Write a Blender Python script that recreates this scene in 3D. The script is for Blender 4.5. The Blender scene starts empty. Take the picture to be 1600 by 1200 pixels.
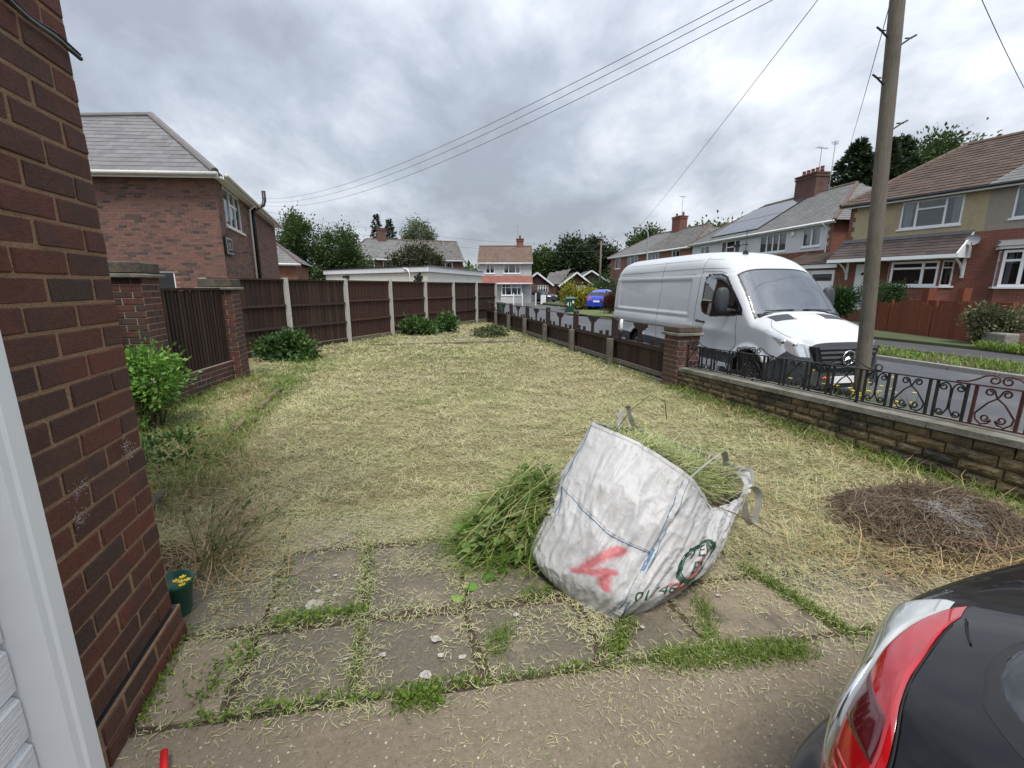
import bpy, math, random
import numpy as np
from mathutils import Vector, Matrix, noise as mnoise

random.seed(7); RNG = np.random.default_rng(7)
S = bpy.context.scene
COL = S.collection
R = math.radians

# ------------------------------------------------------------------ camera
cam = bpy.data.cameras.new('camera'); cam_o = bpy.data.objects.new('camera', cam); COL.objects.link(cam_o)
cam.sensor_width = 36.0; cam.lens = 15.75; cam.clip_start = 0.05; cam.clip_end = 3000
cam_o.location = (0, 0, 1.55); cam_o.rotation_euler = (R(90 - 12.25), 0, 0)
S.camera = cam_o

# ------------------------------------------------------------------ exposure
S.view_settings.view_transform = 'Standard'; S.view_settings.look = 'None'
S.view_settings.exposure = 1.36; S.view_settings.gamma = 1.0; S.view_settings.use_curve_mapping = False

# ------------------------------------------------------------------ sun behind cloud
SUN_EL, SUN_AZ = R(64), R(172)          # azimuth clockwise from +Y (the way the camera looks)
sun = bpy.data.lights.new('sun', 'SUN'); sun.energy = 1.5; sun.angle = R(20); sun.color = (1.0, 0.96, 0.895)
sun_o = bpy.data.objects.new('sun', sun); COL.objects.link(sun_o)
sd = Vector((math.sin(SUN_AZ) * math.cos(SUN_EL), math.cos(SUN_AZ) * math.cos(SUN_EL), math.sin(SUN_EL)))
sun_o.rotation_euler = (-sd).to_track_quat('-Z', 'Y').to_euler()

# ------------------------------------------------------------------ sky: Nishita behind broken grey stratocumulus
W = bpy.data.worlds.new('World'); S.world = W; W.use_nodes = True
nt = W.node_tree; N = nt.nodes; L = nt.links
for n in list(N): N.remove(n)
def nd(tree, typ, **kw):
    n = tree.nodes.new(typ)
    for k, v in kw.items(): setattr(n, k, v)
    return n
def wmath(op, a, b=None, c=None):
    n = nd(nt, 'ShaderNodeMath', operation=op)
    for i, v in enumerate((a, b, c)):
        if v is None: continue
        if isinstance(v, (int, float)): n.inputs[i].default_value = v
        else: L.new(v, n.inputs[i])
    return n.outputs[0]
out = nd(nt, 'ShaderNodeOutputWorld'); bg = nd(nt, 'ShaderNodeBackground'); bg.inputs[1].default_value = 0.116
sky = nd(nt, 'ShaderNodeTexSky', sky_type='NISHITA'); sky.sun_disc = False
sky.sun_elevation = SUN_EL; sky.sun_rotation = SUN_AZ; sky.air_density = 1.2; sky.dust_density = 2.0
tc = nd(nt, 'ShaderNodeTexCoord'); sep = nd(nt, 'ShaderNodeSeparateXYZ'); L.new(tc.outputs['Generated'], sep.inputs[0])
zz = wmath('ADD', wmath('MAXIMUM', sep.outputs[2], 0.0), 0.34)
cmb = nd(nt, 'ShaderNodeCombineXYZ')
L.new(wmath('DIVIDE', sep.outputs[0], zz), cmb.inputs[0]); L.new(wmath('DIVIDE', sep.outputs[1], zz), cmb.inputs[1])
def wnoise(scale, detail, rough, dist, off, squash=(1, 1, 1)):
    mp = nd(nt, 'ShaderNodeMapping'); mp.inputs['Location'].default_value = off; mp.inputs['Scale'].default_value = squash
    mp.inputs['Rotation'].default_value = (0, 0, 0.5)
    L.new(cmb.outputs[0], mp.inputs[0])
    n = nd(nt, 'ShaderNodeTexNoise'); n.inputs['Scale'].default_value = scale; n.inputs['Detail'].default_value = detail
    n.inputs['Roughness'].default_value = rough; n.inputs['Distortion'].default_value = dist
    L.new(mp.outputs[0], n.inputs['Vector']); return n.outputs[0]
n1 = wnoise(1.0, 8, 0.53, 0.15, (2.4, 6.1, 0), (1.0, 0.8, 1))
n2 = wnoise(4.2, 7, 0.58, 0.2, (9.0, 4.0, 2.0), (1.0, 0.8, 1))
mixn = wmath('ADD', wmath('MULTIPLY', n1, 0.68), wmath('MULTIPLY', n2, 0.32))
cr = nd(nt, 'ShaderNodeValToRGB'); L.new(mixn, cr.inputs[0])
e = cr.color_ramp.elements
e[0].position = 0.37; e[0].color = (1.18, 1.28, 1.46, 1)
e[1].position = 0.635; e[1].color = (3.5, 3.58, 3.72, 1)
for p_, c_ in ((0.45, (1.55, 1.69, 1.93, 1)), (0.515, (2.1, 2.23, 2.45, 1)), (0.575, (2.75, 2.85, 3.05, 1))):
    x = e.new(p_); x.color = c_
mx = nd(nt, 'ShaderNodeMix', data_type='RGBA'); mx.inputs['Factor'].default_value = 0.93
L.new(sky.outputs[0], mx.inputs[6]); L.new(cr.outputs[0], mx.inputs[7])
# thick overcast is brighter towards the zenith, as overcast skies are
lift = wmath('ADD', 0.92, wmath('MULTIPLY', wmath('MAXIMUM', sep.outputs[2], 0.0), 0.75))
vm = nd(nt, 'ShaderNodeVectorMath', operation='SCALE'); L.new(mx.outputs[2], vm.inputs[0]); L.new(lift, vm.inputs['Scale'])
L.new(vm.outputs[0], bg.inputs[0]); L.new(bg.outputs[0], out.inputs[0])

# ------------------------------------------------------------------ materials
MATS = {}
def M(name, col, rough=0.8, var=0.12, scale=6.0, col2=None, bump=0.0, bscale=None, metal=0.0, spec=0.4, ramp=None, stretch=None,
      coat=0.0, trans=0.0, stain=None, detail=6, stainscale=0.8):
    """procedural material: noise between two tones, optional per-piece ramp, stain layer and bump, all in world space"""
    m = bpy.data.materials.new(name); m.use_nodes = True; t = m.node_tree; k = t.nodes; l = t.links
    b = k['Principled BSDF']; b.inputs['Roughness'].default_value = rough; b.inputs['Metallic'].default_value = metal
    b.inputs['Specular IOR Level'].default_value = spec; b.inputs['Coat Weight'].default_value = coat
    b.inputs['Coat Roughness'].default_value = 0.04
    geo = k.new('ShaderNodeNewGeometry'); vec = geo.outputs['Position']
    if stretch:
        mp = k.new('ShaderNodeMapping'); mp.inputs['Scale'].default_value = stretch; l.new(vec, mp.inputs[0]); vec = mp.outputs[0]
    nz = k.new('ShaderNodeTexNoise'); nz.inputs['Scale'].default_value = scale; nz.inputs['Detail'].default_value = detail
    nz.inputs['Roughness'].default_value = 0.62; l.new(vec, nz.inputs['Vector'])
    cr = k.new('ShaderNodeMapRange'); cr.inputs[1].default_value = 0.3; cr.inputs[2].default_value = 0.7; l.new(nz.outputs[0], cr.inputs[0])
    mix = k.new('ShaderNodeMix'); mix.data_type = 'RGBA'; l.new(cr.outputs[0], mix.inputs[0])
    if ramp:
        at = k.new('ShaderNodeAttribute'); at.attribute_name = 'rnd'; oi = k.new('ShaderNodeObjectInfo')
        ad = k.new('ShaderNodeMath'); ad.operation = 'ADD'; l.new(at.outputs['Fac'], ad.inputs[0]); l.new(oi.outputs['Random'], ad.inputs[1])
        fr = k.new('ShaderNodeMath'); fr.operation = 'FRACT'; l.new(ad.outputs[0], fr.inputs[0])
        rp = k.new('ShaderNodeValToRGB'); l.new(fr.outputs[0], rp.inputs[0]); els = rp.color_ramp.elements
        rp.color_ramp.interpolation = 'LINEAR'
        while len(els) < len(ramp): els.new(0.5)
        for i, c in enumerate(ramp): els[i].position = i / (len(ramp) - 1); els[i].color = (*c, 1)
        for i_, f in ((6, 1 - var), (7, 1 + var)):
            sc = k.new('ShaderNodeMix'); sc.data_type = 'RGBA'; sc.blend_type = 'MULTIPLY'; sc.inputs[0].default_value = 1
            sc.inputs[7].default_value = (f, f, f, 1); l.new(rp.outputs[0], sc.inputs[6]); l.new(sc.outputs[2], mix.inputs[i_])
    else:
        c2 = col2 if col2 else tuple(min(1, c * (1 + var)) for c in col); c1 = col if col2 else tuple(c * (1 - var) for c in col)
        mix.inputs[6].default_value = (*c1, 1); mix.inputs[7].default_value = (*c2, 1)
    res = mix.outputs[2]
    if stain:
        n2 = k.new('ShaderNodeTexNoise'); n2.inputs['Scale'].default_value = stainscale; n2.inputs['Detail'].default_value = 9
        n2.inputs['Roughness'].default_value = 0.68; l.new(geo.outputs['Position'], n2.inputs['Vector'])
        m2 = k.new('ShaderNodeMapRange'); m2.inputs[1].default_value = stain[1]; m2.inputs[2].default_value = stain[2]; l.new(n2.outputs[0], m2.inputs[0])
        mm = k.new('ShaderNodeMix'); mm.data_type = 'RGBA'; l.new(m2.outputs[0], mm.inputs[0]); l.new(res, mm.inputs[6])
        mm.inputs[7].default_value = (*stain[0], 1); res = mm.outputs[2]
    l.new(res, b.inputs['Base Color'])
    if bump:
        nb = nz
        if bscale:
            nb = k.new('ShaderNodeTexNoise'); nb.inputs['Scale'].default_value = bscale; nb.inputs['Detail'].default_value = 4
            l.new(vec, nb.inputs['Vector'])
        bp = k.new('ShaderNodeBump'); bp.inputs['Strength'].default_value = bump; bp.inputs['Distance'].default_value = 0.02
        l.new(nb.outputs[0], bp.inputs['Height']); l.new(bp.outputs[0], b.inputs['Normal'])
    if trans:
        b.inputs['Transmission Weight'].default_value = trans
    MATS[name] = m; return m

def brickmat(name, c1, c2, mortar, bw=0.225, bh=0.075, mort=0.01, rough=0.85, facing=None, patch=None):
    """brick courses for walls too far off to lay brick by brick; runs along the wall whichever way it faces"""
    m = bpy.data.materials.new(name); m.use_nodes = True; t = m.node_tree; k = t.nodes; l = t.links; b = k['Principled BSDF']
    b.inputs['Roughness'].default_value = rough
    geo = k.new('ShaderNodeNewGeometry'); sp = k.new('ShaderNodeSeparateXYZ'); l.new(geo.outputs['Position'], sp.inputs[0])
    cr = k.new('ShaderNodeVectorMath'); cr.operation = 'CROSS_PRODUCT'; cr.inputs[0].default_value = (0, 0, 1); l.new(geo.outputs['True Normal'], cr.inputs[1])
    nr = k.new('ShaderNodeVectorMath'); nr.operation = 'NORMALIZE'; l.new(cr.outputs[0], nr.inputs[0])
    dt = k.new('ShaderNodeVectorMath'); dt.operation = 'DOT_PRODUCT'; l.new(geo.outputs['Position'], dt.inputs[0]); l.new(nr.outputs[0], dt.inputs[1])
    cb = k.new('ShaderNodeCombineXYZ'); l.new(dt.outputs['Value'], cb.inputs[0]); l.new(sp.outputs[2], cb.inputs[1])
    bt = k.new('ShaderNodeTexBrick'); bt.inputs['Scale'].default_value = 1; bt.inputs['Brick Width'].default_value = bw
    bt.inputs['Row Height'].default_value = bh; bt.inputs['Mortar Size'].default_value = mort / 2; bt.inputs['Bias'].default_value = 0.0
    bt.inputs['Color1'].default_value = (*c1, 1); bt.inputs['Color2'].default_value = (*c2, 1); bt.inputs['Mortar'].default_value = (*mortar, 1)
    l.new(cb.outputs[0], bt.inputs['Vector'])
    nz = k.new('ShaderNodeTexNoise'); nz.inputs['Scale'].default_value = 1.1; nz.inputs['Detail'].default_value = 8; l.new(geo.outputs['Position'], nz.inputs['Vector'])
    mr = k.new('ShaderNodeMapRange'); mr.inputs[1].default_value = .25; mr.inputs[2].default_value = .75; mr.inputs[3].default_value = .72; mr.inputs[4].default_value = 1.25
    l.new(nz.outputs[0], mr.inputs[0])
    vm = k.new('ShaderNodeVectorMath'); vm.operation = 'SCALE'; l.new(bt.outputs['Color'], vm.inputs[0]); l.new(mr.outputs[0], vm.inputs['Scale'])
    l.new(vm.outputs[0], b.inputs['Base Color'])
    bp = k.new('ShaderNodeBump'); bp.inputs['Strength'].default_value = .5; bp.inputs['Distance'].default_value = .008; bp.invert = True
    l.new(bt.outputs['Fac'], bp.inputs['Height']); l.new(bp.outputs[0], b.inputs['Normal'])
    MATS[name] = m; return m

def glassmat(name, tint, refl=0.9, see=0.05):
    """window glass: mirrors the sky at a slant and lets the dim room behind show"""
    m = bpy.data.materials.new(name); m.use_nodes = True; t = m.node_tree; k = t.nodes; l = t.links
    for n in list(k): k.remove(n)
    o = k.new('ShaderNodeOutputMaterial'); gl = k.new('ShaderNodeBsdfGlossy'); gl.inputs['Roughness'].default_value = 0.02
    gl.inputs['Color'].default_value = (.95, .97, 1, 1)
    tr = k.new('ShaderNodeBsdfTransparent'); tr.inputs['Color'].default_value = (*tint, 1)
    fr = k.new('ShaderNodeFresnel'); fr.inputs['IOR'].default_value = 1.65
    nzp = k.new('ShaderNodeMath'); nzp.operation = 'MULTIPLY_ADD'; nzp.inputs[1].default_value = refl; nzp.inputs[2].default_value = see; nzp.use_clamp = True
    l.new(fr.outputs[0], nzp.inputs[0]); mx = k.new('ShaderNodeMixShader'); l.new(nzp.outputs[0], mx.inputs[0]); l.new(tr.outputs[0], mx.inputs[1]); l.new(gl.outputs[0], mx.inputs[2])
    l.new(mx.outputs[0], o.inputs[0]); MATS[name] = m; return m

def leafmat(name, ramp, rough=0.55, trans=0.25):
    m = M(name, ramp[0], rough=rough, var=0.2, scale=1.5, ramp=ramp, spec=0.3)
    k = m.node_tree.nodes; l = m.node_tree.links; b = k['Principled BSDF']; o = [n for n in k if n.type == 'OUTPUT_MATERIAL'][0]
    tl = k.new('ShaderNodeBsdfTranslucent'); src = b.inputs['Base Color'].links[0].from_socket
    l.new(src, tl.inputs['Color']); mx = k.new('ShaderNodeMixShader'); mx.inputs[0].default_value = trans
    l.new(b.outputs[0], mx.inputs[1]); l.new(tl.outputs[0], mx.inputs[2]); l.new(mx.outputs[0], o.inputs[0]); return m

# ------------------------------------------------------------------ mesh building
ORG = {}
def tag(o, label=None, cat=None, group=None, kind=None):
    if label: o['label'] = label
    if cat: o['category'] = cat
    if group: o['group'] = group
    if kind: o['kind'] = kind
    return o
def thing(name, label, cat, loc=(0, 0, 0), group=None):
    o = bpy.data.objects.new(name, None); o.empty_display_size = 0.1; COL.objects.link(o); o.location = loc
    ORG[o] = Vector(loc); return tag(o, label, cat, group)
def link(name, me, mat, parent=None, loc=(0, 0, 0), rot=None, scale=None):
    o = bpy.data.objects.new(name, me); COL.objects.link(o)
    if mat and not me.materials: me.materials.append(MATS[mat] if isinstance(mat, str) else mat)
    og = ORG[parent] if parent is not None else Vector((0, 0, 0))
    if parent is not None: o.parent = parent
    o.location = Vector(loc) - og
    if rot is not None: o.rotation_euler = rot
    if scale is not None: o.scale = scale
    ORG[o] = Vector(loc); return o
def mesh_np(name, v, f, rnd=None, smooth=False):
    v = np.asarray(v, np.float32).reshape(-1, 3); f = np.asarray(f, np.int32); k = f.shape[1]
    me = bpy.data.meshes.new(name); me.vertices.add(len(v)); me.vertices.foreach_set('co', v.ravel())
    me.loops.add(f.size); me.loops.foreach_set('vertex_index', f.ravel()); me.polygons.add(len(f))
    me.polygons.foreach_set('loop_start', np.arange(0, f.size, k, dtype=np.int32))
    me.polygons.foreach_set('use_smooth', np.full(len(f), smooth))
    if rnd is not None:
        a = me.attributes.new('rnd', 'FLOAT', 'FACE'); a.data.foreach_set('value', np.asarray(rnd, np.float32))
    me.update(calc_edges=True); me.validate(); return me
class MB:
    def __init__(s): s.v = []; s.f = []; s.r = []; s.cur = None
    def add(s, vs, fs):
        b = len(s.v); s.v += [tuple(p) for p in vs]; s.f += [tuple(b + i for i in q) for q in fs]; s.r += [s.cur or 0.0] * len(fs)
    def quad(s, *p): s.add(p, [tuple(range(len(p)))])
    def hexa(s, b, t):            # bottom ring and top ring of four, both counter-clockwise from above
        s.add(list(b) + list(t), [(3, 2, 1, 0), (4, 5, 6, 7), (0, 1, 5, 4), (1, 2, 6, 5), (2, 3, 7, 6), (3, 0, 4, 7)])
    def box(s, c, d, rz=0.0, rot=None):
        x, y, z = (q / 2 for q in d); m = rot if rot is not None else Matrix.Rotation(rz, 3, 'Z'); c = Vector(c)
        p = [c + m @ Vector(q) for q in ((-x, -y, -z), (x, -y, -z), (x, y, -z), (-x, y, -z), (-x, -y, z), (x, -y, z), (x, y, z), (-x, y, z))]
        s.hexa(p[:4], p[4:])
    def bar(s, a, b, w, h, up=(0, 0, 1)):     # a box from a to b, w wide, h deep
        a, b = Vector(a), Vector(b); d = (b - a).normalized(); up = Vector(up)
        sd = d.cross(up)
        if sd.length < 1e-4: sd = d.cross(Vector((1, 0, 0)))
        sd.normalize(); u = sd.cross(d)
        sd *= w / 2; u *= h / 2
        s.hexa([a - sd - u, a + sd - u, b + sd - u, b - sd - u], [a - sd + u, a + sd + u, b + sd + u, b - sd + u])
    def tube(s, pts, rad, n=8, cap=True):
        pts = [Vector(p) for p in pts]; m = len(pts); rad = rad if isinstance(rad, (list, tuple)) else [rad] * m
        b = len(s.v); ref = None
        for i, p in enumerate(pts):
            d = (pts[min(i + 1, m - 1)] - pts[max(i - 1, 0)])
            if d.length < 1e-9: d = Vector((0, 0, 1))
            d.normalize()
            if ref is None: ref = d.orthogonal().normalized()
            ref = (ref - d * ref.dot(d)); ref = ref.normalized() if ref.length > 1e-6 else d.orthogonal().normalized()
            w = d.cross(ref)
            for j in range(n):
                a = 2 * math.pi * j / n; s.v.append(tuple(p + (ref * math.cos(a) + w * math.sin(a)) * rad[i]))
        fs = [(b + i * n + j, b + i * n + (j + 1) % n, b + (i + 1) * n + (j + 1) % n, b + (i + 1) * n + j) for i in range(m - 1) for j in range(n)]
        if cap: fs += [tuple(b + j for j in reversed(range(n))), tuple(b + (m - 1) * n + j for j in range(n))]
        s.f += fs; s.r += [s.cur or 0.0] * len(fs)
    def lathe(s, c, prof, n=20, axis='z'):
        b = len(s.v); c = Vector(c)
        for r, h in prof:
            for j in range(n):
                a = 2 * math.pi * j / n; p = (r * math.cos(a), r * math.sin(a), h)
                if axis == 'x': p = (h, p[0], p[1])
                if axis == 'y': p = (p[0], h, p[1])
                s.v.append(tuple(c + Vector(p)))
        fs = [(b + i * n + j, b + i * n + (j + 1) % n, b + (i + 1) * n + (j + 1) % n, b + (i + 1) * n + j) for i in range(len(prof) - 1) for j in range(n)]
        s.f += fs; s.r += [s.cur or 0.0] * len(fs)
    def prism(s, poly, ext):      # planar polygon pushed along ext
        n = len(poly); ext = Vector(ext); p = [Vector(q) for q in poly]
        s.add(p + [q + ext for q in p], [tuple(reversed(range(n))), tuple(range(n, 2 * n))] + [(i, (i + 1) % n, n + (i + 1) % n, n + i) for i in range(n)])
    def chamfer(s, c, d, ch=0.004, rz=0.0, jit=0.0):
        x, y, z = (q / 2 for q in d); m = Matrix.Rotation(rz, 3, 'Z'); c = Vector(c); vs = []; idx = {}
        for sx in (-1, 1):
            for sy in (-1, 1):
                for sz in (-1, 1):
                    for ax in range(3):
                        q = [sx * x, sy * y, sz * z]
                        for a2 in range(3):
                            if a2 != ax: q[a2] -= (sx, sy, sz)[a2] * ch
                        idx[(sx, sy, sz, ax)] = len(vs)
                        vs.append(c + m @ Vector([t + random.uniform(-jit, jit) for t in q]))
        fs = []
        for ax in range(3):
            o = [a for a in range(3) if a != ax]
            for sg in (-1, 1):
                ring = []
                for (p, q) in ((-1, -1), (1, -1), (1, 1), (-1, 1)):
                    k = [0, 0, 0]; k[ax] = sg; k[o[0]] = p; k[o[1]] = q; ring.append(idx[(*k, ax)])
                flip = (sg == -1) ^ (ax == 1)
                fs.append(tuple(reversed(ring)) if flip else tuple(ring))
            for p in (-1, 1):
                for q in (-1, 1):
                    k1 = [0, 0, 0]; k2 = [0, 0, 0]; k1[ax] = -1; k2[ax] = 1
                    for kk in (k1, k2): kk[o[0]] = p; kk[o[1]] = q
                    fs.append((idx[(*k1, o[0])], idx[(*k2, o[0])], idx[(*k2, o[1])], idx[(*k1, o[1])]))
        for sx in (-1, 1):
            for sy in (-1, 1):
                for sz in (-1, 1): fs.append(tuple(idx[(sx, sy, sz, a)] for a in range(3)))
        s.add(vs, fs)
    def mesh(s, name, smooth=False, org=(0, 0, 0)):
        me = bpy.data.meshes.new(name); og = Vector(org)
        me.from_pydata([tuple(Vector(p) - og) for p in s.v], [], s.f)
        if any(s.r):
            a = me.attributes.new('rnd', 'FLOAT', 'FACE'); a.data.foreach_set('value', s.r)
        if smooth: me.polygons.foreach_set('use_smooth', [True] * len(me.polygons))
        me.update(); return me
    def build(s, name, mat, parent=None, smooth=False, fix=True):
        og = ORG[parent] if parent is not None else Vector((0, 0, 0))
        me = s.mesh(name, smooth, og)
        if fix and len(me.polygons) < 60000:
            import bmesh
            bm = bmesh.new(); bm.from_mesh(me); bmesh.ops.recalc_face_normals(bm, faces=bm.faces); bm.to_mesh(me); bm.free()
        o = bpy.data.objects.new(name, me); COL.objects.link(o); me.materials.append(MATS[mat] if isinstance(mat, str) else mat)
        if parent is not None: o.parent = parent
        ORG[o] = Vector(og); return o

class Facade:
    """a wall plane: s runs to the viewer's right along the wall, z up, d out of the wall"""
    def __init__(s, a, b, z0=0.0):
        s.a = Vector((a[0], a[1])); d = Vector((b[0], b[1])) - s.a; s.len = d.length; s.u = d.normalized(); s.n = Vector((s.u.y, -s.u.x)); s.z0 = z0
        s.ang = math.atan2(s.u.y, s.u.x)
    def p(s, x, z, d=0.0):
        q = s.a + s.u * x + s.n * d; return Vector((q.x, q.y, s.z0 + z))
    def box(s, mb, s0, s1, z0, z1, d0, d1):
        mb.hexa([s.p(s0, z0, d1), s.p(s1, z0, d1), s.p(s1, z0, d0), s.p(s0, z0, d0)], [s.p(s0, z1, d1), s.p(s1, z1, d1), s.p(s1, z1, d0), s.p(s0, z1, d0)])
def wall(F, par, s0, s1, z0, z1, holes, mat, name='wall', reveal=0.1, d=0.0):
    xs = sorted({s0, s1, *[h[0] for h in holes], *[h[1] for h in holes]}); zs = sorted({z0, z1, *[h[2] for h in holes], *[h[3] for h in holes]})
    xs = [x for x in xs if s0 <= x <= s1]; zs = [z for z in zs if z0 <= z <= z1]; mb = MB()
    for i in range(len(xs) - 1):
        for j in range(len(zs) - 1):
            cx, cz = (xs[i] + xs[i + 1]) / 2, (zs[j] + zs[j + 1]) / 2
            if any(h[0] < cx < h[1] and h[2] < cz < h[3] for h in holes): continue
            mb.quad(F.p(xs[i], zs[j], d), F.p(xs[i + 1], zs[j], d), F.p(xs[i + 1], zs[j + 1], d), F.p(xs[i], zs[j + 1], d))
    for h in holes:
        a, b, c, e_ = h[:4]; r = d - reveal
        mb.quad(F.p(a, c, d), F.p(a, e_, d), F.p(a, e_, r), F.p(a, c, r)); mb.quad(F.p(b, c, d), F.p(b, c, r), F.p(b, e_, r), F.p(b, e_, d))
        mb.quad(F.p(a, c, d), F.p(a, c, r), F.p(b, c, r), F.p(b, c, d)); mb.quad(F.p(a, e_, d), F.p(b, e_, d), F.p(b, e_, r), F.p(a, e_, r))
    return mb.build(name, mat, par, fix=False)
def window(F, par, s0, s1, z0, z1, cols=(0.5,), tran=None, d=-0.03, fw=0.06, sill=True, curt=0.0, mat='upvc', name='window', glass='window_glass', curtmat='curtain', lights=None, depth=0.5):
    """upvc window in an opening: frame (part) > panes, sill, curtains, dim room"""
    mb = MB(); e = 0.004
    def fr(a, b, c, g, o=0.0): F.box(mb, a, b, c, g, d - 0.07, d + o)
    fr(s0 + e, s0 + fw, z0 + e, z1 - e); fr(s1 - fw, s1 - e, z0 + e, z1 - e); fr(s0 + fw, s1 - fw, z0 + e, z0 + fw); fr(s0 + fw, s1 - fw, z1 - fw, z1 - e)
    cs = [s0 + fw] + [s0 + (s1 - s0) * c for c in cols] + [s1 - fw]; panes = []
    for c in cs[1:-1]: fr(c - fw * 0.55, c + fw * 0.55, z0 + fw, z1 - fw, 0.003)
    for i in range(len(cs) - 1):
        a = cs[i] + (0 if i == 0 else fw * 0.55); b = cs[i + 1] - (0 if i == len(cs) - 2 else fw * 0.55)
        tr = tran[i] if isinstance(tran, (list, tuple)) else tran
        if tr:
            zt = z0 + (z1 - z0) * tr; fr(a, b, zt - fw * .45, zt + fw * .45); panes += [(a, b, z0 + fw, zt - fw * .45), (a, b, zt + fw * .45, z1 - fw)]
        else: panes.append((a, b, z0 + fw, z1 - fw))
    o = mb.build(name, mat, par)
    for (a, b, c, g) in panes:
        m2 = MB(); m2.quad(F.p(a, c, d - .035), F.p(b, c, d - .035), F.p(b, g, d - .035), F.p(a, g, d - .035)); m2.build('pane', glass, o, fix=False)
    if sill:
        m3 = MB(); F.box(m3, s0 - .06, s1 + .06, z0 - .07, z0 + .003, -0.06, 0.06); m3.build('sill', mat, o)
    m4 = MB(); k = d - 0.075 - depth
    a, b, c, g = s0, s1, z0, z1
    m4.quad(F.p(a, c, k), F.p(b, c, k), F.p(b, g, k), F.p(a, g, k)); m4.quad(F.p(a, c, k), F.p(a, g, k), F.p(a, g, d - .072), F.p(a, c, d - .072))
    m4.quad(F.p(b, c, k), F.p(b, c, d - .072), F.p(b, g, d - .072), F.p(b, g, k)); m4.quad(F.p(a, g, k), F.p(b, g, k), F.p(b, g, d - .072), F.p(a, g, d - .072))
    m4.quad(F.p(a, c, k), F.p(a, c, d - .072), F.p(b, c, d - .072), F.p(b, c, k)); m4.build('room', 'room', o, fix=False)
    if curt:
        for sg in (0, 1):
            m5 = MB(); w = (s1 - s0) * curt; n = max(6, int(w / .05)); x0 = s0 + .03 if sg == 0 else s1 - .03 - w
            for i in range(n):
                xa, xb = x0 + w * i / n, x0 + w * (i + 1) / n; da, db = (-.13 - .03 * (i % 2)), (-.13 - .03 * ((i + 1) % 2))
                m5.quad(F.p(xa, z0 + .03, d + da), F.p(xb, z0 + .03, d + db), F.p(xb, z1 - .03, d + db), F.p(xa, z1 - .03, d + da))
            m5.build('curtain', curtmat, o, fix=False)
    return o
def tiles(poly, tw, th, lift=0.018, gap=0.004, rnd=RNG, stagger=0.5):
    """lap tiles over one planar roof slope; poly starts with the two eave corners. -> verts, quads, per-quad random"""
    p = [Vector(q) for q in poly]; u = (p[1] - p[0]).normalized(); nn = u.cross(p[-1] - p[0]).normalized()
    if nn.z < 0: nn = -nn
    vv = nn.cross(u).normalized()
    if vv.z < 0: vv = -vv
    q2 = [((q - p[0]).dot(u), (q - p[0]).dot(vv)) for q in p]; vmax = max(q[1] for q in q2); V_ = []; F_ = []; r_ = []
    rows = int(vmax / th) + 1
    def span(v):
        xs = []
        for i in range(len(q2)):
            (x0, y0), (x1, y1) = q2[i], q2[(i + 1) % len(q2)]
            if (y0 <= v < y1) or (y1 <= v < y0): xs.append(x0 + (x1 - x0) * (v - y0) / (y1 - y0))
        return (min(xs), max(xs)) if len(xs) >= 2 else None
    for j in range(rows):
        v0, v1 = j * th, min((j + 1) * th, vmax) + (th * .12 if (j + 1) * th < vmax else 0)
        sp = span(min(j * th + th * .45, vmax - 1e-3))
        if not sp: continue
        off = (j % 2) * tw * stagger; x = sp[0] - ((sp[0] + off) % tw)
        while x < sp[1]:
            a, b = max(x + gap / 2, sp[0]), min(x + tw - gap / 2, sp[1]); x += tw
            if b - a < .02: continue
            h = lift * random.uniform(.85, 1.2); k = len(V_)
            e0 = p[0] + vv * v0; e1 = p[0] + vv * v1
            V_ += [e0 + u * a, e0 + u * b, e0 + u * b + nn * h, e0 + u * a + nn * h, e1 + u * b + nn * .004, e1 + u * a + nn * .004]
            F_ += [(k, k + 1, k + 2, k + 3), (k + 3, k + 2, k + 4, k + 5)]; r = random.random(); r_ += [r, r]
    return V_, F_, r_
def roof_slope(par, poly, mat, tw=0.3, th=0.3, name='roof', base='roof_under', lift=.018, indiv=0, piece='slate', stagger=.5):
    mb = MB(); pp = [Vector(q) - Vector((0, 0, .012)) for q in poly]; mb.quad(*pp); o = mb.build(name, base, par, fix=False)
    V_, F_, r_ = tiles(poly, tw, th, lift, stagger=stagger); og = ORG[par]; n = len(F_) // 2
    k0 = min(indiv, n)
    for i in range(k0):
        vs = [V_[i * 6 + j] for j in range(6)]; me = bpy.data.meshes.new(piece); c = vs[0]
        me.from_pydata([tuple(q - c) for q in vs], [], [(0, 1, 2, 3), (3, 2, 4, 5), (0, 3, 5), (1, 4, 2)]); link(piece, me, mat, o, c)
    if k0 < n:
        me = mesh_np('tile_courses', [tuple(q - og) for q in V_[k0 * 6:]], np.array(F_[k0 * 2:]) - k0 * 6, r_[k0 * 2:])
        t = bpy.data.objects.new('tile_courses', me); COL.objects.link(t); me.materials.append(MATS[mat]); t.parent = o; ORG[t] = og; t['kind'] = 'stuff'
    return o
BRK = {}
def brick_mesh(key, dims, mat, ch=.004, jit=.0018, n=5):
    if key not in BRK:
        L_ = []
        for i in range(n):
            mb = MB(); mb.chamfer((0, 0, 0), dims, ch, 0, jit); me = mb.mesh('brick'); me.materials.append(MATS[mat]); L_.append(me)
        BRK[key] = L_
    return random.choice(BRK[key])
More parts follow.
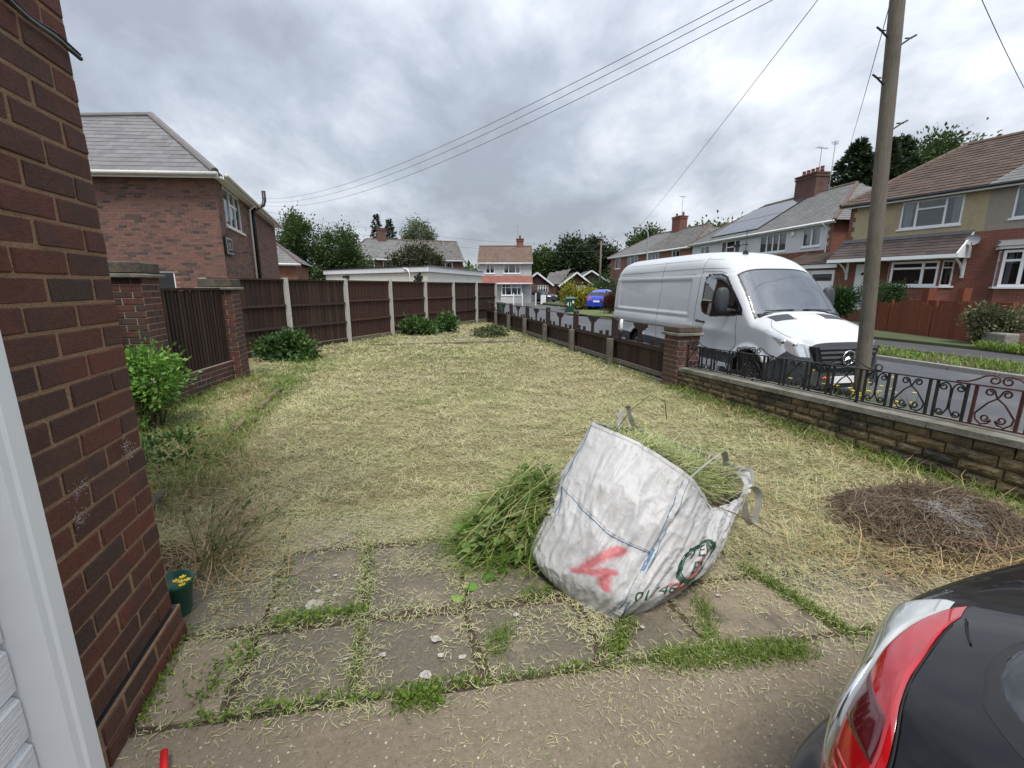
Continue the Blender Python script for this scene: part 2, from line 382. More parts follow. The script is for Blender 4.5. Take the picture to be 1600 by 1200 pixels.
def lay(F, par, s0, s1, z0, courses, mat, bl=.225, ch=.075, joint=.01, depth=.06, proud=.006, skip=None, name='brick', start=0.0, maxn=10**6, jit=.0015, rough=0.003, bond='stretch', chf=.004, keep=None):
    """lay bricks one by one along a facade: whole and cut bricks share meshes by length; past maxn they join one mesh"""
    todo = []
    for j in range(courses):
        off = start + (bl / 2 if j % 2 else 0.0)
        x = s0 - (off % bl)
        while x < s1 - .01:
            a, b = max(x, s0), min(x + bl, s1); x += bl
            if b - a < .04: continue
            if skip and skip((a + b) / 2, z0 + (j + .5) * ch): continue
            todo.append((a, b, z0 + j * ch))
    if keep: todo.sort(key=keep)
    rest = MB()
    for i, (a, b, z) in enumerate(todo):
        w = round((b - a - joint) / .01) * .01; w = min(w, b - a - joint * .6); pr = proud + random.uniform(-rough, rough)
        c = F.p((a + b) / 2, z + ch / 2, pr - depth / 2)
        if i < maxn:
            me = brick_mesh((mat, round(w, 3), ch, depth), (w, depth, ch - joint), mat, ch=chf, jit=jit)
            link(name, me, None, par, c, (0, 0, F.ang + random.uniform(-.004, .004) + (math.pi if random.random() < .5 else 0)))
        else:
            rest.cur = random.random() + .001; rest.box(c, (w, depth, ch - joint), F.ang)
    if rest.v:
        o = rest.build('brickwork', mat, par, fix=False); o['kind'] = 'stuff'
    return len(todo)

# ------------------------------------------------------------------ material library
M('upvc', (.74, .76, .78), rough=.35, var=.04, scale=2)
M('white_paint', (.78, .79, .79), rough=.55, var=.06, scale=3, stain=((.5, .5, .46), .6, .85), stainscale=2.0)
M('curtain', (.62, .64, .66), rough=.9, var=.06)
M('blind_dark', (.12, .12, .13), rough=.8, var=.2)
M('room', (.035, .035, .04), rough=.9, var=.3, scale=3)
glassmat('window_glass', (.55, .6, .62)); glassmat('auto_glass', (.5, .57, .56), refl=.85, see=.27); glassmat('dark_auto_glass', (.05, .06, .065), refl=.9)
M('roof_under', (.06, .055, .05), rough=.95)
M('slate_grey', (.2, .2, .21), rough=.6, var=.12, scale=5, ramp=[(.14, .137, .147), (.17, .165, .173), (.12, .118, .127), (.155, .15, .15)])
M('tile_grey', (.1, .1, .1), rough=.85, var=.2, scale=2, ramp=[(.10, .098, .092), (.13, .126, .12), (.085, .083, .08), (.115, .112, .105)], stain=((.2, .19, .15), .58, .8))
M('tile_slate_pale', (.2, .2, .2), rough=.75, var=.15, scale=1.5, ramp=[(.115, .117, .117), (.15, .152, .15), (.13, .13, .128)], stain=((.2, .195, .17), .6, .85))
M('tile_brown', (.11, .07, .05), rough=.85, var=.2, scale=2, ramp=[(.07, .048, .038), (.095, .066, .05), (.058, .042, .034), (.085, .062, .05)], stain=((.13, .115, .09), .6, .85))
M('tile_rust', (.16, .08, .055), rough=.85, var=.2, scale=2, ramp=[(.115, .075, .056), (.145, .094, .07), (.1, .066, .052)], stain=((.12, .1, .085), .5, .75))
M('tile_dark', (.05, .04, .04), rough=.7, var=.2, scale=2, ramp=[(.055, .042, .04), (.075, .058, .054), (.045, .036, .036)])
M('tile_red', (.2, .075, .055), rough=.8, var=.2, ramp=[(.2, .08, .06), (.25, .10, .075), (.17, .075, .06)])
M('ridge_grey', (.15, .14, .14), rough=.8, var=.15)
M('ridge_brown', (.12, .085, .07), rough=.85, var=.2)
M('lead', (.16, .165, .17), rough=.6, var=.15, scale=4)
M('gutter_grey', (.52, .52, .5), rough=.45, var=.08, stain=((.3, .29, .26), .55, .8), stainscale=3)
M('black_plastic', (.018, .018, .02), rough=.4, var=.2)
M('brick_own', (.1, .035, .03), rough=.8, var=.3, scale=55, bump=.35, bscale=140, ramp=[(.098, .034, .021), (.128, .038, .023), (.066, .029, .02), (.11, .036, .022), (.048, .027, .02), (.096, .04, .026)], stretch=(1, 1, 1.6), stain=((.05, .03, .028), .5, .72), stainscale=5)
M('mortar_own', (.27, .17, .1), rough=.95, var=.22, scale=70, bump=.6, bscale=160, stain=((.4, .33, .25), .6, .8), stainscale=14)
M('mortar_pale', (.33, .29, .25), rough=.95, var=.2, scale=40, bump=.4)
M('brick_neigh', (.2, .09, .07), rough=.85, var=.22, scale=14, ramp=[(.172, .096, .076), (.195, .104, .082), (.155, .09, .074), (.18, .1, .078), (.155, .088, .072), (.115, .076, .067), (.052, .045, .046), (.172, .098, .08)])
M('mortar_neigh', (.22, .135, .105), rough=.95, var=.15, scale=20)
M('brick_pier', (.13, .05, .042), rough=.85, var=.3, scale=22, bump=.25, bscale=90, ramp=[(.09, .038, .03), (.125, .044, .033), (.07, .035, .03), (.11, .045, .035), (.055, .035, .031)], stain=((.06, .048, .04), .48, .72), stainscale=2.2)
M('pier_cap', (.075, .06, .05), rough=.9, var=.3, scale=14, bump=.4, bscale=60, stain=((.13, .13, .08), .5, .75), stainscale=4)
M('walling_stone', (.2, .15, .085), rough=.95, var=.3, scale=16, bump=.9, bscale=38, ramp=[(.2, .155, .085), (.165, .125, .072), (.225, .18, .105), (.125, .1, .065), (.19, .14, .075), (.09, .078, .056)], stain=((.045, .042, .034), .47, .62), stainscale=3.2)
M('walling_mortar', (.075, .062, .045), rough=.97, var=.3, scale=20)
M('coping', (.2, .19, .165), rough=.95, var=.3, scale=9, bump=.5, bscale=50, stain=((.075, .08, .05), .42, .66), stainscale=2.4)
M('fence_wood', (.045, .022, .016), rough=.85, var=.35, scale=9, stretch=(6, 6, .5), bump=.3, ramp=[(.03, .017, .013), (.045, .022, .016), (.024, .015, .013), (.055, .032, .024), (.036, .02, .016)])
M('fence_wood_red', (.07, .026, .017), rough=.8, var=.3, scale=9, stretch=(6, 6, .5), bump=.25, ramp=[(.05, .023, .017), (.06, .025, .017), (.042, .021, .017)])
M('weathered_wood', (.13, .115, .095), rough=.92, var=.3, scale=9, stretch=(5, 5, .6), bump=.4, stain=((.06, .055, .045), .5, .75), stainscale=5)
M('dark_wood', (.03, .018, .015), rough=.8, var=.35, scale=12, stretch=(5, 5, .7), bump=.3, stain=((.1, .085, .07), .6, .85), stainscale=7)
M('concrete_post', (.42, .41, .38), rough=.92, var=.14, scale=20, bump=.3, stain=((.24, .23, .2), .55, .8), stainscale=3)
M('concrete_old', (.2, .19, .17), rough=.95, var=.2, scale=14, bump=.4)
M('iron_black', (.014, .013, .013), rough=.5, var=.4, scale=40, bump=.2, stain=((.06, .025, .015), .62, .75), stainscale=9)
M('iron_rust', (.07, .018, .018), rough=.6, var=.35, scale=30, bump=.3, stain=((.16, .07, .03), .58, .75), stainscale=9)
M('pole_wood', (.14, .125, .1), rough=.92, var=.28, scale=14, stretch=(7, 7, .35), bump=.5, stain=((.075, .07, .055), .5, .78), stainscale=1.6)
M('steel_grey', (.3, .31, .31), rough=.5, metal=.3, var=.1)
M('render_white', (.58, .59, .60), rough=.9, var=.07, scale=25, bump=.25, bscale=90, stain=((.45, .45, .43), .58, .85), stainscale=.9)
M('render_grey', (.46, .46, .46), rough=.92, var=.08, scale=25, bump=.2, bscale=80, stain=((.33, .33, .32), .55, .85))
M('render_beige', (.4, .33, .21), rough=.93, var=.14, scale=18, bump=.4, bscale=70, stain=((.25, .21, .15), .52, .82))
M('render_taupe', (.3, .265, .22), rough=.93, var=.14, scale=18, bump=.4, bscale=70, stain=((.2, .18, .15), .52, .82))
M('garage_cream', (.66, .66, .6), rough=.9, var=.06, scale=4, stain=((.45, .44, .38), .6, .85))
brickmat('brick_red', (.21, .07, .045), (.15, .05, .036), (.2, .15, .12)); brickmat('brick_dark', (.12, .05, .038), (.085, .042, .034), (.15, .12, .1))
brickmat('brick_orange', (.27, .11, .065), (.2, .08, .05), (.24, .19, .15)); brickmat('brick_brown', (.13, .06, .045), (.1, .05, .04), (.15, .12, .1))
M('solar', (.05, .055, .07), rough=.16, var=.1, scale=1, spec=.8)
M('steel_frame', (.35, .36, .37), rough=.4, metal=.7)
M('car_black', (.003, .0035, .005), rough=.3, var=.05, coat=.55, spec=.25)
M('paint_white', (.53, .548, .57), rough=.3, var=.03, coat=.6, scale=1.6, stain=((.37, .37, .35), .58, .9), stainscale=2.2)
M('paint_blue', (.02, .05, .42), rough=.25, coat=.9, var=.05)
M('paint_dark', (.03, .03, .033), rough=.25, coat=.8, var=.1)
M('trim_grey', (.045, .05, .056), rough=.55, var=.12, scale=30)
M('tyre', (.012, .012, .012), rough=.85, var=.3, scale=20)
M('wheel_steel', (.045, .046, .05), rough=.45, metal=.4, var=.2)
M('wheel_silver', (.42, .43, .44), rough=.35, metal=.7)
M('chrome', (.75, .76, .78), rough=.12, metal=1.0, var=.02)
M('lamp_red', (.36, .003, .007), rough=.1, coat=1.0, var=.15, scale=12, spec=.7)
M('lamp_dark_red', (.075, .004, .008), rough=.1, coat=1.0, var=.2, scale=30, spec=.7)
M('lamp_clear', (.5, .52, .5), rough=.12, coat=1.0, var=.12, scale=8, metal=.5, spec=.8)
M('lamp_silver', (.62, .64, .66), rough=.14, metal=.6, coat=1, var=.15, scale=25)
M('plate_yellow', (.7, .5, .04), rough=.5); M('plate_white', (.75, .75, .75), rough=.5)
M('bin_green', (.012, .06, .03), rough=.5, var=.15); M('pot_green', (.012, .075, .05), rough=.45, var=.15)
M('red_paint', (.62, .015, .02), rough=.35, var=.08); M('yellow_petal', (.75, .55, .02), rough=.6, var=.1); M('orange_petal', (.8, .1, .02), rough=.6)
M('white_petal', (.8, .8, .78), rough=.6)
M('asphalt', (.07, .075, .085), rough=.88, var=.25, scale=90, bump=.4, bscale=220, stain=((.115, .118, .122), .45, .75), stainscale=.7)
M('asphalt_dark', (.055, .055, .056), rough=.9, var=.25, scale=70, bump=.4, bscale=180, stain=((.1, .098, .09), .5, .8), stainscale=1.2)
M('kerb_stone', (.22, .215, .2), rough=.92, var=.2, scale=12, bump=.3)
M('far_ground', (.055, .07, .03), rough=.95, var=.3, scale=.4)
M('verge_grass', (.085, .12, .035), rough=.95, var=.35, scale=14, bump=.6, stain=((.24, .21, .09), .52, .75), stainscale=1.3)
M('soil', (.075, .055, .037), rough=.97, var=.35, scale=30, bump=.8, bscale=70)
M('lawn_base', (.13, .11, .055), rough=.97, var=.3, scale=26, bump=1.0, bscale=60, col2=(.28, .245, .13), stain=((.07, .085, .03), .54, .72), stainscale=.9)
M('slab', (.135, .119, .09), rough=.95, var=.28, scale=75, bump=.5, bscale=190, stain=((.24, .2, .145), .5, .66), stainscale=2.8)
M('slab_warm', (.225, .188, .134), rough=.95, var=.16, scale=60, bump=.4, bscale=170, stain=((.115, .1, .08), .5, .64), stainscale=2.6)
M('straw', (.4, .33, .15), rough=.8, var=.15, scale=3, spec=.25, ramp=[(.5, .46, .28), (.43, .41, .22), (.34, .37, .165), (.26, .315, .12), (.53, .49, .32), (.32, .275, .155), (.4, .4, .2)])
M('straw_brown', (.3, .21, .1), rough=.85, var=.2, scale=3, spec=.25, ramp=[(.36, .27, .13), (.28, .19, .085), (.42, .34, .18), (.2, .14, .07)])
leafmat('grass_green', [(.07, .14, .02), (.12, .19, .03), (.18, .22, .05), (.09, .16, .025)])
leafmat('weed_green', [(.09, .17, .02), (.14, .24, .03), (.2, .27, .045), (.07, .13, .02)])
leafmat('leaf_rose', [(.1, .23, .035), (.17, .33, .055), (.06, .15, .028), (.25, .4, .085)])
leafmat('leaf_mid', [(.05, .088, .026), (.08, .125, .036), (.036, .064, .02), (.1, .15, .046)])
leafmat('leaf_shrub', [(.03, .075, .02), (.06, .13, .03), (.1, .18, .05), (.025, .055, .016)])
leafmat('leaf_dark', [(.028, .046, .02), (.042, .064, .027), (.02, .034, .016), (.055, .078, .032)])
leafmat('leaf_birch', [(.06, .085, .03), (.085, .115, .04), (.05, .07, .026), (.11, .135, .055)])
leafmat('leaf_copper', [(.06, .055, .03), (.08, .075, .038), (.05, .055, .026), (.075, .09, .04)])
leafmat('leaf_yellow', [(.2, .22, .02), (.35, .31, .025), (.1, .15, .02), (.42, .36, .04)])
leafmat('leaf_hedge', [(.02, .05, .014), (.035, .075, .02), (.05, .1, .028)])
leafmat('leaf_grey', [(.09, .11, .05), (.13, .15, .075), (.16, .17, .09), (.06, .08, .035)])
leafmat('leaf_red', [(.11, .02, .015), (.07, .02, .015), (.05, .04, .015)])
leafmat('leaf_cut', [(.08, .16, .03), (.14, .24, .055), (.22, .31, .1), (.05, .11, .03), (.2, .27, .09), (.27, .3, .13)])
M('stem_green', (.2, .24, .07), rough=.7, var=.2, ramp=[(.26, .3, .1), (.36, .36, .16), (.18, .23, .07), (.4, .36, .18)])
M('twig', (.15, .115, .085), rough=.9, var=.2, scale=8, ramp=[(.1, .07, .048), (.16, .118, .08), (.065, .045, .033), (.24, .185, .125), (.11, .078, .054), (.3, .245, .175)])
M('bark', (.07, .055, .042), rough=.95, var=.3, scale=9, bump=.6); M('bark_pale', (.3, .29, .26), rough=.9, var=.4, scale=5)
M('satellite', (.2, .205, .21), rough=.5)
M('pale_ash', (.34, .33, .31), rough=.95, var=.25, scale=20)
M('wire', (.02, .02, .022), rough=.6); M('wire_pale', (.12, .125, .13), rough=.6)

# ================================================================== the ground
SU = Vector((-0.2706, 0.9627)); SN = Vector((0.9627, 0.2706))        # along the street, and across it away from the garden
SO = Vector((2.04, 8.909))                                            # on the line of the street fence
def st(a, b, z=0.0): q = SO + SU * a + SN * b; return (q.x, q.y, z)  # a along the street, b across from the fence line
def sheet(name, pts, mat, kind='structure', z=None):
    mb = MB(); mb.quad(*[(p[0], p[1], p[2] if z is None else z) for p in pts]); o = mb.build(name, mat, fix=False); o['kind'] = kind; return o
sheet('ground', [(-600, -600, -.46), (600, -600, -.46), (600, 600, -.46), (-600, 600, -.46)], 'far_ground')
RZ = -.32
# carriageway beyond the fence, its junction and the close running back to the bungalows
sheet('road', [st(-40, 2.35, RZ), st(-40, 8.0, RZ), st(22, 8.0, RZ), (6.2, 33.0, RZ), (9.0, 44, RZ), (10, 58, RZ), (2, 66, RZ), (-6, 62, RZ), (-5.5, 48, RZ), st(26, 2.35, RZ)], 'asphalt')
def slabstrip(name, a0, a1, b0, b1, ztop, mat, zb=-.46):
    mb = MB(); mb.hexa([st(a0, b0, zb), st(a0, b1, zb), st(a1, b1, zb), st(a1, b0, zb)], [st(a0, b0, ztop), st(a0, b1, ztop), st(a1, b1, ztop), st(a1, b0, ztop)])
    o = mb.build(name, mat); o['kind'] = 'structure'; return o
slabstrip('pavement_near', -30, 26, .14, 2.2, -.2, 'asphalt_dark')
def kerb(name, a0, a1, b0, b1, zt, step=.92):
    root = bpy.data.objects.new(name, None); COL.objects.link(root); root['kind'] = 'structure'; ORG[root] = Vector((0, 0, 0))
    mb = MB(); mb.chamfer((0, 0, 0), (step - .01, b1 - b0, .3), .012, 0, .002); me = mb.mesh('kerb_stone'); me.materials.append(MATS['kerb_stone'])
    a = a0
    while a < a1:
        c = st(a + step / 2, (b0 + b1) / 2, zt - .15); link('kerb_stone', me, None, root, c, (0, 0, math.atan2(SU.y, SU.x) + random.uniform(-.005, .005))); a += step
kerb('kerb_near', -9, 26, 2.2, 2.34, -.195); kerb('kerb_far', -12, 16, 8.0, 8.14, -.21)
slabstrip('verge_far', -8.6, 15.6, 8.142, 9.9, -.225, 'soil')
slabstrip('pavement_far', -30, 15.6, 9.9, 11.7, -.205, 'asphalt_dark')
slabstrip('front_gardens', -30, 40, 11.72, 40, -.12, 'far_ground')
slabstrip('driveway_far', -9.9, -3.4, 8.142, 11.9, -.198, 'asphalt_dark')
# grass verge by the wheelie bin and the blue car's drive
sheet('verge_island', [(3.6, 30.5, -.2), (7.2, 25.5, -.2), (9.5, 27.0, -.2), (9.2, 34.5, -.2), (5.6, 35.2, -.2)], 'verge_grass')
sheet('drive_beyond', [(5.6, 35.4, -.24), (10, 34.8, -.24), (16, 42, -.24), (9.5, 43, -.24)], 'asphalt_dark')
sheet('footway_beyond', [(-6.6, 47.5, -.2), (-3.2, 41.5, -.2), (-1.8, 44, -.2), (-.6, 52, -.2), (-.5, 57, -.2), (-8, 57, -.2)], 'kerb_stone')

# ------------------------------------------------------------------ garden: uneven mown lawn
def xline(y): return 2.04 - .2810 * (y - 8.909)
def lawn_h(x, y):
    return .022 * mnoise.noise(Vector((x * .9, y * .9, 3))) + .012 * mnoise.noise(Vector((x * 3.1, y * 3.1, 7))) + .006 * mnoise.noise(Vector((x * 9, y * 9, 1)))
def left_edge(y): return -1.2 - .27 * (y - 1.0) - 2.4 if y > 2 else -4
def grid_sheet(name, x0, x1, y0, y1, nx, ny, hf, mat):
    xs = np.linspace(x0, x1, nx); ys = np.linspace(y0, y1, ny); v = []; 
    for y in ys:
        for x in xs: v.append((x, y, hf(x, y)))
    f = [(j * nx + i, j * nx + i + 1, (j + 1) * nx + i + 1, (j + 1) * nx + i) for j in range(ny - 1) for i in range(nx - 1)]
    me = mesh_np(name, v, f, smooth=True); o = bpy.data.objects.new(name, me); COL.objects.link(o); me.materials.append(MATS[mat]); o['kind'] = 'structure'; ORG[o] = Vector((0, 0, 0)); return o
# skewed sheet: left boundary to street wall, from the slabs to the back fence
def lawn_xy(u, v):       # v 0..1 near to far, u 0..1 left to right
    y = 2.45 + (23.5 - 2.45) * v ** 1.35; xr = xline(y) + .02; xl = -9.0
    return xl + (xr - xl) * u, y
NX, NY = 150, 150; vv = []
for j in range(NY):
    for i in range(NX):
        x, y = lawn_xy(i / (NX - 1), j / (NY - 1)); h = lawn_h(x, y)
        k = max(0, min(1, (y - 2.45 - .42 * (1 - max(0, min(1, (x - .1) / .9))) * (1 if x > -1.9 else 0) - .06 * math.sin(x * 5)) / .35)); h = h * k + (-.03 * (1 - k)) + .02 * k
        vv.append((x, y, h))
ff = [(j * NX + i, j * NX + i + 1, (j + 1) * NX + i + 1, (j + 1) * NX + i) for j in range(NY - 1) for i in range(NX - 1)]
me = mesh_np('lawn', vv, ff, smooth=True); lawn = bpy.data.objects.new('lawn', me); COL.objects.link(lawn); me.materials.append(MATS['lawn_base']); lawn['kind'] = 'structure'
mb = MB(); mb.quad((-30, -12, -.05), st(-25, .0, -.05), st(14.5, .0, -.05), (-2.5, 24, -.05), (-30, 60, -.05)); o = mb.build('garden_soil', 'soil', fix=False); o['kind'] = 'structure'
# retaining face of the garden along the pavement
mb = MB(); mb.quad(st(-25, .001, -.46), st(14.5, .001, -.46), st(14.5, .001, -.05), st(-25, .001, -.05)); o = mb.build('garden_edge', 'soil', fix=False); o['kind'] = 'structure'

# ------------------------------------------------------------------ concrete drive: apron with exposed stones, then old cast slabs
JO = Vector((-.6, 1.42)); JU = Vector((.987, .161)); JV = Vector((-.27, .963))
def js(u, v): q = JO + JU * u + JV * v; return q
drive = bpy.data.objects.new('driveway', None); COL.objects.link(drive); drive['kind'] = 'structure'; ORG[drive] = Vector((0, 0, 0))
m = M('apron', (.19, .158, .115), rough=.95, var=.2, scale=60, bump=.5, bscale=150, stain=((.26, .22, .17), .52, .76), stainscale=1.6)
t = m.node_tree; k = t.nodes; l = t.links; b = k['Principled BSDF']; src = b.inputs['Base Color'].links[0].from_socket
geo = [n for n in k if n.type == 'NEW_GEOMETRY'][0]
vo = k.new('ShaderNodeTexVoronoi'); vo.inputs['Scale'].default_value = 62; l.new(geo.outputs['Position'], vo.inputs['Vector'])
mr = k.new('ShaderNodeMapRange'); mr.inputs[1].default_value = .3; mr.inputs[2].default_value = .2; l.new(vo.outputs['Distance'], mr.inputs[0])
rp = k.new('ShaderNodeValToRGB'); sc = k.new('ShaderNodeSeparateColor'); l.new(vo.outputs['Color'], sc.inputs[0]); l.new(sc.outputs[0], rp.inputs[0])
for i, (p_, c_) in enumerate(((0, (.1, .085, .075)), (.4, (.16, .13, .1)), (.65, (.26, .2, .15)), (.85, (.36, .3, .23)), (1, (.55, .5, .43)))):
    e_ = rp.color_ramp.elements[i] if i < 2 else rp.color_ramp.elements.new(p_)
    e_.position = p_; e_.color = (*c_, 1)
pick = k.new('ShaderNodeMapRange'); pick.inputs[1].default_value = .3; pick.inputs[2].default_value = .42; l.new(sc.outputs[1], pick.inputs[0])
mu = k.new('ShaderNodeMath'); mu.operation = 'MULTIPLY'; l.new(mr.outputs[0], mu.inputs[0]); l.new(pick.outputs[0], mu.inputs[1])
mm = k.new('ShaderNodeMix'); mm.data_type = 'RGBA'; l.new(mu.outputs[0], mm.inputs[0]); l.new(src, mm.inputs[6]); l.new(rp.outputs[0], mm.inputs[7]); l.new(mm.outputs[2], b.inputs['Base Color'])
def cast(name, corners, zt, mat, n=14, wob=.014, par=drive):
    """a cast slab with uneven arrises and a slightly dished, tilted top"""
    ring = []
    for i in range(4):
        a, c = Vector(corners[i]), Vector(corners[(i + 1) % 4])
        for j in range(n):
            q = a.lerp(c, j / n); w = mnoise.noise(Vector((q.x * 5, q.y * 5, 2.2))) * wob + mnoise.noise(Vector((q.x * 17, q.y * 17, 5))) * wob * .5
            nn = Vector((c.y - a.y, a.x - c.x)).normalized(); q = q + nn * w; ring.append(q)
    hs_ = min((Vector(corners[1]) - Vector(corners[0])).length, (Vector(corners[2]) - Vector(corners[1])).length) / 2
    cen = sum((Vector(c) for c in corners), Vector((0, 0))) / 4; tx, ty = (random.uniform(-.012, .012), random.uniform(-.012, .012)) if hs_ < 1 else (0, 0); mb = MB(); N_ = len(ring)
    vs = []
    for sc_, dz in ((1.0, -.06), (1.0, -.006), (1 - .007 / hs_, 0.0), (.55, .002)):
        for q in ring:
            p = cen + (q - cen) * sc_; vs.append((p.x, p.y, zt + dz + (p.x - cen.x) * tx + (p.y - cen.y) * ty))
    vs.append((cen.x, cen.y, zt)); fs = []
    for r in range(3): fs += [(r * N_ + i, r * N_ + (i + 1) % N_, (r + 1) * N_ + (i + 1) % N_, (r + 1) * N_ + i) for i in range(N_)]
    fs += [(3 * N_ + i, 3 * N_ + (i + 1) % N_, 4 * N_) for i in range(N_)]
    mb.add(vs, fs); return mb.build(name, mat, par)
cast('apron_slab', [js(-2.2, -3.4), js(6.5, -3.4), js(6.5, -.02), js(-2.2, -.02)], .008, 'apron', n=60, wob=.02)
ucut = [-1.0, -.46, 0.0, .5, 1.03, 1.5, 2.16, 2.85, 3.6]
mb = MB(); mb.quad(*[(q.x, q.y, -.001) for q in (js(-1.3, -.1), js(4.6, -.1), js(4.6, 1.2), js(2.2, 1.62), js(-1.6, 1.62))]); mb.build('joint_filling', 'soil', drive, fix=False)
rows = [(0.0, .42), (.45, 1.06), (1.09, 1.5)]
for r, (v0, v1) in enumerate(rows):
    for i in range(len(ucut) - 1):
        g = .014; sh = (.0, .02, -.05)[r] + (0 if i < 4 else .03 * r)
        if i == 0 and r == 0: mt = 'slab_warm'
        else: mt = 'slab_warm' if (i >= 5 or r == 2) else 'slab'
        j = lambda: random.uniform(-.012, .012)
        cast('paving_slab', [js(ucut[i] + g + sh + j(), v0 + .012 + j()), js(ucut[i + 1] - g + sh + j(), v0 + .012 + j()), js(ucut[i + 1] - g + sh + j(), v1 - .012 + j()), js(ucut[i] + g + sh + j(), v1 - .012 + j())], .006 + random.uniform(-.006, .006) + .004 * r, mt)
M('lichen', (.38, .37, .34), rough=.95, var=.25, scale=90, stain=((.2, .18, .15), .5, .62), stainscale=60)
# spots of old white paint on the slabs
for (x, y, r_) in ((-.98, 1.93, .05), (-1.0, 2.03, .02), (-.9, 2.0, .014), (-.83, 2.05, .012), (-.35, 1.52, .03), (-.3, 1.62, .02), (-.34, 1.71, .03), (-.55, 1.62, .016), (-.21, 1.61, .02), (-.96, 2.16, .014), (.02, 1.86, .02), (.08, 1.82, .012), (.6, 1.78, .014), (1.05, 2.0, .016), (-1.15, 1.9, .014), (-.7, 1.6, .01)):
    n = 22; pts = []
    for i in range(n):
        a = 2 * math.pi * i / n; rr = r_ * .66 * (1 + .5 * mnoise.noise(Vector((math.cos(a) * .9 + x * 9, math.sin(a) * .9, y * 7))) + .2 * mnoise.noise(Vector((math.cos(a) * 4, math.sin(a) * 4 + x, y * 7))))
        pts.append((x + rr * math.cos(a) * 1.25, y + rr * math.sin(a), .0185))
    mb = MB(); mb.quad(*pts); mb.build('paint_spot', 'lichen', drive, fix=False)

# ================================================================== own house corner with the garage door
HC = Vector((-1.5, 1.72)); HD = Vector((.2706, -.9627))     # corner, and the front running back past the camera
house = thing('brick_house', 'dark red brick house wall with a white boarded garage door at the picture edge', 'house', (HC.x, HC.y, 0))
FH = Facade((HC - HD * -3.6 + HD * 0)[:2], HC[:2]) if False else Facade((HC + HD * 4.2)[:2], HC[:2])   # s runs from behind the camera to the corner
LH = FH.len; DOOR = LH - .655                                # the door ends .56 m short of the corner
body = MB()
bk = HC - Vector((HD.y, -HD.x)) * 0
inn = Vector((-.9627, -.2706))
# mortar bed behind the bricks, with the door opening left free
for (a, b, z0, z1) in ((DOOR, LH, -.1, 2.9), (0, DOOR, 2.15, 2.9)):
    FH.box(body, a + (.0 if a == 0 else .002), b - (.002 if b == LH else 0), z0, z1, -.3, .0005)
body.build('mortar', 'mortar_own', house)
up = MB(); FH.box(up, 0, LH - .002, 2.902, 5.3, -.3, 0.0)
a = HC + inn * .3; bq = HC + inn * 7
up.hexa([(HC.x, HC.y, -.1), (a.x + inn.x * 0, a.y, -.1), (bq.x, bq.y, -.1), (bq.x + HD.x * .3, bq.y + HD.y * .3, -.1)], [(HC.x, HC.y, 5.3), (a.x, a.y, 5.3), (bq.x, bq.y, 5.3), (bq.x + HD.x * .3, bq.y + HD.y * .3, 5.3)]) if False else None
brickmat('brick_own_far', (.1, .035, .028), (.075, .03, .026), (.24, .17, .11), bw=.235, bh=.083)
up.build('upper_wall', 'brick_own_far', house)
rt = MB(); FR = Facade((HC.x, HC.y), (HC + inn * 7)[:2])
rt.quad(*[FR.p(.3, -.1, .0), FR.p(7, -.1, 0), FR.p(7, 5.3, 0), FR.p(.3, 5.3, 0)]); rt.build('return_wall', 'brick_own_far', house, fix=False)
CH = .083
nb = lay(FH, house, DOOR + .035, LH, .17, 33, 'brick_own', bl=.235, ch=CH, joint=.0115, depth=.1, proud=.0045, start=-(LH - DOOR - .035) + .118, rough=.0018, jit=.002, chf=.004)
lay(FH, house, DOOR - 1.9, DOOR + .03, 2.25, 8, 'brick_own', bl=.235, ch=CH, joint=.011, depth=.1, proud=.006, start=.05)
# stepped-out base courses with the damp course line
for j, (pz, pr) in enumerate(((.0, .03), (.083, .028))):
    lay(FH, house, DOOR + .07, LH + .03, pz, 1, 'brick_own', bl=.235, ch=CH, joint=.011, depth=.12, proud=pr, start=.1 * j)
mb = MB(); FH.box(mb, DOOR + .05, LH + .02, -.1, .168, -.1, .024); mb.build('base_mortar', 'mortar_own', house)
mb = MB(); FH.box(mb, DOOR + .05, LH + .012, .155, .172, -.1, .016); mb.build('damp_course', 'black_plastic', house)
# limescale-white scuffs
M('scuff', (.5, .47, .46), rough=.9, var=.3, scale=60)
for (s_, z_, w_) in ((LH - .11, .93, .05), (LH - .42, .92, .05), (LH - .44, .83, .05), (LH - .13, .97, .03)):
    mb = MB()
    for i in range(70):
        x = s_ + random.gauss(0, w_ * .5); z = z_ + random.gauss(0, .014) + (x - s_) * .25; r_ = random.uniform(.0004, .0013)
        mb.quad(FH.p(x - r_ * 3, z - r_, .0125), FH.p(x + r_ * 3, z - r_ * .3, .0125), FH.p(x + r_ * 2, z + r_, .0125), FH.p(x - r_ * 3, z + r_ * .4, .0125))
    mb.build('scuff_marks', 'scuff', house, fix=False)
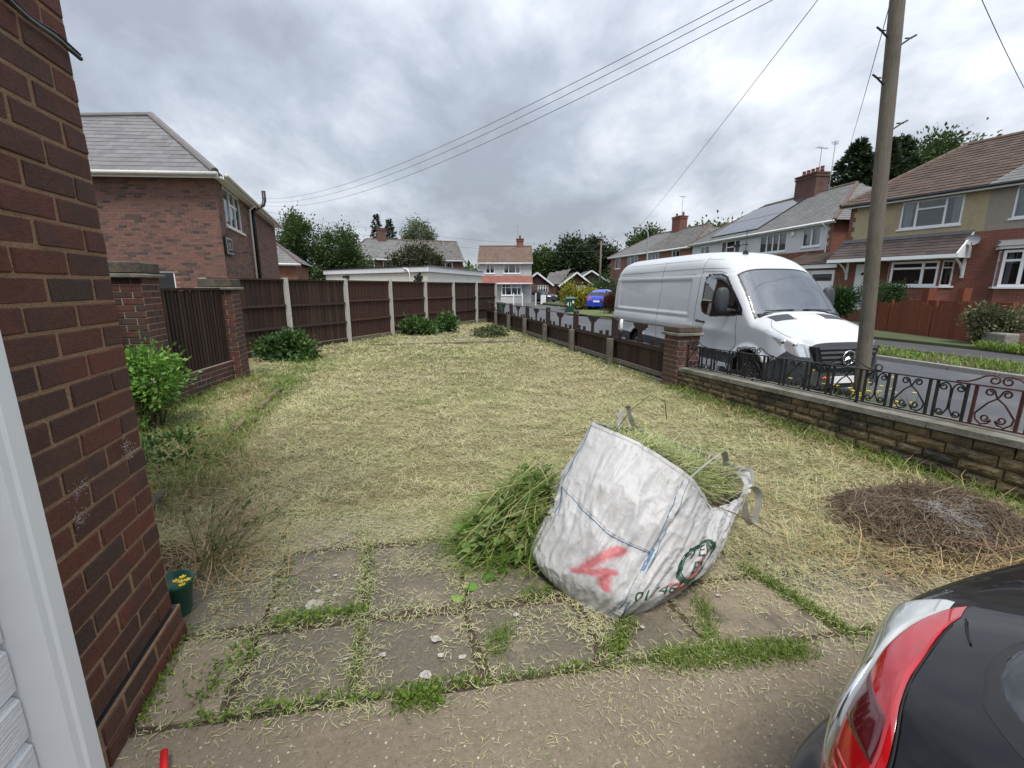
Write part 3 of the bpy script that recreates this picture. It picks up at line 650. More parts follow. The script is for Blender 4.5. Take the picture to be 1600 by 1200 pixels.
# frame of the garage door, and the door of embossed boards
M('door_board', (.74, .76, .78), rough=.4, var=.03, scale=18, stretch=(1.2, 1.2, 16), bump=.55, bscale=11)
gd = MB(); FH.box(gd, DOOR - .045, DOOR + .03, -.02, 2.14, -.12, .03); FH.box(gd, DOOR - .02, DOOR + .034, -.02, 2.14, .03, .042); FH.box(gd, 0, DOOR - .062, 2.08, 2.14, -.12, .03)
gf = gd.build('door_frame', 'upvc', house)
sl = MB(); FH.box(sl, DOOR + .034, DOOR + .044, -.02, 2.14, -.1, .004); sl.build('frame_seal', 'black_plastic', house)
gap = MB(); FH.box(gap, 0, DOOR - .062, -.02, 2.08, -.13, -.115); gap.build('door_backing', 'black_plastic', house)
bh = .155
for i in range(14):
    mb = MB(); z0 = -.01 + i * bh; z1 = z0 + bh - .008; s0, s1 = -.0 , DOOR - .05
    pr = [(z0, -.075), (z0 + .012, -.055), (z1 - .014, -.055), (z1, -.07), (z1, -.11), (z0, -.11)]
    mb.add([FH.p(s0, z, d) for z, d in pr] + [FH.p(s1, z, d) for z, d in pr], [(5, 4, 3, 2, 1, 0), (6, 7, 8, 9, 10, 11)] + [(q, (q + 1) % 6, 6 + (q + 1) % 6, 6 + q) for q in range(6)])
    mb.build('door_board', 'door_board', house)
# black cable clipped across the top of the wall
mb = MB(); pts = [FH.p(LH + .004, 2.31, .03)]
for i in range(1, 25): pts.append(FH.p(LH - i * .045, 2.31 + .0035 * i + .008 * math.sin(i * .9), .022))
mb.tube(pts, .007, 6); mb.tube([p + Vector((0, 0, .013 + .004 * math.sin(i))) for i, p in enumerate(pts)], .004, 5)
c_ = mb.build('cable', 'black_plastic'); tag(c_, 'black cable clipped across the top of the dark brick wall', 'cable')

# ================================================================== boundaries
YA = math.atan2(SU.y, SU.x)
def pier(name, label, corner, w, h, mat='brick_pier', group=None, capw=.07, caph=.13, mort='mortar_pale', nfaces=4):
    """square brick pier: corner is its garden-and-camera corner; bricks on all faces, oversailing course and cap"""
    c = Vector(corner); P_ = thing(name, label, 'pier', (c.x, c.y, 0), group); u = SU; n = SN
    A, B, Cc, D = c, c - n * w, c - n * w + u * w, c + u * w       # A near-right, B near-left, C far-left, D far-right
    core = MB(); g = .006
    ctr = (A + Cc) / 2; core.box((ctr.x, ctr.y, h / 2 - .05), (w - .008, w - .008, h + .1), YA); core.build('mortar', mort, P_)
    k = int(h / .075)
    for i, (p, q) in enumerate(((B, A), (A, D), (D, Cc), (Cc, B))):
        lay(Facade(p[:2], q[:2]), P_, .0, w, 0, k, mat, bl=w / 2 if False else .225, ch=.075, depth=.05, proud=.004, start=.1125 if i % 2 else 0.0, rough=.002)
    z = k * .075
    m1 = MB(); m1.chamfer((ctr.x, ctr.y, z + .022), (w + capw * 1.6, w + capw * 1.6, .044), .008, YA, .003); m1.build('oversail', 'coping', P_)
    m2 = MB(); m2.chamfer((ctr.x, ctr.y, z + .046 + caph / 2), (w + .035, w + .035, caph), .012, YA, .004); m2.build('cap', 'pier_cap', P_)
    return P_
pier('brick_pier', 'tall brick pier behind the bright green rose bush by the house', (-4.2, 5.2), .44, 1.66, group='brick piers in the side fence')
pier('brick_pier', 'tall brick pier where the pale side fence ends at the long panel fence', (-4.44, 7.24), .44, 1.5, group='brick piers in the side fence')
pier('brick_pier', 'short brick pier between the street fence and the stone wall', (2.86, 6.8), .37, .84, caph=.09, capw=.05)

def pale_fence(label, a, b, z0, z1, n, wall_h, bowed=0.0):
    a, b = Vector(a), Vector(b); F = Facade(a[:2], b[:2]); T = thing('pale_fence', label, 'fence', (a.x, a.y, 0), 'pale fences along the side boundary'); L_ = F.len
    if wall_h:
        m = MB(); F.box(m, 0, L_, -.1, wall_h, -.2, -.012); m.build('base_wall', 'mortar_pale', T)
        lay(F, T, 0, L_, 0, int(wall_h / .075), 'brick_pier', ch=.075, depth=.05, proud=-.006, start=.06)
    for z in (z0 + .2, (z0 + z1) / 2, z1 - .12):
        m = MB(); F.box(m, .01, L_ - .01, z - .04, z + .04, -.14, -.1); m.build('rail', 'dark_wood', T)
    st_ = L_ / n
    for i in range(n):
        x = (i + .5) * st_; m = MB(); h1 = z1 + random.uniform(-.03, .02); l = random.uniform(-.008, .008); w = .025
        m.hexa([F.p(x - w, z0, -.045), F.p(x + w, z0, -.045), F.p(x + w, z0, -.098), F.p(x - w, z0, -.098)], [F.p(x - w + l, h1, -.045), F.p(x + w + l, h1, -.045), F.p(x + w + l, h1, -.098), F.p(x - w + l, h1, -.098)])
        m.build('pale', 'fence_wood', T)
    bkm = MB(); F.box(bkm, .01, L_ - .01, z0, z1 - .06, -.19, -.165); bkm.build('backing_board', 'dark_wood', T)
    m = MB(); F.box(m, 0, L_, z1 + .0, z1 + .035, -.16, -.03); m.build('capping', 'fence_wood', T)
    return T
p1 = Vector((-4.2, 5.2)) + SU * .445 - SN * .1; p2 = Vector((-4.44, 7.24)) - SN * .1 - SU * .005
pale_fence('dark pale fence on a low brick base between the two tall piers', p1, p2, .36, 1.5, 21, .375)
p0 = Vector((-4.2, 5.2)) - SN * .28 - SU * .005
pale_fence('dark pale fence left of the rose bush, running behind the house', p0 - SU * 1.9, p0, .3, 1.52, 22, .3)

# ------------------------------------------------------------------ long close-boarded panel fence with concrete posts
FA = Vector((-5.304, 10.742)); FD = Vector((.7557, 1.7432)); FH_ = 1.70
bf = thing('panel_fence', 'dark brown close-boarded panel fence with white concrete posts across the far end', 'fence', (-3.0, 16.0, 0))
Fb = Facade(FA[:2], (FA + FD)[:2]); BL = Fb.len
for i in range(-1, 7):
    F = Facade((FA + FD * i)[:2], (FA + FD * (i + 1))[:2])
    m = MB(); lean = random.uniform(-.012, .012); zt = FH_ + (.06 if i in (0, 2) else .03) + random.uniform(-.01, .02)
    m.hexa([F.p(-.048, -.2, .06), F.p(.048, -.2, .06), F.p(.048, -.2, -.05), F.p(-.048, -.2, -.05)], [F.p(-.048 + lean, zt, .055), F.p(.048 + lean, zt, .055), F.p(.048 + lean, zt - .02, -.05), F.p(-.048 + lean, zt - .02, -.05)])
    m.build('post', 'concrete_post', bf)
    if i == 6: break
    red = i in (1, 2, 3); wm = 'fence_wood_red' if red else 'fence_wood'
    b0, b1, z0, z1 = .052, BL - .052, .16, FH_ - random.uniform(0, .03); nb_ = 15
    pm = MB(); F.box(pm, b0, b1, z0 - .14, z0 - .01, -.02, .012); pn = pm.build('gravel_board', 'weathered_wood' if i > 0 else 'dark_wood', bf)
    fm = MB(); F.box(fm, b0, b1, z1 - .005, z1 + .03, -.045, .03); panel = fm.build('panel', wm, bf)
    sag = random.uniform(-.01, .01)
    for q in range(nb_):
        x0 = b0 + (b1 - b0) * q / nb_; x1 = b0 + (b1 - b0) * (q + 1.12) / nb_; x1 = min(x1, b1)
        m = MB(); j = random.uniform(-.003, .003)
        m.hexa([F.p(x0, z0, -.004 + j), F.p(x1, z0, -.018 + j), F.p(x1, z0, -.026 + j), F.p(x0, z0, -.022 + j)], [F.p(x0, z1 - .006, -.004 + j), F.p(x1, z1 - .006, -.018 + j), F.p(x1, z1 - .006, -.026 + j), F.p(x0, z1 - .006, -.022 + j)])
        m.build('board', wm, panel)
    for z in (z0 + .42, z0 + .93) if not red else (z0 + .45, z0 + .98):
        m = MB(); m.hexa([F.p(b0, z, .026), F.p(b1, z + sag, .026), F.p(b1, z + sag, -.003), F.p(b0, z, -.003)], [F.p(b0, z + .055, .018), F.p(b1, z + .055 + sag, .018), F.p(b1, z + .055 + sag, -.003), F.p(b0, z + .055, -.003)]); m.build('rail', wm if red else 'dark_wood', panel)

# ------------------------------------------------------------------ low street fence: boarded below, stub pales and T ornaments above
sf = thing('street_fence', 'low dark timber street fence with stub pales and T-shaped ornaments', 'fence', st(4, 0, 0))
BAY = 1.913
for i in range(0, 7):
    a = i * BAY
    m = MB(); h = .97 + random.uniform(-.02, .02); m.box(st(a, -.0, h / 2 - .1), (.1, .1, h + .2), YA); m.build('post', 'dark_wood', sf)
    if i < 6:
        m = MB(); hh = .56 + random.uniform(-.06, .05); q = st(a + random.uniform(-.03, .03) - .07, -.12, hh / 2 - .1); m.chamfer(q, (.11, .11, hh + .2), .012, YA, .004); m.build('repair_spur', 'weathered_wood', sf)
for i in range(-1, 6):
    a0, a1 = (i * BAY + .05, (i + 1) * BAY - .05) if i >= 0 else (-1.87, -.05)
    F = Facade(st(a1, -.03)[:2], st(a0, -.03)[:2]); W_ = F.len; dr = random.uniform(-.02, .02)
    if F.n.dot(Vector((-1, -.3))) < 0: F = Facade(st(a0, -.03)[:2], st(a1, -.03)[:2])
    for (z, t_, dep, mt) in ((.1, .07, .045, 'weathered_wood' if i < 3 else 'dark_wood'), (.5 + dr, .07, .05, 'dark_wood')):
        m = MB(); F.box(m, 0, W_, z, z + t_, -.02, -.02 + dep); m.build('rail', mt, sf)
    m = MB(); F.box(m, 0, W_, .9 + dr, .925 + dr, -.02, .0); m.build('top_rail', 'weathered_wood', sf)
    nbd = 16
    for q in range(nbd):
        x0, x1 = W_ * q / nbd + .003, W_ * (q + 1) / nbd - .003; m = MB(); d = random.uniform(-.004, .004)
        F.box(m, x0, x1, .05, .5 + dr, -.045 + d, -.025 + d); m.build('board', 'fence_wood', sf)
    for q in (.12, .27, .73, .88):
        x = W_ * q; m = MB(); F.box(m, x - .045, x + .045, .57 + dr, .655 + dr + random.uniform(-.02, .02), -.02, .012); m.build('stub_pale', 'dark_wood', sf)
    x = W_ * .5; m = MB(); zt = .9 + dr
    prof = [(-.22, 0), (.22, 0), (.22, -.05), (.17, -.07), (.15, -.1), (.08, -.115), (.055, -.15), (.05, -.33), (-.05, -.33), (-.055, -.15), (-.08, -.115), (-.15, -.1), (-.17, -.07), (-.22, -.05)]
    m.prism([F.p(x + px, zt + pz, -.018) for px, pz in prof], Vector((F.n.x, F.n.y, 0)) * .022); m.build('ornament', 'dark_wood', sf)
mb = MB(); F = Facade(st(-.6, -.05)[:2], st(-.5, -.05)[:2])
q = st(-.38, -.06, .9)

pts = [Vector(q) + Vector(v) for v in ((0, .04, .03), (-.01, 0, .035), (-.02, -.02, -.02), (-.02, -.03, -.1), (-.015, -.035, -.17))]
mb.tube(pts, [.02, .028, .03, .03, .014], 8); rg = mb.build('rag', 'curtain', smooth=True); tag(rg, 'pale rag hung over the top rail of the street fence', 'rag')

# ------------------------------------------------------------------ garden wall of split stone with coping
wl = thing('stone_wall', 'low yellowish split-stone garden wall with mossy coping along the pavement', 'wall', st(-4, 0, 0))
WA0, WA1 = -12.0, -1.94
def wz(a): return .285 + .036 * (-2.0 - a)
FW = Facade(st(WA1, -.1)[:2], st(WA0, -.1)[:2])
if FW.n.x > 0: FW = Facade(st(WA0, -.1)[:2], st(WA1, -.1)[:2])
flip = (Vector(FW.p(0, 0)[:2]) - Vector(st(WA1, -.1)[:2])).length < .01    # s=0 at the pier end
m = MB(); WL = FW.len
def sa(s_): return WA1 - s_ if flip else WA0 + s_
m.add([FW.p(0, -.15, -.012), FW.p(WL, -.15, -.012), FW.p(WL, wz(sa(WL)), -.012), FW.p(0, wz(sa(0)), -.012), FW.p(0, -.15, -.23), FW.p(WL, -.15, -.23), FW.p(WL, wz(sa(WL)), -.23), FW.p(0, wz(sa(0)), -.23)], [(0, 1, 2, 3), (7, 6, 5, 4), (3, 2, 6, 7), (0, 3, 7, 4), (1, 5, 6, 2)])
m.build('mortar', 'walling_mortar', wl, fix=False)
nst = 0
for r in range(6):
    x = random.uniform(-.2, 0)
    while x < WL:
        ln = random.choice((.16, .2, .24, .28, .33)); x0, x1 = max(x, 0), min(x + ln, WL); x += ln
        if x1 - x0 < .06: continue
        ac = sa((x0 + x1) / 2); tot = wz(ac) + .12; rh = tot / 6
        z = -.12 + rh * r; w_ = x1 - x0 - .008; h_ = rh - .009; c = FW.p((x0 + x1) / 2, z + rh / 2, -.03 + random.uniform(-.004, .006))
        nst += 1
        key = ('stone', round(w_, 2), round(h_ / .006))
        if key not in BRK:
            BRK[key] = []
            for q in range(3):
                k2 = MB(); nx, nz = 7, 3; D_ = .08; vs = []; fs = []
                hw, hh = round(w_, 2) / 2, round(h_ / .006) * .006 / 2
                for jz in range(nz + 1):
                    for jx in range(nx + 1):
                        ex = min(jx, nx - jx) == 0 or min(jz, nz - jz) == 0
                        vs.append((-hw + 2 * hw * jx / nx, (-D_ / 2 + .012 if ex else -D_ / 2 - random.uniform(-.002, .01)), -hh + 2 * hh * jz / nz))
                fs = [(jz * (nx + 1) + jx, jz * (nx + 1) + jx + 1, (jz + 1) * (nx + 1) + jx + 1, (jz + 1) * (nx + 1) + jx) for jz in range(nz) for jx in range(nx)]
                o0 = len(vs); vs += [(-hw, D_ / 2, -hh), (hw, D_ / 2, -hh), (hw, D_ / 2, hh), (-hw, D_ / 2, hh)]; tl = nz * (nx + 1)
                fs += [(0, nx, o0 + 1, o0)[::-1], (tl, tl + nx, o0 + 2, o0 + 3), (0, tl, o0 + 3, o0), (nx, tl + nx, o0 + 2, o0 + 1)[::-1]]
                k2.add(vs, fs); me = k2.mesh('stone'); me.materials.append(MATS['walling_stone']); BRK[key].append(me)
        link('stone', random.choice(BRK[key]), None, wl, c, (0, 0, FW.ang))
x = 0.0
while x < WL - .05:
    ln = min(.9, WL - x); m = MB(); a0, a1 = sa(x + .003), sa(x + ln - .003); z0, z1 = wz(a0) + .002, wz(a1) + .002; o_, i_ = .035, -.27; j = random.uniform(-.004, .004)
    m.hexa([FW.p(x + .003, z0, o_ + j), FW.p(x + ln - .003, z1, o_ + j), FW.p(x + ln - .003, z1, i_), FW.p(x + .003, z0, i_)], [FW.p(x + .003, z0 + .05, o_ - .004 + j), FW.p(x + ln - .003, z1 + .05, o_ - .004 + j), FW.p(x + ln - .003, z1 + .055, i_), FW.p(x + .003, z0 + .055, i_)])
    m.build('coping_stone', 'coping', wl); x += ln

# ------------------------------------------------------------------ wrought railing on the wall
rl = thing('iron_railing', 'black wrought iron scroll railing, rusty red further along, on the stone wall', 'railing', st(-4, .05, .4))
def rp_(s_, z, d=-.12): return FW.p(s_, wz(sa(s_)) + .052 + z, d)
RH, R0 = .335, .025
def imat(s_): return 'iron_rust' if s_ > 3.75 else 'iron_black'
REND = 8.6
x = .06
while x < REND:
    e = min(x + 1.2, REND); m = MB()
    for z in (R0, RH): m.bar(rp_(x, z), rp_(e, z), .03 if z == RH else .024, .01 if z == RH else .01)
    m.build('rail', imat((x + e) / 2), rl); x = e
def spiral(cx, cz, r, a0, turns, sgn, n=18):
    return [(cx + r * (1 - .62 * i / n) * math.cos(a0 + sgn * turns * 2 * math.pi * i / n), cz + r * (1 - .62 * i / n) * math.sin(a0 + sgn * turns * 2 * math.pi * i / n)) for i in range(n + 1)]
def strip(path, mt, name='scroll', rad=.0066):
    m = MB(); m.tube([rp_(px, pz) for px, pz in path], rad, 5); m.build(name, mt, rl, smooth=True)
x = .06; unit = 0
while x < REND - .3:
    lyre = unit % 2 == 0; w = .2 if lyre else .27; mt = imat(x)
    for xx in (x, x + w):
        m = MB(); m.bar(rp_(xx, R0), rp_(xx, RH), .018, .018, up=(0.2706, -.9627, 0)); m.build('bar', mt, rl)
    cx = x + w / 2; zm = (R0 + RH) / 2; r_ = .036
    for sg in (-1, 1):
        if lyre:     # two C-scrolls meeting at a central stem
            top = [(cx + sg * .004, zm - .06), (cx + sg * .004, zm + .04)] + [(cx + sg * (.05 - .046 * math.cos(t_)), RH - .075 + .062 * math.sin(t_)) for t_ in (.3, .7, 1.1, 1.5)] + [(cx + sg * (.056 + a_), z_) for a_, z_ in [(q[0], RH - .05 + q[1]) for q in spiral(0, 0, r_ * .8, 1.2, 1.2, -1)]]
            strip(top, mt)
            bot = [(cx + sg * .004, zm + .02), (cx + sg * .006, zm - .07)] + [(cx + sg * (.056 + q[0]), R0 + .05 + q[1]) for q in spiral(0, 0, r_ * .8, -2.4, 1.2, 1)]
            strip(bot, mt)
        else:        # heart: crossing straps that curl inward at the foot and outward at the head
            s1_ = [(cx - sg * (w / 2 - .02), R0 + .09), (cx - sg * .05, zm + .03), (cx, zm + .07), (cx + sg * .018, RH - .05)] + [(cx + sg * (.05 + q[0]), RH - .046 + q[1]) for q in spiral(0, 0, r_ * .85, 2.9, 1.25, -1)]
            strip(s1_, mt)
            s2_ = [(cx - sg * (w / 2 - .02), R0 + .09), (cx - sg * (w / 2 - .028), R0 + .045), (cx - sg * .07, R0 + .012), (cx - sg * .03, R0 + .025), (cx - sg * .012, R0 + .05)] + [(cx - sg * (.048 + q[0]), R0 + .066 + q[1]) for q in spiral(0, 0, r_ * .85, -2.9, 1.2, 1)]
            strip(s2_, mt)
    if lyre and (unit // 2) % 3 == 2: strip([(cx + .028 * math.cos(t_ * .45), RH + .036 + .028 * math.sin(t_ * .45)) for t_ in range(15)], mt, 'finial_ring')
    if not lyre and (unit // 2) % 2 == 0:
        for sg in (-1, 1):
            arch = [(cx + sg * .27, RH + .012), (cx + sg * .2, RH + .018), (cx + sg * .15, RH + .04), (cx + sg * .1, RH + .075), (cx + sg * .05, RH + .088)] + [(cx + sg * (.04 + q[0]), RH + .05 + q[1]) for q in spiral(0, 0, .036, 1.3, 1.2, 1)]
            strip(arch, mt, 'crest_scroll')
    x += w + .055; unit += 1
for s_ in (.3, 1.6, 2.9, 4.15, 5.4):
    m = MB(); m.bar(rp_(s_, -.02), rp_(s_, R0), .02, .02, up=(.27, -.96, 0)); m.build('foot', imat(s_), rl)

# ------------------------------------------------------------------ bed edging and the concrete base at the far end
ed = thing('edging_stones', 'row of old grey edging stones half buried in dry grass', 'edging', (-3.0, 5.0, 0))
pth = [Vector((-2.45, 2.7)), Vector((-2.62, 3.4)), Vector((-2.9, 4.4)), Vector((-3.12, 5.3)), Vector((-3.4, 6.4)), Vector((-3.62, 7.3))]
for i in range(len(pth) - 1):
    n = 2
    for q in range(n):
        if (i * n + q) in (1, 5, 8): continue
        a_, b_ = pth[i].lerp(pth[i + 1], q / n), pth[i].lerp(pth[i + 1], (q + .96) / n); d = b_ - a_; m = MB()
        m.chamfer(((a_.x + b_.x) / 2, (a_.y + b_.y) / 2, .0 + random.uniform(-.05, .025)), (d.length * random.uniform(.8, 1), .07, .2), .014, math.atan2(d.y, d.x) + random.uniform(-.04, .04), .006); m.build('edging_stone', 'walling_stone', ed)
M('patio', (.17, .15, .105), rough=.95, var=.25, scale=20, bump=.4, stain=((.26, .23, .14), .48, .7), stainscale=1.5)
bs = bpy.data.objects.new('concrete_base', None); COL.objects.link(bs); bs['kind'] = 'structure'; ORG[bs] = Vector((0, 0, 0))
for cs in ([(-3.6, 11.8), (-1.6, 12.2), (-2.3, 16.4), (-3.2, 15.4)], [(-1.55, 12.22), (.45, 12.7), (-.2, 15.4), (-2.25, 16.4)]):
    cast('base_slab', cs, .035, 'patio', n=16, wob=.03, par=bs)
eb = MB(); eb.bar((-3.75, 11.72, .02), (.5, 12.62, .02), .05, .1); q = eb.build('edge_board', 'weathered_wood', bs)

# ================================================================== houses
def off(F, s_, d): q = F.p(s_, 0, d); return (q.x, q.y)
def capline(par, a, b, r, mat, name='ridge'):
    m = MB(); a, b = Vector(a), Vector(b); n = max(2, int((b - a).length / .45)); pts = []; rad = []
    for i in range(n):
        pts += [a.lerp(b, i / n), a.lerp(b, (i + .97) / n)]; rad += [r * 1.06, r * .97]
    m.tube(pts, rad, 8); return m.build(name, mat, par, smooth=False)
def chimney(par, c, w, d, z0, z1, ang, mat, pots=3, potmat='brick_orange'):
    m = MB(); m.box((c[0], c[1], (z0 + z1) / 2), (w, d, z1 - z0), ang); m.box((c[0], c[1], z1 - .22), (w + .1, d + .1, .12), ang); m.box((c[0], c[1], z1 - .05), (w + .14, d + .14, .1), ang)
    o = m.build('chimney', mat, par)
    for i in range(pots):
        t = (i - (pots - 1) / 2) * (w - .3) / max(1, pots - 1); p = Vector((c[0], c[1], z1)) + Matrix.Rotation(ang, 3, 'Z') @ Vector((t, 0, 0))
        k = MB(); k.lathe(p, [(.0, 0), (.13, 0), (.115, .2), (.1, .3), (.125, .32), (.12, .38), (.08, .38), (.08, .3)], 10); k.build('chimney_pot', 'tile_red', o, smooth=True)
    return o
def aerial(par, p, h, ang=0.0):
    m = MB(); p = Vector(p); m.tube([p, p + Vector((0, 0, h))], .02, 6); u = Vector((math.cos(ang), math.sin(ang), 0)); v = Vector((-u.y, u.x, 0)); t = p + Vector((0, 0, h - .03))
    m.tube([t - u * .45, t + u * .5], .014, 5)
    for i in range(8): c = t + u * (-.4 + i * .125); m.tube([c - v * (.22 - .01 * i), c + v * (.22 - .01 * i)], .008, 4)
    m.build('aerial', 'steel_grey', par)
def gutter(par, a, b, mat='upvc', r=.06, fascia=.16, n=None):
    a, b = Vector(a), Vector(b); m = MB(); m.tube([a, b], r, 10); g = m.build('gutter', mat, par, smooth=True)
    d = (b - a).normalized(); sd = Vector((d.y, -d.x, 0)) if n is None else Vector((n[0], n[1], 0)); k = MB(); o = -sd * (r + .02); k.bar(a + o - Vector((0, 0, fascia / 2 - r)), b + o - Vector((0, 0, fascia / 2 - r)), .03, fascia); k.build('fascia', 'upvc', par); return g
def downpipe(par, pts, mat='upvc', r=.035):
    m = MB(); m.tube(pts, r, 8); return m.build('downpipe', mat, par, smooth=True)

# ---- neighbour's house beyond the side fence: bricks and slates laid singly
C0, CL, CB = Vector((-8.6, 13.9)), Vector((-14.0, 13.55)), Vector((-12.7, 25.2)); ez = 4.72
nh = thing('neighbour_house', 'mottled brick house with grey slate hipped roof beyond the side fence', 'house', (C0.x, C0.y, 0))
F1 = Facade(CL[:2], C0[:2]); F2 = Facade(C0[:2], CB[:2])
w1 = [(2.35, 3.9, .9, 2.02)]; w2 = [(.85, 3.35, 3.42, 4.62)]
wall(F1, nh, 0, F1.len, -.1, ez + .05, w1, 'mortar_neigh', d=-.004); wall(F2, nh, 0, F2.len, -.1, ez + .05, w2, 'mortar_neigh', d=-.004)
def sk(ws): return lambda s_, z: any(w[0] - .1 < s_ < w[1] + .1 and w[2] - .02 < z < w[3] + .02 for w in ws)
lay(F1, nh, 2.0, F1.len, 1.35, 46, 'brick_neigh', depth=.04, proud=.002, skip=sk(w1), maxn=300, keep=lambda t: -(t[2] * .8 + t[0] * .6), rough=.001, jit=.0008, chf=.002)
lay(F2, nh, 0, F2.len, 1.35, 46, 'brick_neigh', depth=.04, proud=.002, skip=sk(w2), maxn=0, start=.11, rough=.001)
for w in w1: window(F1, nh, *w, cols=(.5,), d=-.05)
for w in w2: window(F2, nh, *w, cols=(.36, .66), tran=[None, .62, None], d=-.03, curt=.0, fw=.07)
ov = .32
eL, eC, eB = F1.p(-.2, ez, ov), F1.p(F1.len + .22, ez, ov), F2.p(F2.len + .3, ez, ov)
ap = Vector((-11.75, 16.1, 7.0)); lf = ap + (Vector(eL) - Vector(eC)).normalized() * 3.4 - (ap - Vector(eC).lerp(Vector(eL), .5)).normalized() * .3; apb = Vector((-14.6, 24.0, 7.0))
roof_slope(nh, [eL, eC, ap, lf], 'slate_grey', tw=.45, th=.235, lift=.014, indiv=300)
roof_slope(nh, [eC, eB, apb, ap], 'slate_grey', tw=.45, th=.235, lift=.014)
capline(nh, ap, eC, .11, 'ridge_grey'); capline(nh, lf, ap, .1, 'ridge_grey'); capline(nh, ap, apb, .1, 'ridge_grey')
gutter(nh, F1.p(-.2, ez - .06, ov + .03), F1.p(F1.len + .26, ez - .06, ov + .03), 'gutter_grey', n=F1.n); gutter(nh, F2.p(-.2, ez - .06, ov + .03), F2.p(F2.len + .2, ez - .06, ov + .03), 'gutter_grey', n=F2.n)
m = MB(); m.hexa([F1.p(0, ez - .1, ov), F1.p(F1.len + .1, ez - .1, ov), F1.p(F1.len, ez - .1, -.05), F1.p(0, ez - .1, -.05)], [F1.p(0, ez - .07, ov), F1.p(F1.len + .1, ez - .07, ov), F1.p(F1.len, ez - .07, -.05), F1.p(0, ez - .07, -.05)]); m.build('soffit', 'upvc', nh)
m = MB(); m.hexa([F2.p(0, ez - .1, ov), F2.p(F2.len, ez - .1, ov), F2.p(F2.len, ez - .1, -.05), F2.p(0, ez - .1, -.05)], [F2.p(0, ez - .07, ov), F2.p(F2.len, ez - .07, ov), F2.p(F2.len, ez - .07, -.05), F2.p(0, ez - .07, -.05)]); m.build('soffit', 'upvc', nh)
downpipe(nh, [F2.p(4.55, ez - .1, ov), F2.p(4.5, ez - .3, .1), F2.p(4.5, 0, .07)])
downpipe(nh, [F2.p(5.0, .2, .12), F2.p(5.0, 4.2, .12), F2.p(5.06, 4.5, .16), F2.p(5.3, 4.75, .48), F2.p(5.42, 4.95, .52), F2.p(5.42, 5.3, .52)], 'black_plastic', .075)
hp = thing('basketball_hoop', 'small black basketball hoop with backboard on the neighbour house wall', 'hoop', F2.p(.5, 2.8, .05))
m = MB(); F2.box(m, .12, .95, 2.5, 3.05, .03, .07); m.build('backboard', 'black_plastic', hp)
for (a, b, c, d) in ((.18, .9, 2.98, 3.0), (.18, .9, 2.55, 2.57), (.18, .2, 2.57, 2.98), (.88, .9, 2.57, 2.98), (.42, .66, 2.84, 2.855), (.42, .66, 2.66, 2.675), (.42, .435, 2.675, 2.84), (.645, .66, 2.675, 2.84)):
    m = MB(); F2.box(m, a, b, c, d, .072, .076); m.build('line', 'upvc', hp)
m = MB(); c = F2.p(.54, 2.6, .33); m.tube([c + Vector((.23 * math.cos(t * math.pi / 10), .23 * math.sin(t * math.pi / 10), 0)) for t in range(21)], .01, 6); m.tube([F2.p(.54, 2.6, .07), F2.p(.54, 2.6, .12)], .02, 6); m.build('rim', 'black_plastic', hp)

# ---- helper for the plainer houses further off
def hip_house(name, label, a, b, depth, z0, ze, zr, wallmat, tilemat, wins=(), over=.35, hipL=True, hipR=True, tw=.3, th=.3, ridgemat='ridge_brown', lower=None, group=None, back=True):
    """front wall from a to b (viewer's left to right); gable or hip at either end"""
    F = Facade(a, b, 0); T = thing(name, label, 'house', F.p(F.len / 2, z0, 0), group); L_ = F.len
    hs = [w[:4] for w in wins]
    if lower:
        zl, m2 = lower; wall(F, T, 0, L_, z0, zl, [h for h in hs if h[3] < zl], m2); wall(F, T, 0, L_, zl, ze, [h for h in hs if h[3] > zl], wallmat)
    else: wall(F, T, 0, L_, z0, ze, hs, wallmat)
    for w in wins: window(F, T, *w[:4], **(w[4] if len(w) > 4 else {}))
    FL = Facade(off(F, 0, -depth), a); FRr = Facade(b, off(F, L_, -depth))
    for G_, hp_ in ((FL, hipL), (FRr, hipR)):
        wall(G_, T, 0, G_.len, z0, ze, [], wallmat if not lower else lower[1], name='end_wall')
        if not hp_:
            m = MB(); m.quad(G_.p(0, ze, 0), G_.p(G_.len, ze, 0), G_.p(G_.len / 2, zr, 0)); m.build('gable', wallmat, T, fix=False)
    hl = depth / 2 * .8 if hipL else -.15; hr = depth / 2 * .8 if hipR else -.15
    e0, e1 = F.p(-over * (1 if hipL else .4), ze, over), F.p(L_ + over * (1 if hipR else .4), ze, over); r0, r1 = F.p(hl, zr, -depth / 2), F.p(L_ - hr, zr, -depth / 2)
    g0, g1 = F.p(-over * (1 if hipL else .4), ze, -depth - over), F.p(L_ + over * (1 if hipR else .4), ze, -depth - over)
    tm = tilemat if isinstance(tilemat, (list, tuple)) else [tilemat]
    if len(tm) == 2:
        fr = .5; em, rm = e0.lerp(e1, fr), r0.lerp(r1, fr)
        em = Vector(F.p(L_ * .5, ze, over)); rm = Vector(F.p(L_ * .5, zr, -depth / 2))
        roof_slope(T, [e0, em, rm, r0], tm[0], tw, th); roof_slope(T, [em, e1, r1, rm], tm[1], tw, th)
    else: roof_slope(T, [e0, e1, r1, r0], tm[0], tw, th)
    if hipL: roof_slope(T, [g0, e0, r0], tm[0], tw, th)
    if hipR: roof_slope(T, [e1, g1, r1], tm[-1], tw, th)
    if back: roof_slope(T, [g1, g0, r0, r1], tm[0], tw * 2, th * 2)
    capline(T, r0, r1, .1, ridgemat)
    if hipL: capline(T, e0, r0, .09, ridgemat)
    if hipR: capline(T, e1, r1, .09, ridgemat)
    gutter(T, e0 - Vector((0, 0, .05)), e1 - Vector((0, 0, .05)), n=F.n)
    return T, F

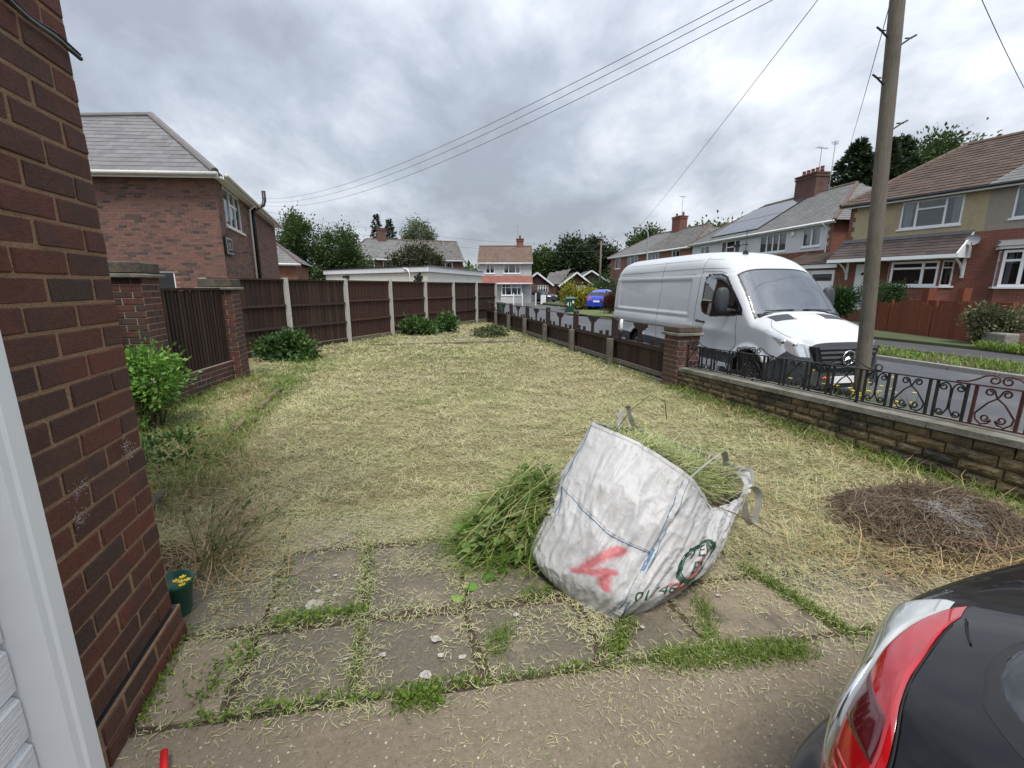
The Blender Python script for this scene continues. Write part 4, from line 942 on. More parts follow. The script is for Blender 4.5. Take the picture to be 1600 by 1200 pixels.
# ---- house glimpsed behind the neighbour's
hip_house('brick_house', 'small brick house with grey roof just right of the mottled brick house', (-17.5, 29.0), (-14.0, 30.0), 5.0, 0, 3.0, 4.9, 'brick_orange', 'tile_slate_pale', hipL=False)

# ---- flat-roofed garage behind the panel fence
ga = thing('flat_garage', 'white flat-roofed garage with deep fascia standing behind the panel fence', 'garage', (-4.67, 25.4, 0))
gC, gL, gR = (-4.67, 25.41), (-12.73, 31.47), (-2.35, 35.37)
for (p, q) in ((gL, gC), (gC, gR)):
    F = Facade(p, q); wall(F, ga, 0, F.len, 0, 2.4, [], 'garage_cream'); m = MB(); F.box(m, -.1, F.len + .1, 2.36, 2.64, .02, .1); m.build('fascia', 'upvc', ga)
    m = MB(); F.box(m, -.12, F.len + .12, 2.641, 2.71, -.1, .13); m.build('roof_edge', 'black_plastic' if p == gL else 'lead', ga)
m = MB(); m.quad((*gL, 2.65), (*gC, 2.65), (*gR, 2.65), (-11, 41, 2.65)); m.build('roof', 'lead', ga, fix=False)
F = Facade(gL, gC); downpipe(ga, [F.p(8.3, 2.6, .14), F.p(8.6, 2.5, .14), F.p(8.7, 2.3, .07), F.p(8.7, .2, .07)])
m = MB(); F.box(m, 2.4, 2.75, 2.1, 2.25, .0, .2); m.tube([F.p(2.6, 2.2, .02), F.p(2.6, 2.15, .35)], .08, 8); m.build('security_light', 'black_plastic', ga)
wa = thing('wall_ornament', 'black metal leaf ornament on the white garage wall', 'ornament', F.p(9.4, 1.9, .03))
for i in range(13):
    a = i * 2.4; r_ = .1 + .035 * i; c = F.p(9.4 + .75 * r_ * math.cos(a), 2.0 + .55 * r_ * math.sin(a), .03); m = MB(); m.lathe((0, 0, 0), [(0, 0), (.09, 0), (.09, .02), (0, .02)], 8); 
    m.v = [tuple(c + Vector((F.u.x * v[0] + F.n.x * v[2], F.u.y * v[0] + F.n.y * v[2], v[1] * .8))) for v in m.v]; m.build('leaf', 'black_plastic', wa)

# ---- semi-detached pair with grey roof behind the garage
wn = lambda s0, s1, z0, z1, **k: (s0, s1, z0, z1, dict(dict(d=-.03, fw=.09, depth=.3), **k))
T, F = hip_house('semi_house', 'grey-roofed brick semi with central chimney showing above the white garage', (-20.2, 55.5), (-6.4, 60.5), 7.5, -.2, 4.85, 7.55, 'brick_dark', ['tile_slate_pale', 'tile_grey'], wins=[wn(1.6, 3.6, 3.5, 4.75, cols=(.5,)), wn(4.6, 7.0, 3.5, 4.75, cols=(.35, .65), curt=.2), wn(11.4, 13.3, 3.4, 4.7, cols=(.5,), curt=.2)], hipR=False, th=.34, tw=.34)
chimney(T, off(F, 4.9, -3.6), 1.1, .7, 6.6, 8.9, F.ang, 'brick_dark', 0); aerial(T, (*off(F, 4.9, -3.6), 8.9), 2.2, .3)
# ---- pale rendered house at the corner of the close
T, F = hip_house('rendered_house', 'pale grey rendered house with rusty brown roof and red tiled band', (-3.75, 52.0), (2.2, 52.0), 7.0, -.3, 4.15, 6.25, 'render_grey', 'tile_rust', wins=[wn(.75, 1.8, 3.0, 4.05, cols=(.5,), curt=.25), wn(2.8, 4.7, 3.0, 4.05, cols=(.3, .72), curt=.2)], hipL=False, hipR=False, tw=.3, th=.3)
m = MB(); GL = Facade(off(F, 0, -7), (-3.75, 52.0)); m.quad(GL.p(0, -.3, .004), GL.p(7, -.3, .004), GL.p(7, 4.15, .004), GL.p(3.5, 6.25, .004), GL.p(0, 4.15, .004)); m.build('gable_bricks', 'brick_orange', T, fix=False)
roof_slope(T, [F.p(-.1, 1.95, .95), F.p(6.05, 1.95, .95), F.p(6.05, 2.75, .02), F.p(-.1, 2.75, .02)], 'tile_red', .28, .26, name='canopy'); gutter(T, F.p(-.1, 1.9, .97), F.p(6.05, 1.9, .97), n=F.n)
B = Facade(off(F, 2.5, .55), off(F, 4.9, .55)); wall(B, T, 0, B.len, -.3, 1.9, [(.08, 2.3, .6, 1.85)], 'render_grey', name='bay'); window(B, T, .08, 2.3, .6, 1.85, cols=(.2, .5, .8), tran=.68, d=-.02, curt=.12, fw=.08)
for (p, q) in ((off(F, 2.5, 0), off(F, 2.5, .55)), (off(F, 4.9, .55), off(F, 4.9, 0))):
    G_ = Facade(p, q); wall(G_, T, 0, G_.len, -.3, 1.9, [], 'render_grey', name='bay_side')
m = MB(); F.box(m, .5, 1.45, -.3, 1.8, .002, .05); m.build('door', 'black_plastic', T)
chimney(T, off(F, 4.7, -3.5), .8, .6, 5.6, 7.1, 0, 'brick_red', 1); aerial(T, (*off(F, 4.4, -3.5), 6.2), 2.4, .2)
# ---- bungalows at the end of the close
def bungalow(label, x0, x1, y, zr, ze, dep, wx):
    F = Facade((x0, y), (x1, y)); T = thing('bungalow', label, 'bungalow', F.p(F.len / 2, -.3, 0), 'bungalows at the end of the close'); L_ = F.len
    wall(F, T, 0, L_, -.3, ze, [wx], 'brick_brown'); window(F, T, *wx, cols=(.25, .5, .75), tran=.66, d=-.03, fw=.09)
    m = MB(); m.quad(F.p(0, ze, 0), F.p(L_, ze, 0), F.p(L_ / 2, zr, 0)); m.build('gable', 'fence_wood', T, fix=False)
    for sg in (0, 1):
        e0, e1 = (F.p(-.3, ze - .1, .25), F.p(L_ / 2, zr + .05, .25)) if sg == 0 else (F.p(L_ + .3, ze - .1, .25), F.p(L_ / 2, zr + .05, .25))
        b0, b1 = Vector(e0) + Vector((0, dep, 0)), Vector(e1) + Vector((0, dep, 0)); poly = [b0, e0, e1, b1] if sg == 0 else [e0, b0, b1, e1]
        roof_slope(T, poly, 'tile_grey', .33, .33); k = MB(); k.bar(Vector(e0) + Vector((0, -.03, -.06)), Vector(e1) + Vector((0, -.03, -.06)), .05, .2); k.build('bargeboard', 'upvc', T)
    for (p, q) in ((off(F, 0, -dep), (x0, y)), ((x1, y), off(F, L_, -dep))):
        G_ = Facade(p, q); wall(G_, T, 0, G_.len, -.3, ze, [], 'brick_brown', name='end_wall')
    return T, F
bungalow('brown brick bungalow whose dark gable shows right of the pale house', 1.4, 5.2, 60.5, 3.35, 1.85, 9, (2.0, 3.4, .7, 1.75))
T, F = bungalow('brown brick bungalow with wide dark gable above the yellow hedge', 6.7, 11.0, 63, 3.45, 1.75, 9, (2.15, 3.6, .75, 1.85))
roof_slope(T, [(4.6, 66, 1.9), (6.8, 65.0, 1.9), (8.9, 68.5, 3.5), (5.5, 68.5, 3.5)], 'tile_grey', .33, .33, name='rear_roof'); m = MB(); m.quad((4.7, 66.2, -.3), (6.9, 65.2, -.3), (6.9, 65.2, 1.9), (4.7, 66.2, 1.9)); m.build('side_wall', 'brick_brown', T, fix=False)
bungalow('brown brick bungalow furthest back, roof right of the other gables', 9.6, 15.2, 72, 4.0, 2.2, 8, (2.0, 3.4, .8, 1.9))
# ---- red brick pair up the street
T, F = hip_house('brick_semi', 'red brick semi with part pale, part brown hipped roof behind the van', (12.5, 58.6), (16.2, 42.4), 8, -.2, 5.1, 7.6, 'brick_orange', ['tile_slate_pale', 'tile_grey'], wins=[wn(1.2, 2.7, 3.7, 4.95, cols=(.5,), curt=.15), wn(4.4, 7.0, 3.7, 4.95, cols=(.33, .66), curt=.2), wn(9.2, 11.4, 3.7, 4.95, cols=(.33, .66), curt=.2), wn(13.6, 15.0, 3.7, 4.95, cols=(.5,), curt=.15)], tw=.33, th=.33)
chimney(T, off(F, 8.3, -4.0), 1.5, .9, 6.8, 9.0, F.ang, 'brick_red', 2); aerial(T, (*off(F, 8.6, -4.0), 9.0), 2.0, .5); downpipe(T, [F.p(14.2, 5.0, .35), F.p(14.0, 4.7, .08), F.p(14.0, 0, .08)])
# ---- white rendered pair with the solar panels
T, F = hip_house('white_semi', 'white rendered semi with pale slate roof, solar panels and big chimney', (15.75, 40.7), (17.7, 25.9), 8.2, -.1, 5.1, 7.85, 'render_white', 'tile_slate_pale', wins=[wn(1.3, 2.7, 3.9, 4.85, cols=(.5,), curt=.3), wn(4.3, 6.7, 3.75, 4.95, cols=(.28, .72), tran=[None, .6, None], curt=.25), wn(8.8, 11.4, 3.75, 4.95, cols=(.28, .5, .72)), wn(12.65, 14.1, 3.85, 4.95, cols=(.5,), curt=.35)], tw=.26, th=.22, ridgemat='ridge_brown', lower=(3.6, 'brick_red'))
chimney(T, off(F, 8.0, -4.0), 1.9, .95, 6.9, 9.1, F.ang, 'brick_dark', 5); aerial(T, (*off(F, 8.5, -4.0), 9.1), 1.6, .3); aerial(T, (*off(F, 9.6, -4.0), 7.7), 3.0, .9)
for s_ in range(14): pass
for i in range(24):
    m = MB(); z = 3.62 + i * .065; w = .34 if (i // 3) % 2 == 0 else .22; F.box(m, F.len - w, F.len + .004, z, z + .055, -.05, .012); m.build('quoin', 'brick_red', T)
sp = MB(); sl_e = lambda s_, t: Vector(F.p(s_, 5.1 + 2.75 * t, .35 - (4.1 + .35) * t)) + Vector((0, 0, .07))
for i in range(5):
    for j in range(2):
        a, b, t0, t1 = 1.4 + i * 1.15, 1.4 + i * 1.15 + 1.12, .1 + j * .4, .1 + j * .4 + .385
        sh = (t0 * 1.9, t1 * 1.9); a0, b0, a1, b1 = a + sh[0], b + sh[0], a + sh[1], b + sh[1]
        m = MB(); lo = [sl_e(a + 1.2, t0), sl_e(b + 1.2, t0), sl_e(b + 1.2, t1), sl_e(a + 1.2, t1)]; m.hexa(lo, [p + Vector((0, 0, .045)) for p in lo]); m.build('solar_panel', 'solar', T)
m = MB(); F.box(m, 11.85, 12.1, 4.6, 4.85, 0, .12); m.build('alarm_box', 'upvc', T)
m = MB(); m.tube([F.p(7.6, 4.5, 0), F.p(7.6, 4.45, .4), F.p(7.3, 4.4, .6)], .03, 6); m.lathe(F.p(7.25, 4.4, .6), [(0, -.1), (.2, -.1), (.2, .1), (0, .1)], 10); m.build('lamp_bracket', 'black_plastic', T)
downpipe(T, [F.p(14.55, 5.0, .4), F.p(14.62, 4.7, .08), F.p(14.62, 0, .08)])

# ---- nearest house opposite: beige and taupe render over red brick
iu = Vector((2.45, -5.5)).normalized(); ia = Vector((16.42, 23.23)) + Vector((.913, .407)) * .32; ib = ia + iu * 13
T = thing('rendered_semi', 'beige and taupe rendered semi over red brick with brown tiled roof and canopy', 'house', (18.5, 19, .5)); F = Facade(ia[:2], ib[:2]); HG = .45
up_l = [(2.12, 4.3, 4.08, 5.24)]; up_r = [(5.78, 7.9, 4.1, 5.28)]
wall(F, T, 0, 5.05, 3.72, 5.4, up_l, 'render_beige'); wall(F, T, 5.05, 13, 3.72, 5.4, up_r + [(9.5, 11.6, 4.1, 5.28)], 'render_taupe')
lowh = [(.6, 1.5, HG, 2.62)]; wall(F, T, 0, 13, HG - .8, 3.72, lowh, 'brick_red')
window(F, T, *up_l[0], cols=(.27, .73), tran=[None, .68, None], d=-.02, fw=.07, curt=.16); window(F, T, *up_r[0], cols=(.3, .7), d=-.02, fw=.07, curt=.3); window(F, T, 9.5, 11.6, 4.1, 5.28, cols=(.3, .7), d=-.02, fw=.07, curt=.3)
dr = MB(); F.box(dr, .6, 1.5, HG, 2.62, -.09, -.03); do = dr.build('front_door', 'upvc', T)
for (a, b, c, d) in ((.72, 1.0, .7, 1.4), (1.1, 1.38, .7, 1.4)): m = MB(); F.box(m, a, b, HG + c - .4, HG + d - .4, -.03, -.015); m.build('door_panel', 'upvc', do)
m = MB(); pts = [F.p(1.05 + .2 * math.cos(t), 2.1 + .16 * math.sin(t), -.012) for t in [i * math.pi / 8 for i in range(9)]]; m.quad(*pts); m.build('fanlight', 'dark_auto_glass', do, fix=False)
# roof: left hip, party line, grey neighbour's half
e0, e1, ep = F.p(-.32, 5.42, .36), F.p(13.4, 5.42, .36), F.p(5.05, 5.42, .36); rz_ = 8.0; dp = 3.9; r0, r1, rp2 = F.p(2.4, rz_, -dp), F.p(10.6, rz_, -dp), F.p(6.6, rz_, -dp); g0 = F.p(-.32, 5.42, -2 * dp - .36)
roof_slope(T, [e0, ep, F.p(6.6, rz_, -dp), r0], 'tile_brown', .3, .29, lift=.03, stagger=0); roof_slope(T, [ep, e1, r1, rp2], 'tile_slate_pale', .3, .25); roof_slope(T, [g0, e0, r0], 'tile_brown', .3, .29, lift=.03, stagger=0); roof_slope(T, [F.p(13.4, 5.42, -8.2), g0, r0, r1], 'tile_brown', .6, .6)
capline(T, e0, r0, .11, 'ridge_brown'); capline(T, r0, r1, .11, 'ridge_brown'); gutter(T, F.p(-.32, 5.36, .4), F.p(13.3, 5.36, .4), 'black_plastic', n=F.n, r=.05)
FLs = Facade(off(F, 0, -7.8), ia[:2]); wall(FLs, T, 0, FLs.len, -.3, 5.4, [], 'render_beige', name='end_wall')
for i in range(22):
    m = MB(); z = 3.74 + i * .075; w = .26 if (i // 3) % 2 == 0 else .15; F.box(m, -.004, w, z, z + .065, -.05, .012); m.build('quoin', 'brick_red', T)
# tiled canopy over door and bay
roof_slope(T, [F.p(-.15, 2.86, 1.0), F.p(4.75, 2.86, 1.0), F.p(4.75, 3.68, .03), F.p(-.15, 3.68, .03)], 'tile_dark', .3, .2, name='canopy', lift=.024)
m = MB(); F.box(m, -.15, 4.78, 3.66, 3.8, -.01, .09); m.build('flashing', 'lead', T); m = MB(); F.box(m, -.2, 4.8, 2.7, 2.85, .93, 1.03); m.build('canopy_fascia', 'upvc', T)
m = MB(); m.prism([F.p(4.78, 2.7, .0), F.p(4.78, 2.7, 1.0), F.p(4.78, 2.86, 1.03), F.p(4.78, 3.72, .03)], F.u.to_3d() * .05); m.build('canopy_cheek', 'upvc', T)
m = MB(); F.box(m, -.1, 4.75, 2.72, 2.745, .0, .93); m.build('canopy_soffit', 'upvc', T)
for s_ in (.25, 4.7):
    m = MB(); m.tube([F.p(s_, 1.95, .03), F.p(s_, 2.2, .12), F.p(s_, 2.45, .35), F.p(s_, 2.7, .8)], .045, 6); F.box(m, s_ - .05, s_ + .05, 1.9, 2.7, .0, .06); m.build('bracket', 'upvc', T)
def bay(s0, s1, d, zs, zt, cols, tr, cw=.0):
    B = Facade(off(F, s0, d), off(F, s1, d)); wall(B, T, 0, B.len, HG - .8, zt, [(.05, B.len - .05, zs, zt - .05)], 'brick_red', name='bay_wall'); window(B, T, .05, B.len - .05, zs, zt - .05, cols=cols, tran=tr, d=-.01, fw=.09, curt=cw, depth=.3)
    for (p, q) in ((off(F, s0 - .3, 0), off(F, s0, d)), (off(F, s1, d), off(F, s1 + .3, 0))):
        G_ = Facade(p, q); wall(G_, T, 0, G_.len, HG - .8, zt, [(.06, G_.len - .06, zs, zt - .05)], 'brick_red', name='bay_side'); window(G_, T, .06, G_.len - .06, zs, zt - .05, cols=(), tran=tr[-1] if isinstance(tr, list) else tr, d=-.01, fw=.06, depth=.2)
    m = MB(); m.add([F.p(s0 - .4, zt, 0), F.p(s0 - .05, zt, d + .1), F.p(s1 + .05, zt, d + .1), F.p(s1 + .4, zt, 0), F.p(s0 - .4, zt + .1, 0), F.p(s0 - .05, zt + .1, d + .1), F.p(s1 + .05, zt + .1, d + .1), F.p(s1 + .4, zt + .1, 0)], [(0, 1, 2, 3), (7, 6, 5, 4), (0, 4, 5, 1), (1, 5, 6, 2), (2, 6, 7, 3)]); m.build('bay_top', 'upvc', T)
    return B
B = bay(2.3, 4.15, .5, 1.58, 2.68, (.68,), [.72, .72], 0)
B2 = bay(5.95, 7.9, .55, 1.55, 2.95, (.3, .7), [.72, .72, .72], .12)
m = MB(); m.add([F.p(5.5, 3.06, 0), F.p(5.85, 3.06, .72), F.p(8.0, 3.06, .72), F.p(8.4, 3.06, 0), F.p(5.55, 3.32, 0), F.p(5.9, 3.22, .6), F.p(7.95, 3.22, .6), F.p(8.3, 3.32, 0)], [(0, 1, 2, 3), (7, 6, 5, 4), (0, 4, 5, 1), (1, 5, 6, 2), (2, 6, 7, 3)]); m.build('bay_roof', 'lead', T)
vs = thing('vase', 'small white vase with flowers on the bay window sill', 'vase', B.p(1.0, 1.66, -.22)); m = MB(); m.lathe(B.p(1.0, 1.66, -.22), [(0, 0), (.06, 0), (.08, .08), (.06, .16), (.05, .16)], 12); m.build('pot', 'upvc', vs, smooth=True)
m = MB()
for i in range(40):
    a = random.uniform(0, 6.28); r_ = random.uniform(.03, .2); c = B.p(1.0 + r_ * math.cos(a), 1.84 + abs(random.gauss(0, .08)), -.22 + .3 * r_ * math.sin(a)); m.box(c, (.04, .02, .03), a)
m.build('flowers', 'leaf_grey', vs)
sd_ = thing('satellite_dish', 'grey satellite dish at the end of the tiled canopy', 'satellite dish', F.p(4.95, 3.3, .3)); m = MB(); prof = [(.001, .0), (.08, .01), (.16, .036), (.22, .07), (.225, .078)]; m.lathe((0, 0, 0), prof, 18)
ax = Vector((-.75, -.6, .35)).normalized(); qd = ax.to_track_quat('Z', 'Y'); m.v = [tuple(F.p(4.95, 3.35, .35) + qd @ Vector(v)) for v in m.v]; m.build('dish', 'satellite', sd_, smooth=True); m = MB(); m.tube([F.p(5.0, 3.2, 0), F.p(5.0, 3.2, .25), F.p(4.95, 3.35, .33)], .02, 6); m.tube([F.p(4.95, 3.1, .3), F.p(4.95, 3.12, .33) + ax * .45], .012, 5); m.build('arm', 'trim_grey', sd_)
# recessed wing, lean-to and garage between the two pairs
wg = Facade(off(F, -3.2, -3.0), off(F, 0, -3.0)); wall(wg, T, 0, wg.len, -.3, 4.9, [(1.75, 2.65, 3.55, 4.7)], 'render_beige', name='wing_wall'); window(wg, T, 1.75, 2.65, 3.55, 4.7, cols=(), d=-.02, fw=.08)
roof_slope(T, [wg.p(-.2, 4.95, .3), wg.p(3.2, 4.95, .3), wg.p(3.2, 6.0, -2), wg.p(-.2, 6.0, -2)], 'tile_brown', .3, .29, name='wing_roof', lift=.03)
roof_slope(T, [F.p(-3.3, 2.72, .25), F.p(-.16, 2.72, .25), F.p(-.16, 3.75, -3.0), F.p(-3.3, 3.75, -3.0)], 'tile_brown', .3, .25, name='garage_roof', lift=.026); gf_ = MB(); F.box(gf_, -3.3, -.2, 2.5, 2.7, .12, .2); gf_.build('garage_fascia', 'upvc', T)
wall(F, T, -3.3, -.01, -.3, 2.6, [(-2.9, -.35, -.25, 2.42)], 'brick_red', name='garage_front')
for i in range(2):
    a, b = -2.88 + i * 1.27, -2.88 + i * 1.27 + 1.24; m = MB(); F.box(m, a, b, -.25, 2.4, -.09, -.03); d_ = m.build('garage_door', 'upvc', T)
    m = MB(); F.box(m, a + .12, b - .12, 1.85, 2.2, -.03, -.022); m.build('glazing', 'dark_auto_glass', d_)
    for q in range(5): m = MB(); F.box(m, a + .12 + q * .2, a + .29 + q * .2, 0, 1.7, -.03, -.018); m.build('door_board', 'upvc', d_)

# ---- arched red-brown fence opposite, with posts
fo = thing('arched_fence', 'red-brown boarded fence with arched tops opposite, along the far pavement', 'fence', (14.2, 15.5, -.2))
M('fence_opposite', (.15, .04, .02), rough=.8, var=.25, scale=9, stretch=(6, 6, .5), ramp=[(.15, .042, .02), (.175, .05, .025), (.125, .036, .02)])
A_, B_ = Vector((14.45, 18.6)), Vector((14.2, 13.5)); F = Facade(A_[:2], B_[:2])
for k_, (a, b) in enumerate(((.3, 1.3), (1.35, 3.2), (3.25, 5.1))):
    n = int((b - a) / .115)
    for i in range(n):
        x0, x1 = a + (b - a) * i / n, a + (b - a) * (i + .96) / n; t = (i + .5) / n; h = .86 + .24 * math.sin(math.pi * t) if k_ else .95
        m = MB(); F.box(m, x0, x1, -.22, h, -.02, random.uniform(.0, .006)); m.build('board', 'fence_opposite', fo)
for s_ in (.25, 1.325, 3.225, 5.15):
    m = MB(); F.box(m, s_ - .05, s_ + .05, -.25, 1.08 if s_ > .3 else .98, -.09, .03 if s_ > 5 else -.03); m.build('post', 'fence_opposite' if s_ > .3 else 'concrete_post', fo)
lw = thing('low_wall', 'low red-brown garden wall with two taller piers behind the arched fence', 'wall', (15.4, 17, 0)); F = Facade((15.9, 19.5), (16.1, 14.6))
m = MB(); F.box(m, 0, F.len, -.2, 1.05, -.2, 0); m.build('wall', 'fence_opposite', lw)
for s_ in (1.9, 3.2):
    m = MB(); F.box(m, s_ - .13, s_ + .13, -.2, 1.5, -.25, .05); m.build('pier', 'fence_opposite', lw)
sb = thing('wall_stub', 'short grey rendered wall stub at the end of the arched fence', 'wall', (14.0, 12.9, -.2)); m = MB(); m.chamfer((13.9, 12.75, .02), (.35, .8, .5), .03, -.2, .01); m.build('wall', 'concrete_old', sb); m = MB(); m.chamfer((14.4, 12.55, .02), (.6, .25, .5), .03, -.2, .01); m.build('end', 'brick_dark', sb)

# ================================================================== vehicles
def interp(xs, ys): 
    xs, ys = np.array(xs, float), np.array(ys, float)
    # monotone cubic (Fritsch-Carlson) so profiles stay smooth without ringing
    h = np.diff(xs); dl = np.diff(ys) / h; m = np.zeros(len(xs)); m[1:-1] = np.where(dl[:-1] * dl[1:] > 0, 2 * dl[:-1] * dl[1:] / (dl[:-1] + dl[1:] + 1e-12), 0); m[0], m[-1] = dl[0], dl[-1]
    def f(x):
        x = np.clip(np.asarray(x, float), xs[0], xs[-1]); i = np.clip(np.searchsorted(xs, x) - 1, 0, len(xs) - 2); t = (x - xs[i]) / h[i]
        return (2 * t**3 - 3 * t**2 + 1) * ys[i] + (t**3 - 2 * t**2 + t) * h[i] * m[i] + (-2 * t**3 + 3 * t**2) * ys[i + 1] + (t**3 - t**2) * h[i] * m[i + 1]
    return f
def sstep(x, a, b): t = np.clip((x - a) / (b - a), 0, 1); return t * t * (3 - 2 * t)
class Loft:
    """vehicle body: cross-sections along a (0 = nose), sides rise to a rounded top"""
    def __init__(s, zt, W, zb, rc, ne, tum=(1.2, .08), detail=None, shift=None):
        s.zt, s.W, s.zb, s.rc, s.ne, s.tum, s.detail, s.shift = zt, W, zb, rc, ne, tum, detail, shift
    def grid(s, A, ns, na):
        A = np.asarray(A); zt, W, zb, rc, ne = s.zt(A), s.W(A), s.zb(A), s.rc(A), s.ne(A); zs = np.maximum(zt - rc, zb + .02); rc = zt - zs
        tt = np.linspace(0, 1, ns); th = np.linspace(0, 1, na + 1)[1:] ** 1.0 * np.pi / 2
        zside = zb[:, None] + (zs - zb)[:, None] * tt[None, :]; yside = np.ones_like(zside)
        e = (2 / ne)[:, None]; ya = np.cos(th)[None, :].clip(0, 1) ** e; za = zs[:, None] + rc[:, None] * np.sin(th)[None, :] ** e
        Z_ = np.concatenate([zside, za], 1); Y_ = np.concatenate([yside, ya], 1) * W[:, None]
        Y_ = Y_ * (1 - s.tum[1] * np.clip((Z_ - s.tum[0]), 0, 9) ** 1.3); Y_[:, -1] = 0
        X_ = np.repeat(A[:, None], Z_.shape[1], 1)
        if s.detail: Y_ = Y_ + s.detail(X_, Z_) * (np.abs(Y_) > .3)
        if s.shift: X_ = X_ + s.shift(X_, Y_, Z_)
        return X_, Y_, Z_
    def side(s, a, z):
        """half-width of the body at a, z"""
        a = np.asarray([float(a)]); zt, W, zb, rc, ne = s.zt(a)[0], s.W(a)[0], s.zb(a)[0], s.rc(a)[0], s.ne(a)[0]; zs = max(zt - rc, zb + .02); rc = zt - zs
        y = W
        if z > zs: y = W * max(0, 1 - min(1, (z - zs) / rc) ** ne) ** (1 / ne)
        y *= 1 - s.tum[1] * max(0, z - s.tum[0]) ** 1.3
        if s.detail: y += float(s.detail(np.array([[a[0]]]), np.array([[z]]))[0, 0])
        return y
def vehicle_parts(par, LF, A, ns, na, label, xf, mats, cap0=None, cap1=None):
    """cut the lofted skin into parts by label(x, y, z, row, col) -> name; mirrored on both sides"""
    X, Y, Z_ = LF.grid(A, ns, na); n, k = X.shape
    P3 = np.stack([X, Y, Z_], 2); du = np.gradient(P3, axis=0); dv = np.gradient(P3, axis=1); Nn = np.cross(dv, du); 
    Nn[:, -1, 1] = 0; Nn /= (np.linalg.norm(Nn, axis=2, keepdims=True) + 1e-12)
    flip = -1 if np.mean(Nn[:, :ns, 1]) < 0 else 1; Nn *= flip
    cx = (X[:-1, :-1] + X[1:, 1:]) / 2; cy = (Y[:-1, :-1] + Y[1:, 1:]) / 2; cz = (Z_[:-1, :-1] + Z_[1:, 1:]) / 2
    lab = label(cx, cy, cz)
    idx = np.arange(n * k).reshape(n, k); fa = np.stack([idx[:-1, :-1], idx[1:, :-1], idx[1:, 1:], idx[:-1, 1:]], 2)
    og = ORG[par]; outp = {}
    for nm in sorted(set(lab.ravel())):
        if nm == '': continue
        base = nm.split('#')[0]; one = base in mats and mats[base][1]
        fs = fa[lab == nm]
        sides = []
        for sg in (1, -1):
            v = P3.reshape(-1, 3).copy(); nn = Nn.reshape(-1, 3).copy(); v[:, 1] *= sg; nn[:, 1] *= sg
            u, inv = np.unique(fs.ravel(), return_inverse=True); f2 = inv.reshape(-1, 4); f2 = f2[:, ::-1] if (sg == 1) == (xf.x.x * xf.y.y - xf.x.y * xf.y.x > 0) else f2
            sides.append((v[u], nn[u], f2))
        groups = [(np.concatenate([sides[0][0], sides[1][0]]), np.concatenate([sides[0][1], sides[1][1]]), np.concatenate([sides[0][2], sides[1][2] + len(sides[0][0])]))] if one else sides
        for v, nn, f2 in groups:
            R3 = np.array([[xf.x.x, xf.y.x], [xf.x.y, xf.y.y]]); 
            wv = v.copy(); wv[:, :2] = v[:, :2] @ R3.T + np.array([xf.o.x, xf.o.y]); wv[:, 2] = wv[:, 2] * xf.zs + xf.o.z; wn = nn.copy(); wn[:, :2] = nn[:, :2] @ R3.T
            me = mesh_np(base, wv - np.array(og), f2, smooth=True)
            if len(me.vertices) == len(wn): me.normals_split_custom_set_from_vertices([tuple(q) for q in wn])
            me.materials.append(MATS[mats[base][0]]); o = bpy.data.objects.new(base, me); COL.objects.link(o); o.parent = par; ORG[o] = og; outp.setdefault(base, []).append(o)
    for end, nm in ((0, cap0), (n - 1, cap1)):
        if nm:
            m = MB(); r = [(X[end, j], Y[end, j], Z_[end, j]) for j in range(k)]; r2 = [(p[0], -p[1], p[2]) for p in reversed(r[:-1])]; m.quad(*[xf.p(*p) for p in r + r2]); o = m.build(nm[0], nm[1], par, fix=False)
    return outp
class XF:
    """local frame: x along the body from the nose, y to one side, z up"""
    def __init__(s, o, xdir, ydir, zs=1.0): s.zs = zs; s.o = Vector(o); s.x = Vector((xdir[0], xdir[1])).normalized(); s.y = Vector((ydir[0], ydir[1])).normalized()
    def p(s, x, y, z): q = s.x * x + s.y * y; return Vector((s.o.x + q.x, s.o.y + q.y, s.o.z + z * s.zs))
def wheel(par, xf, x, y, r, w, rimmat='wheel_steel', spokes=16, sg=1):
    """tyre, rim and hub; y is the outer face"""
    def lathe(prof, n, nm, mat, p_):
        m = MB(); b = []
        for (rr, hh) in prof:
            for j in range(n): a = 2 * math.pi * j / n; b.append(xf.p(x + rr * math.cos(a), y + hh * sg, r + rr * math.sin(a)))
        m.v = [tuple(q) for q in b]; m.f = [(i * n + j, i * n + (j + 1) % n, (i + 1) * n + (j + 1) % n, (i + 1) * n + j) for i in range(len(prof) - 1) for j in range(n)]; m.r = [0] * len(m.f); return m.build(nm, mat, p_, smooth=True)
    rr = r * .62
    t = lathe([(rr, -w), (r * .93, -w), (r, -w + .03), (r, -.03), (r * .95, -.004), (r * .8, .0), (rr, -.01)], 40, 'wheel', 'tyre', par)
    lathe([(rr, -.01), (rr * .96, -.012), (rr * .92, -.04), (rr * .6, -.02), (rr * .42, -.005), (rr * .3, -.01), (.001, -.005)], 40, 'rim', rimmat, t)
    for i in range(spokes):
        a = 2 * math.pi * i / spokes; m = MB(); c = xf.p(x + rr * .78 * math.cos(a), y - .022 * sg, r + rr * .78 * math.sin(a)); d = xf.p(x + rr * .9 * math.cos(a), y - .018 * sg, r + rr * .9 * math.sin(a)); m.tube([c, d], rr * .055, 6); m.build('rim_hole', 'wheel_silver' if rimmat == 'wheel_steel' else 'tyre', t)
    for i in range(6):
        a = 2 * math.pi * i / 6; m = MB(); m.tube([xf.p(x + rr * .3 * math.cos(a), y - .02 * sg, r + rr * .3 * math.sin(a)), xf.p(x + rr * .3 * math.cos(a), y + .008 * sg, r + rr * .3 * math.sin(a))], .012, 6); m.build('wheel_nut', 'wheel_silver', t)
    return t

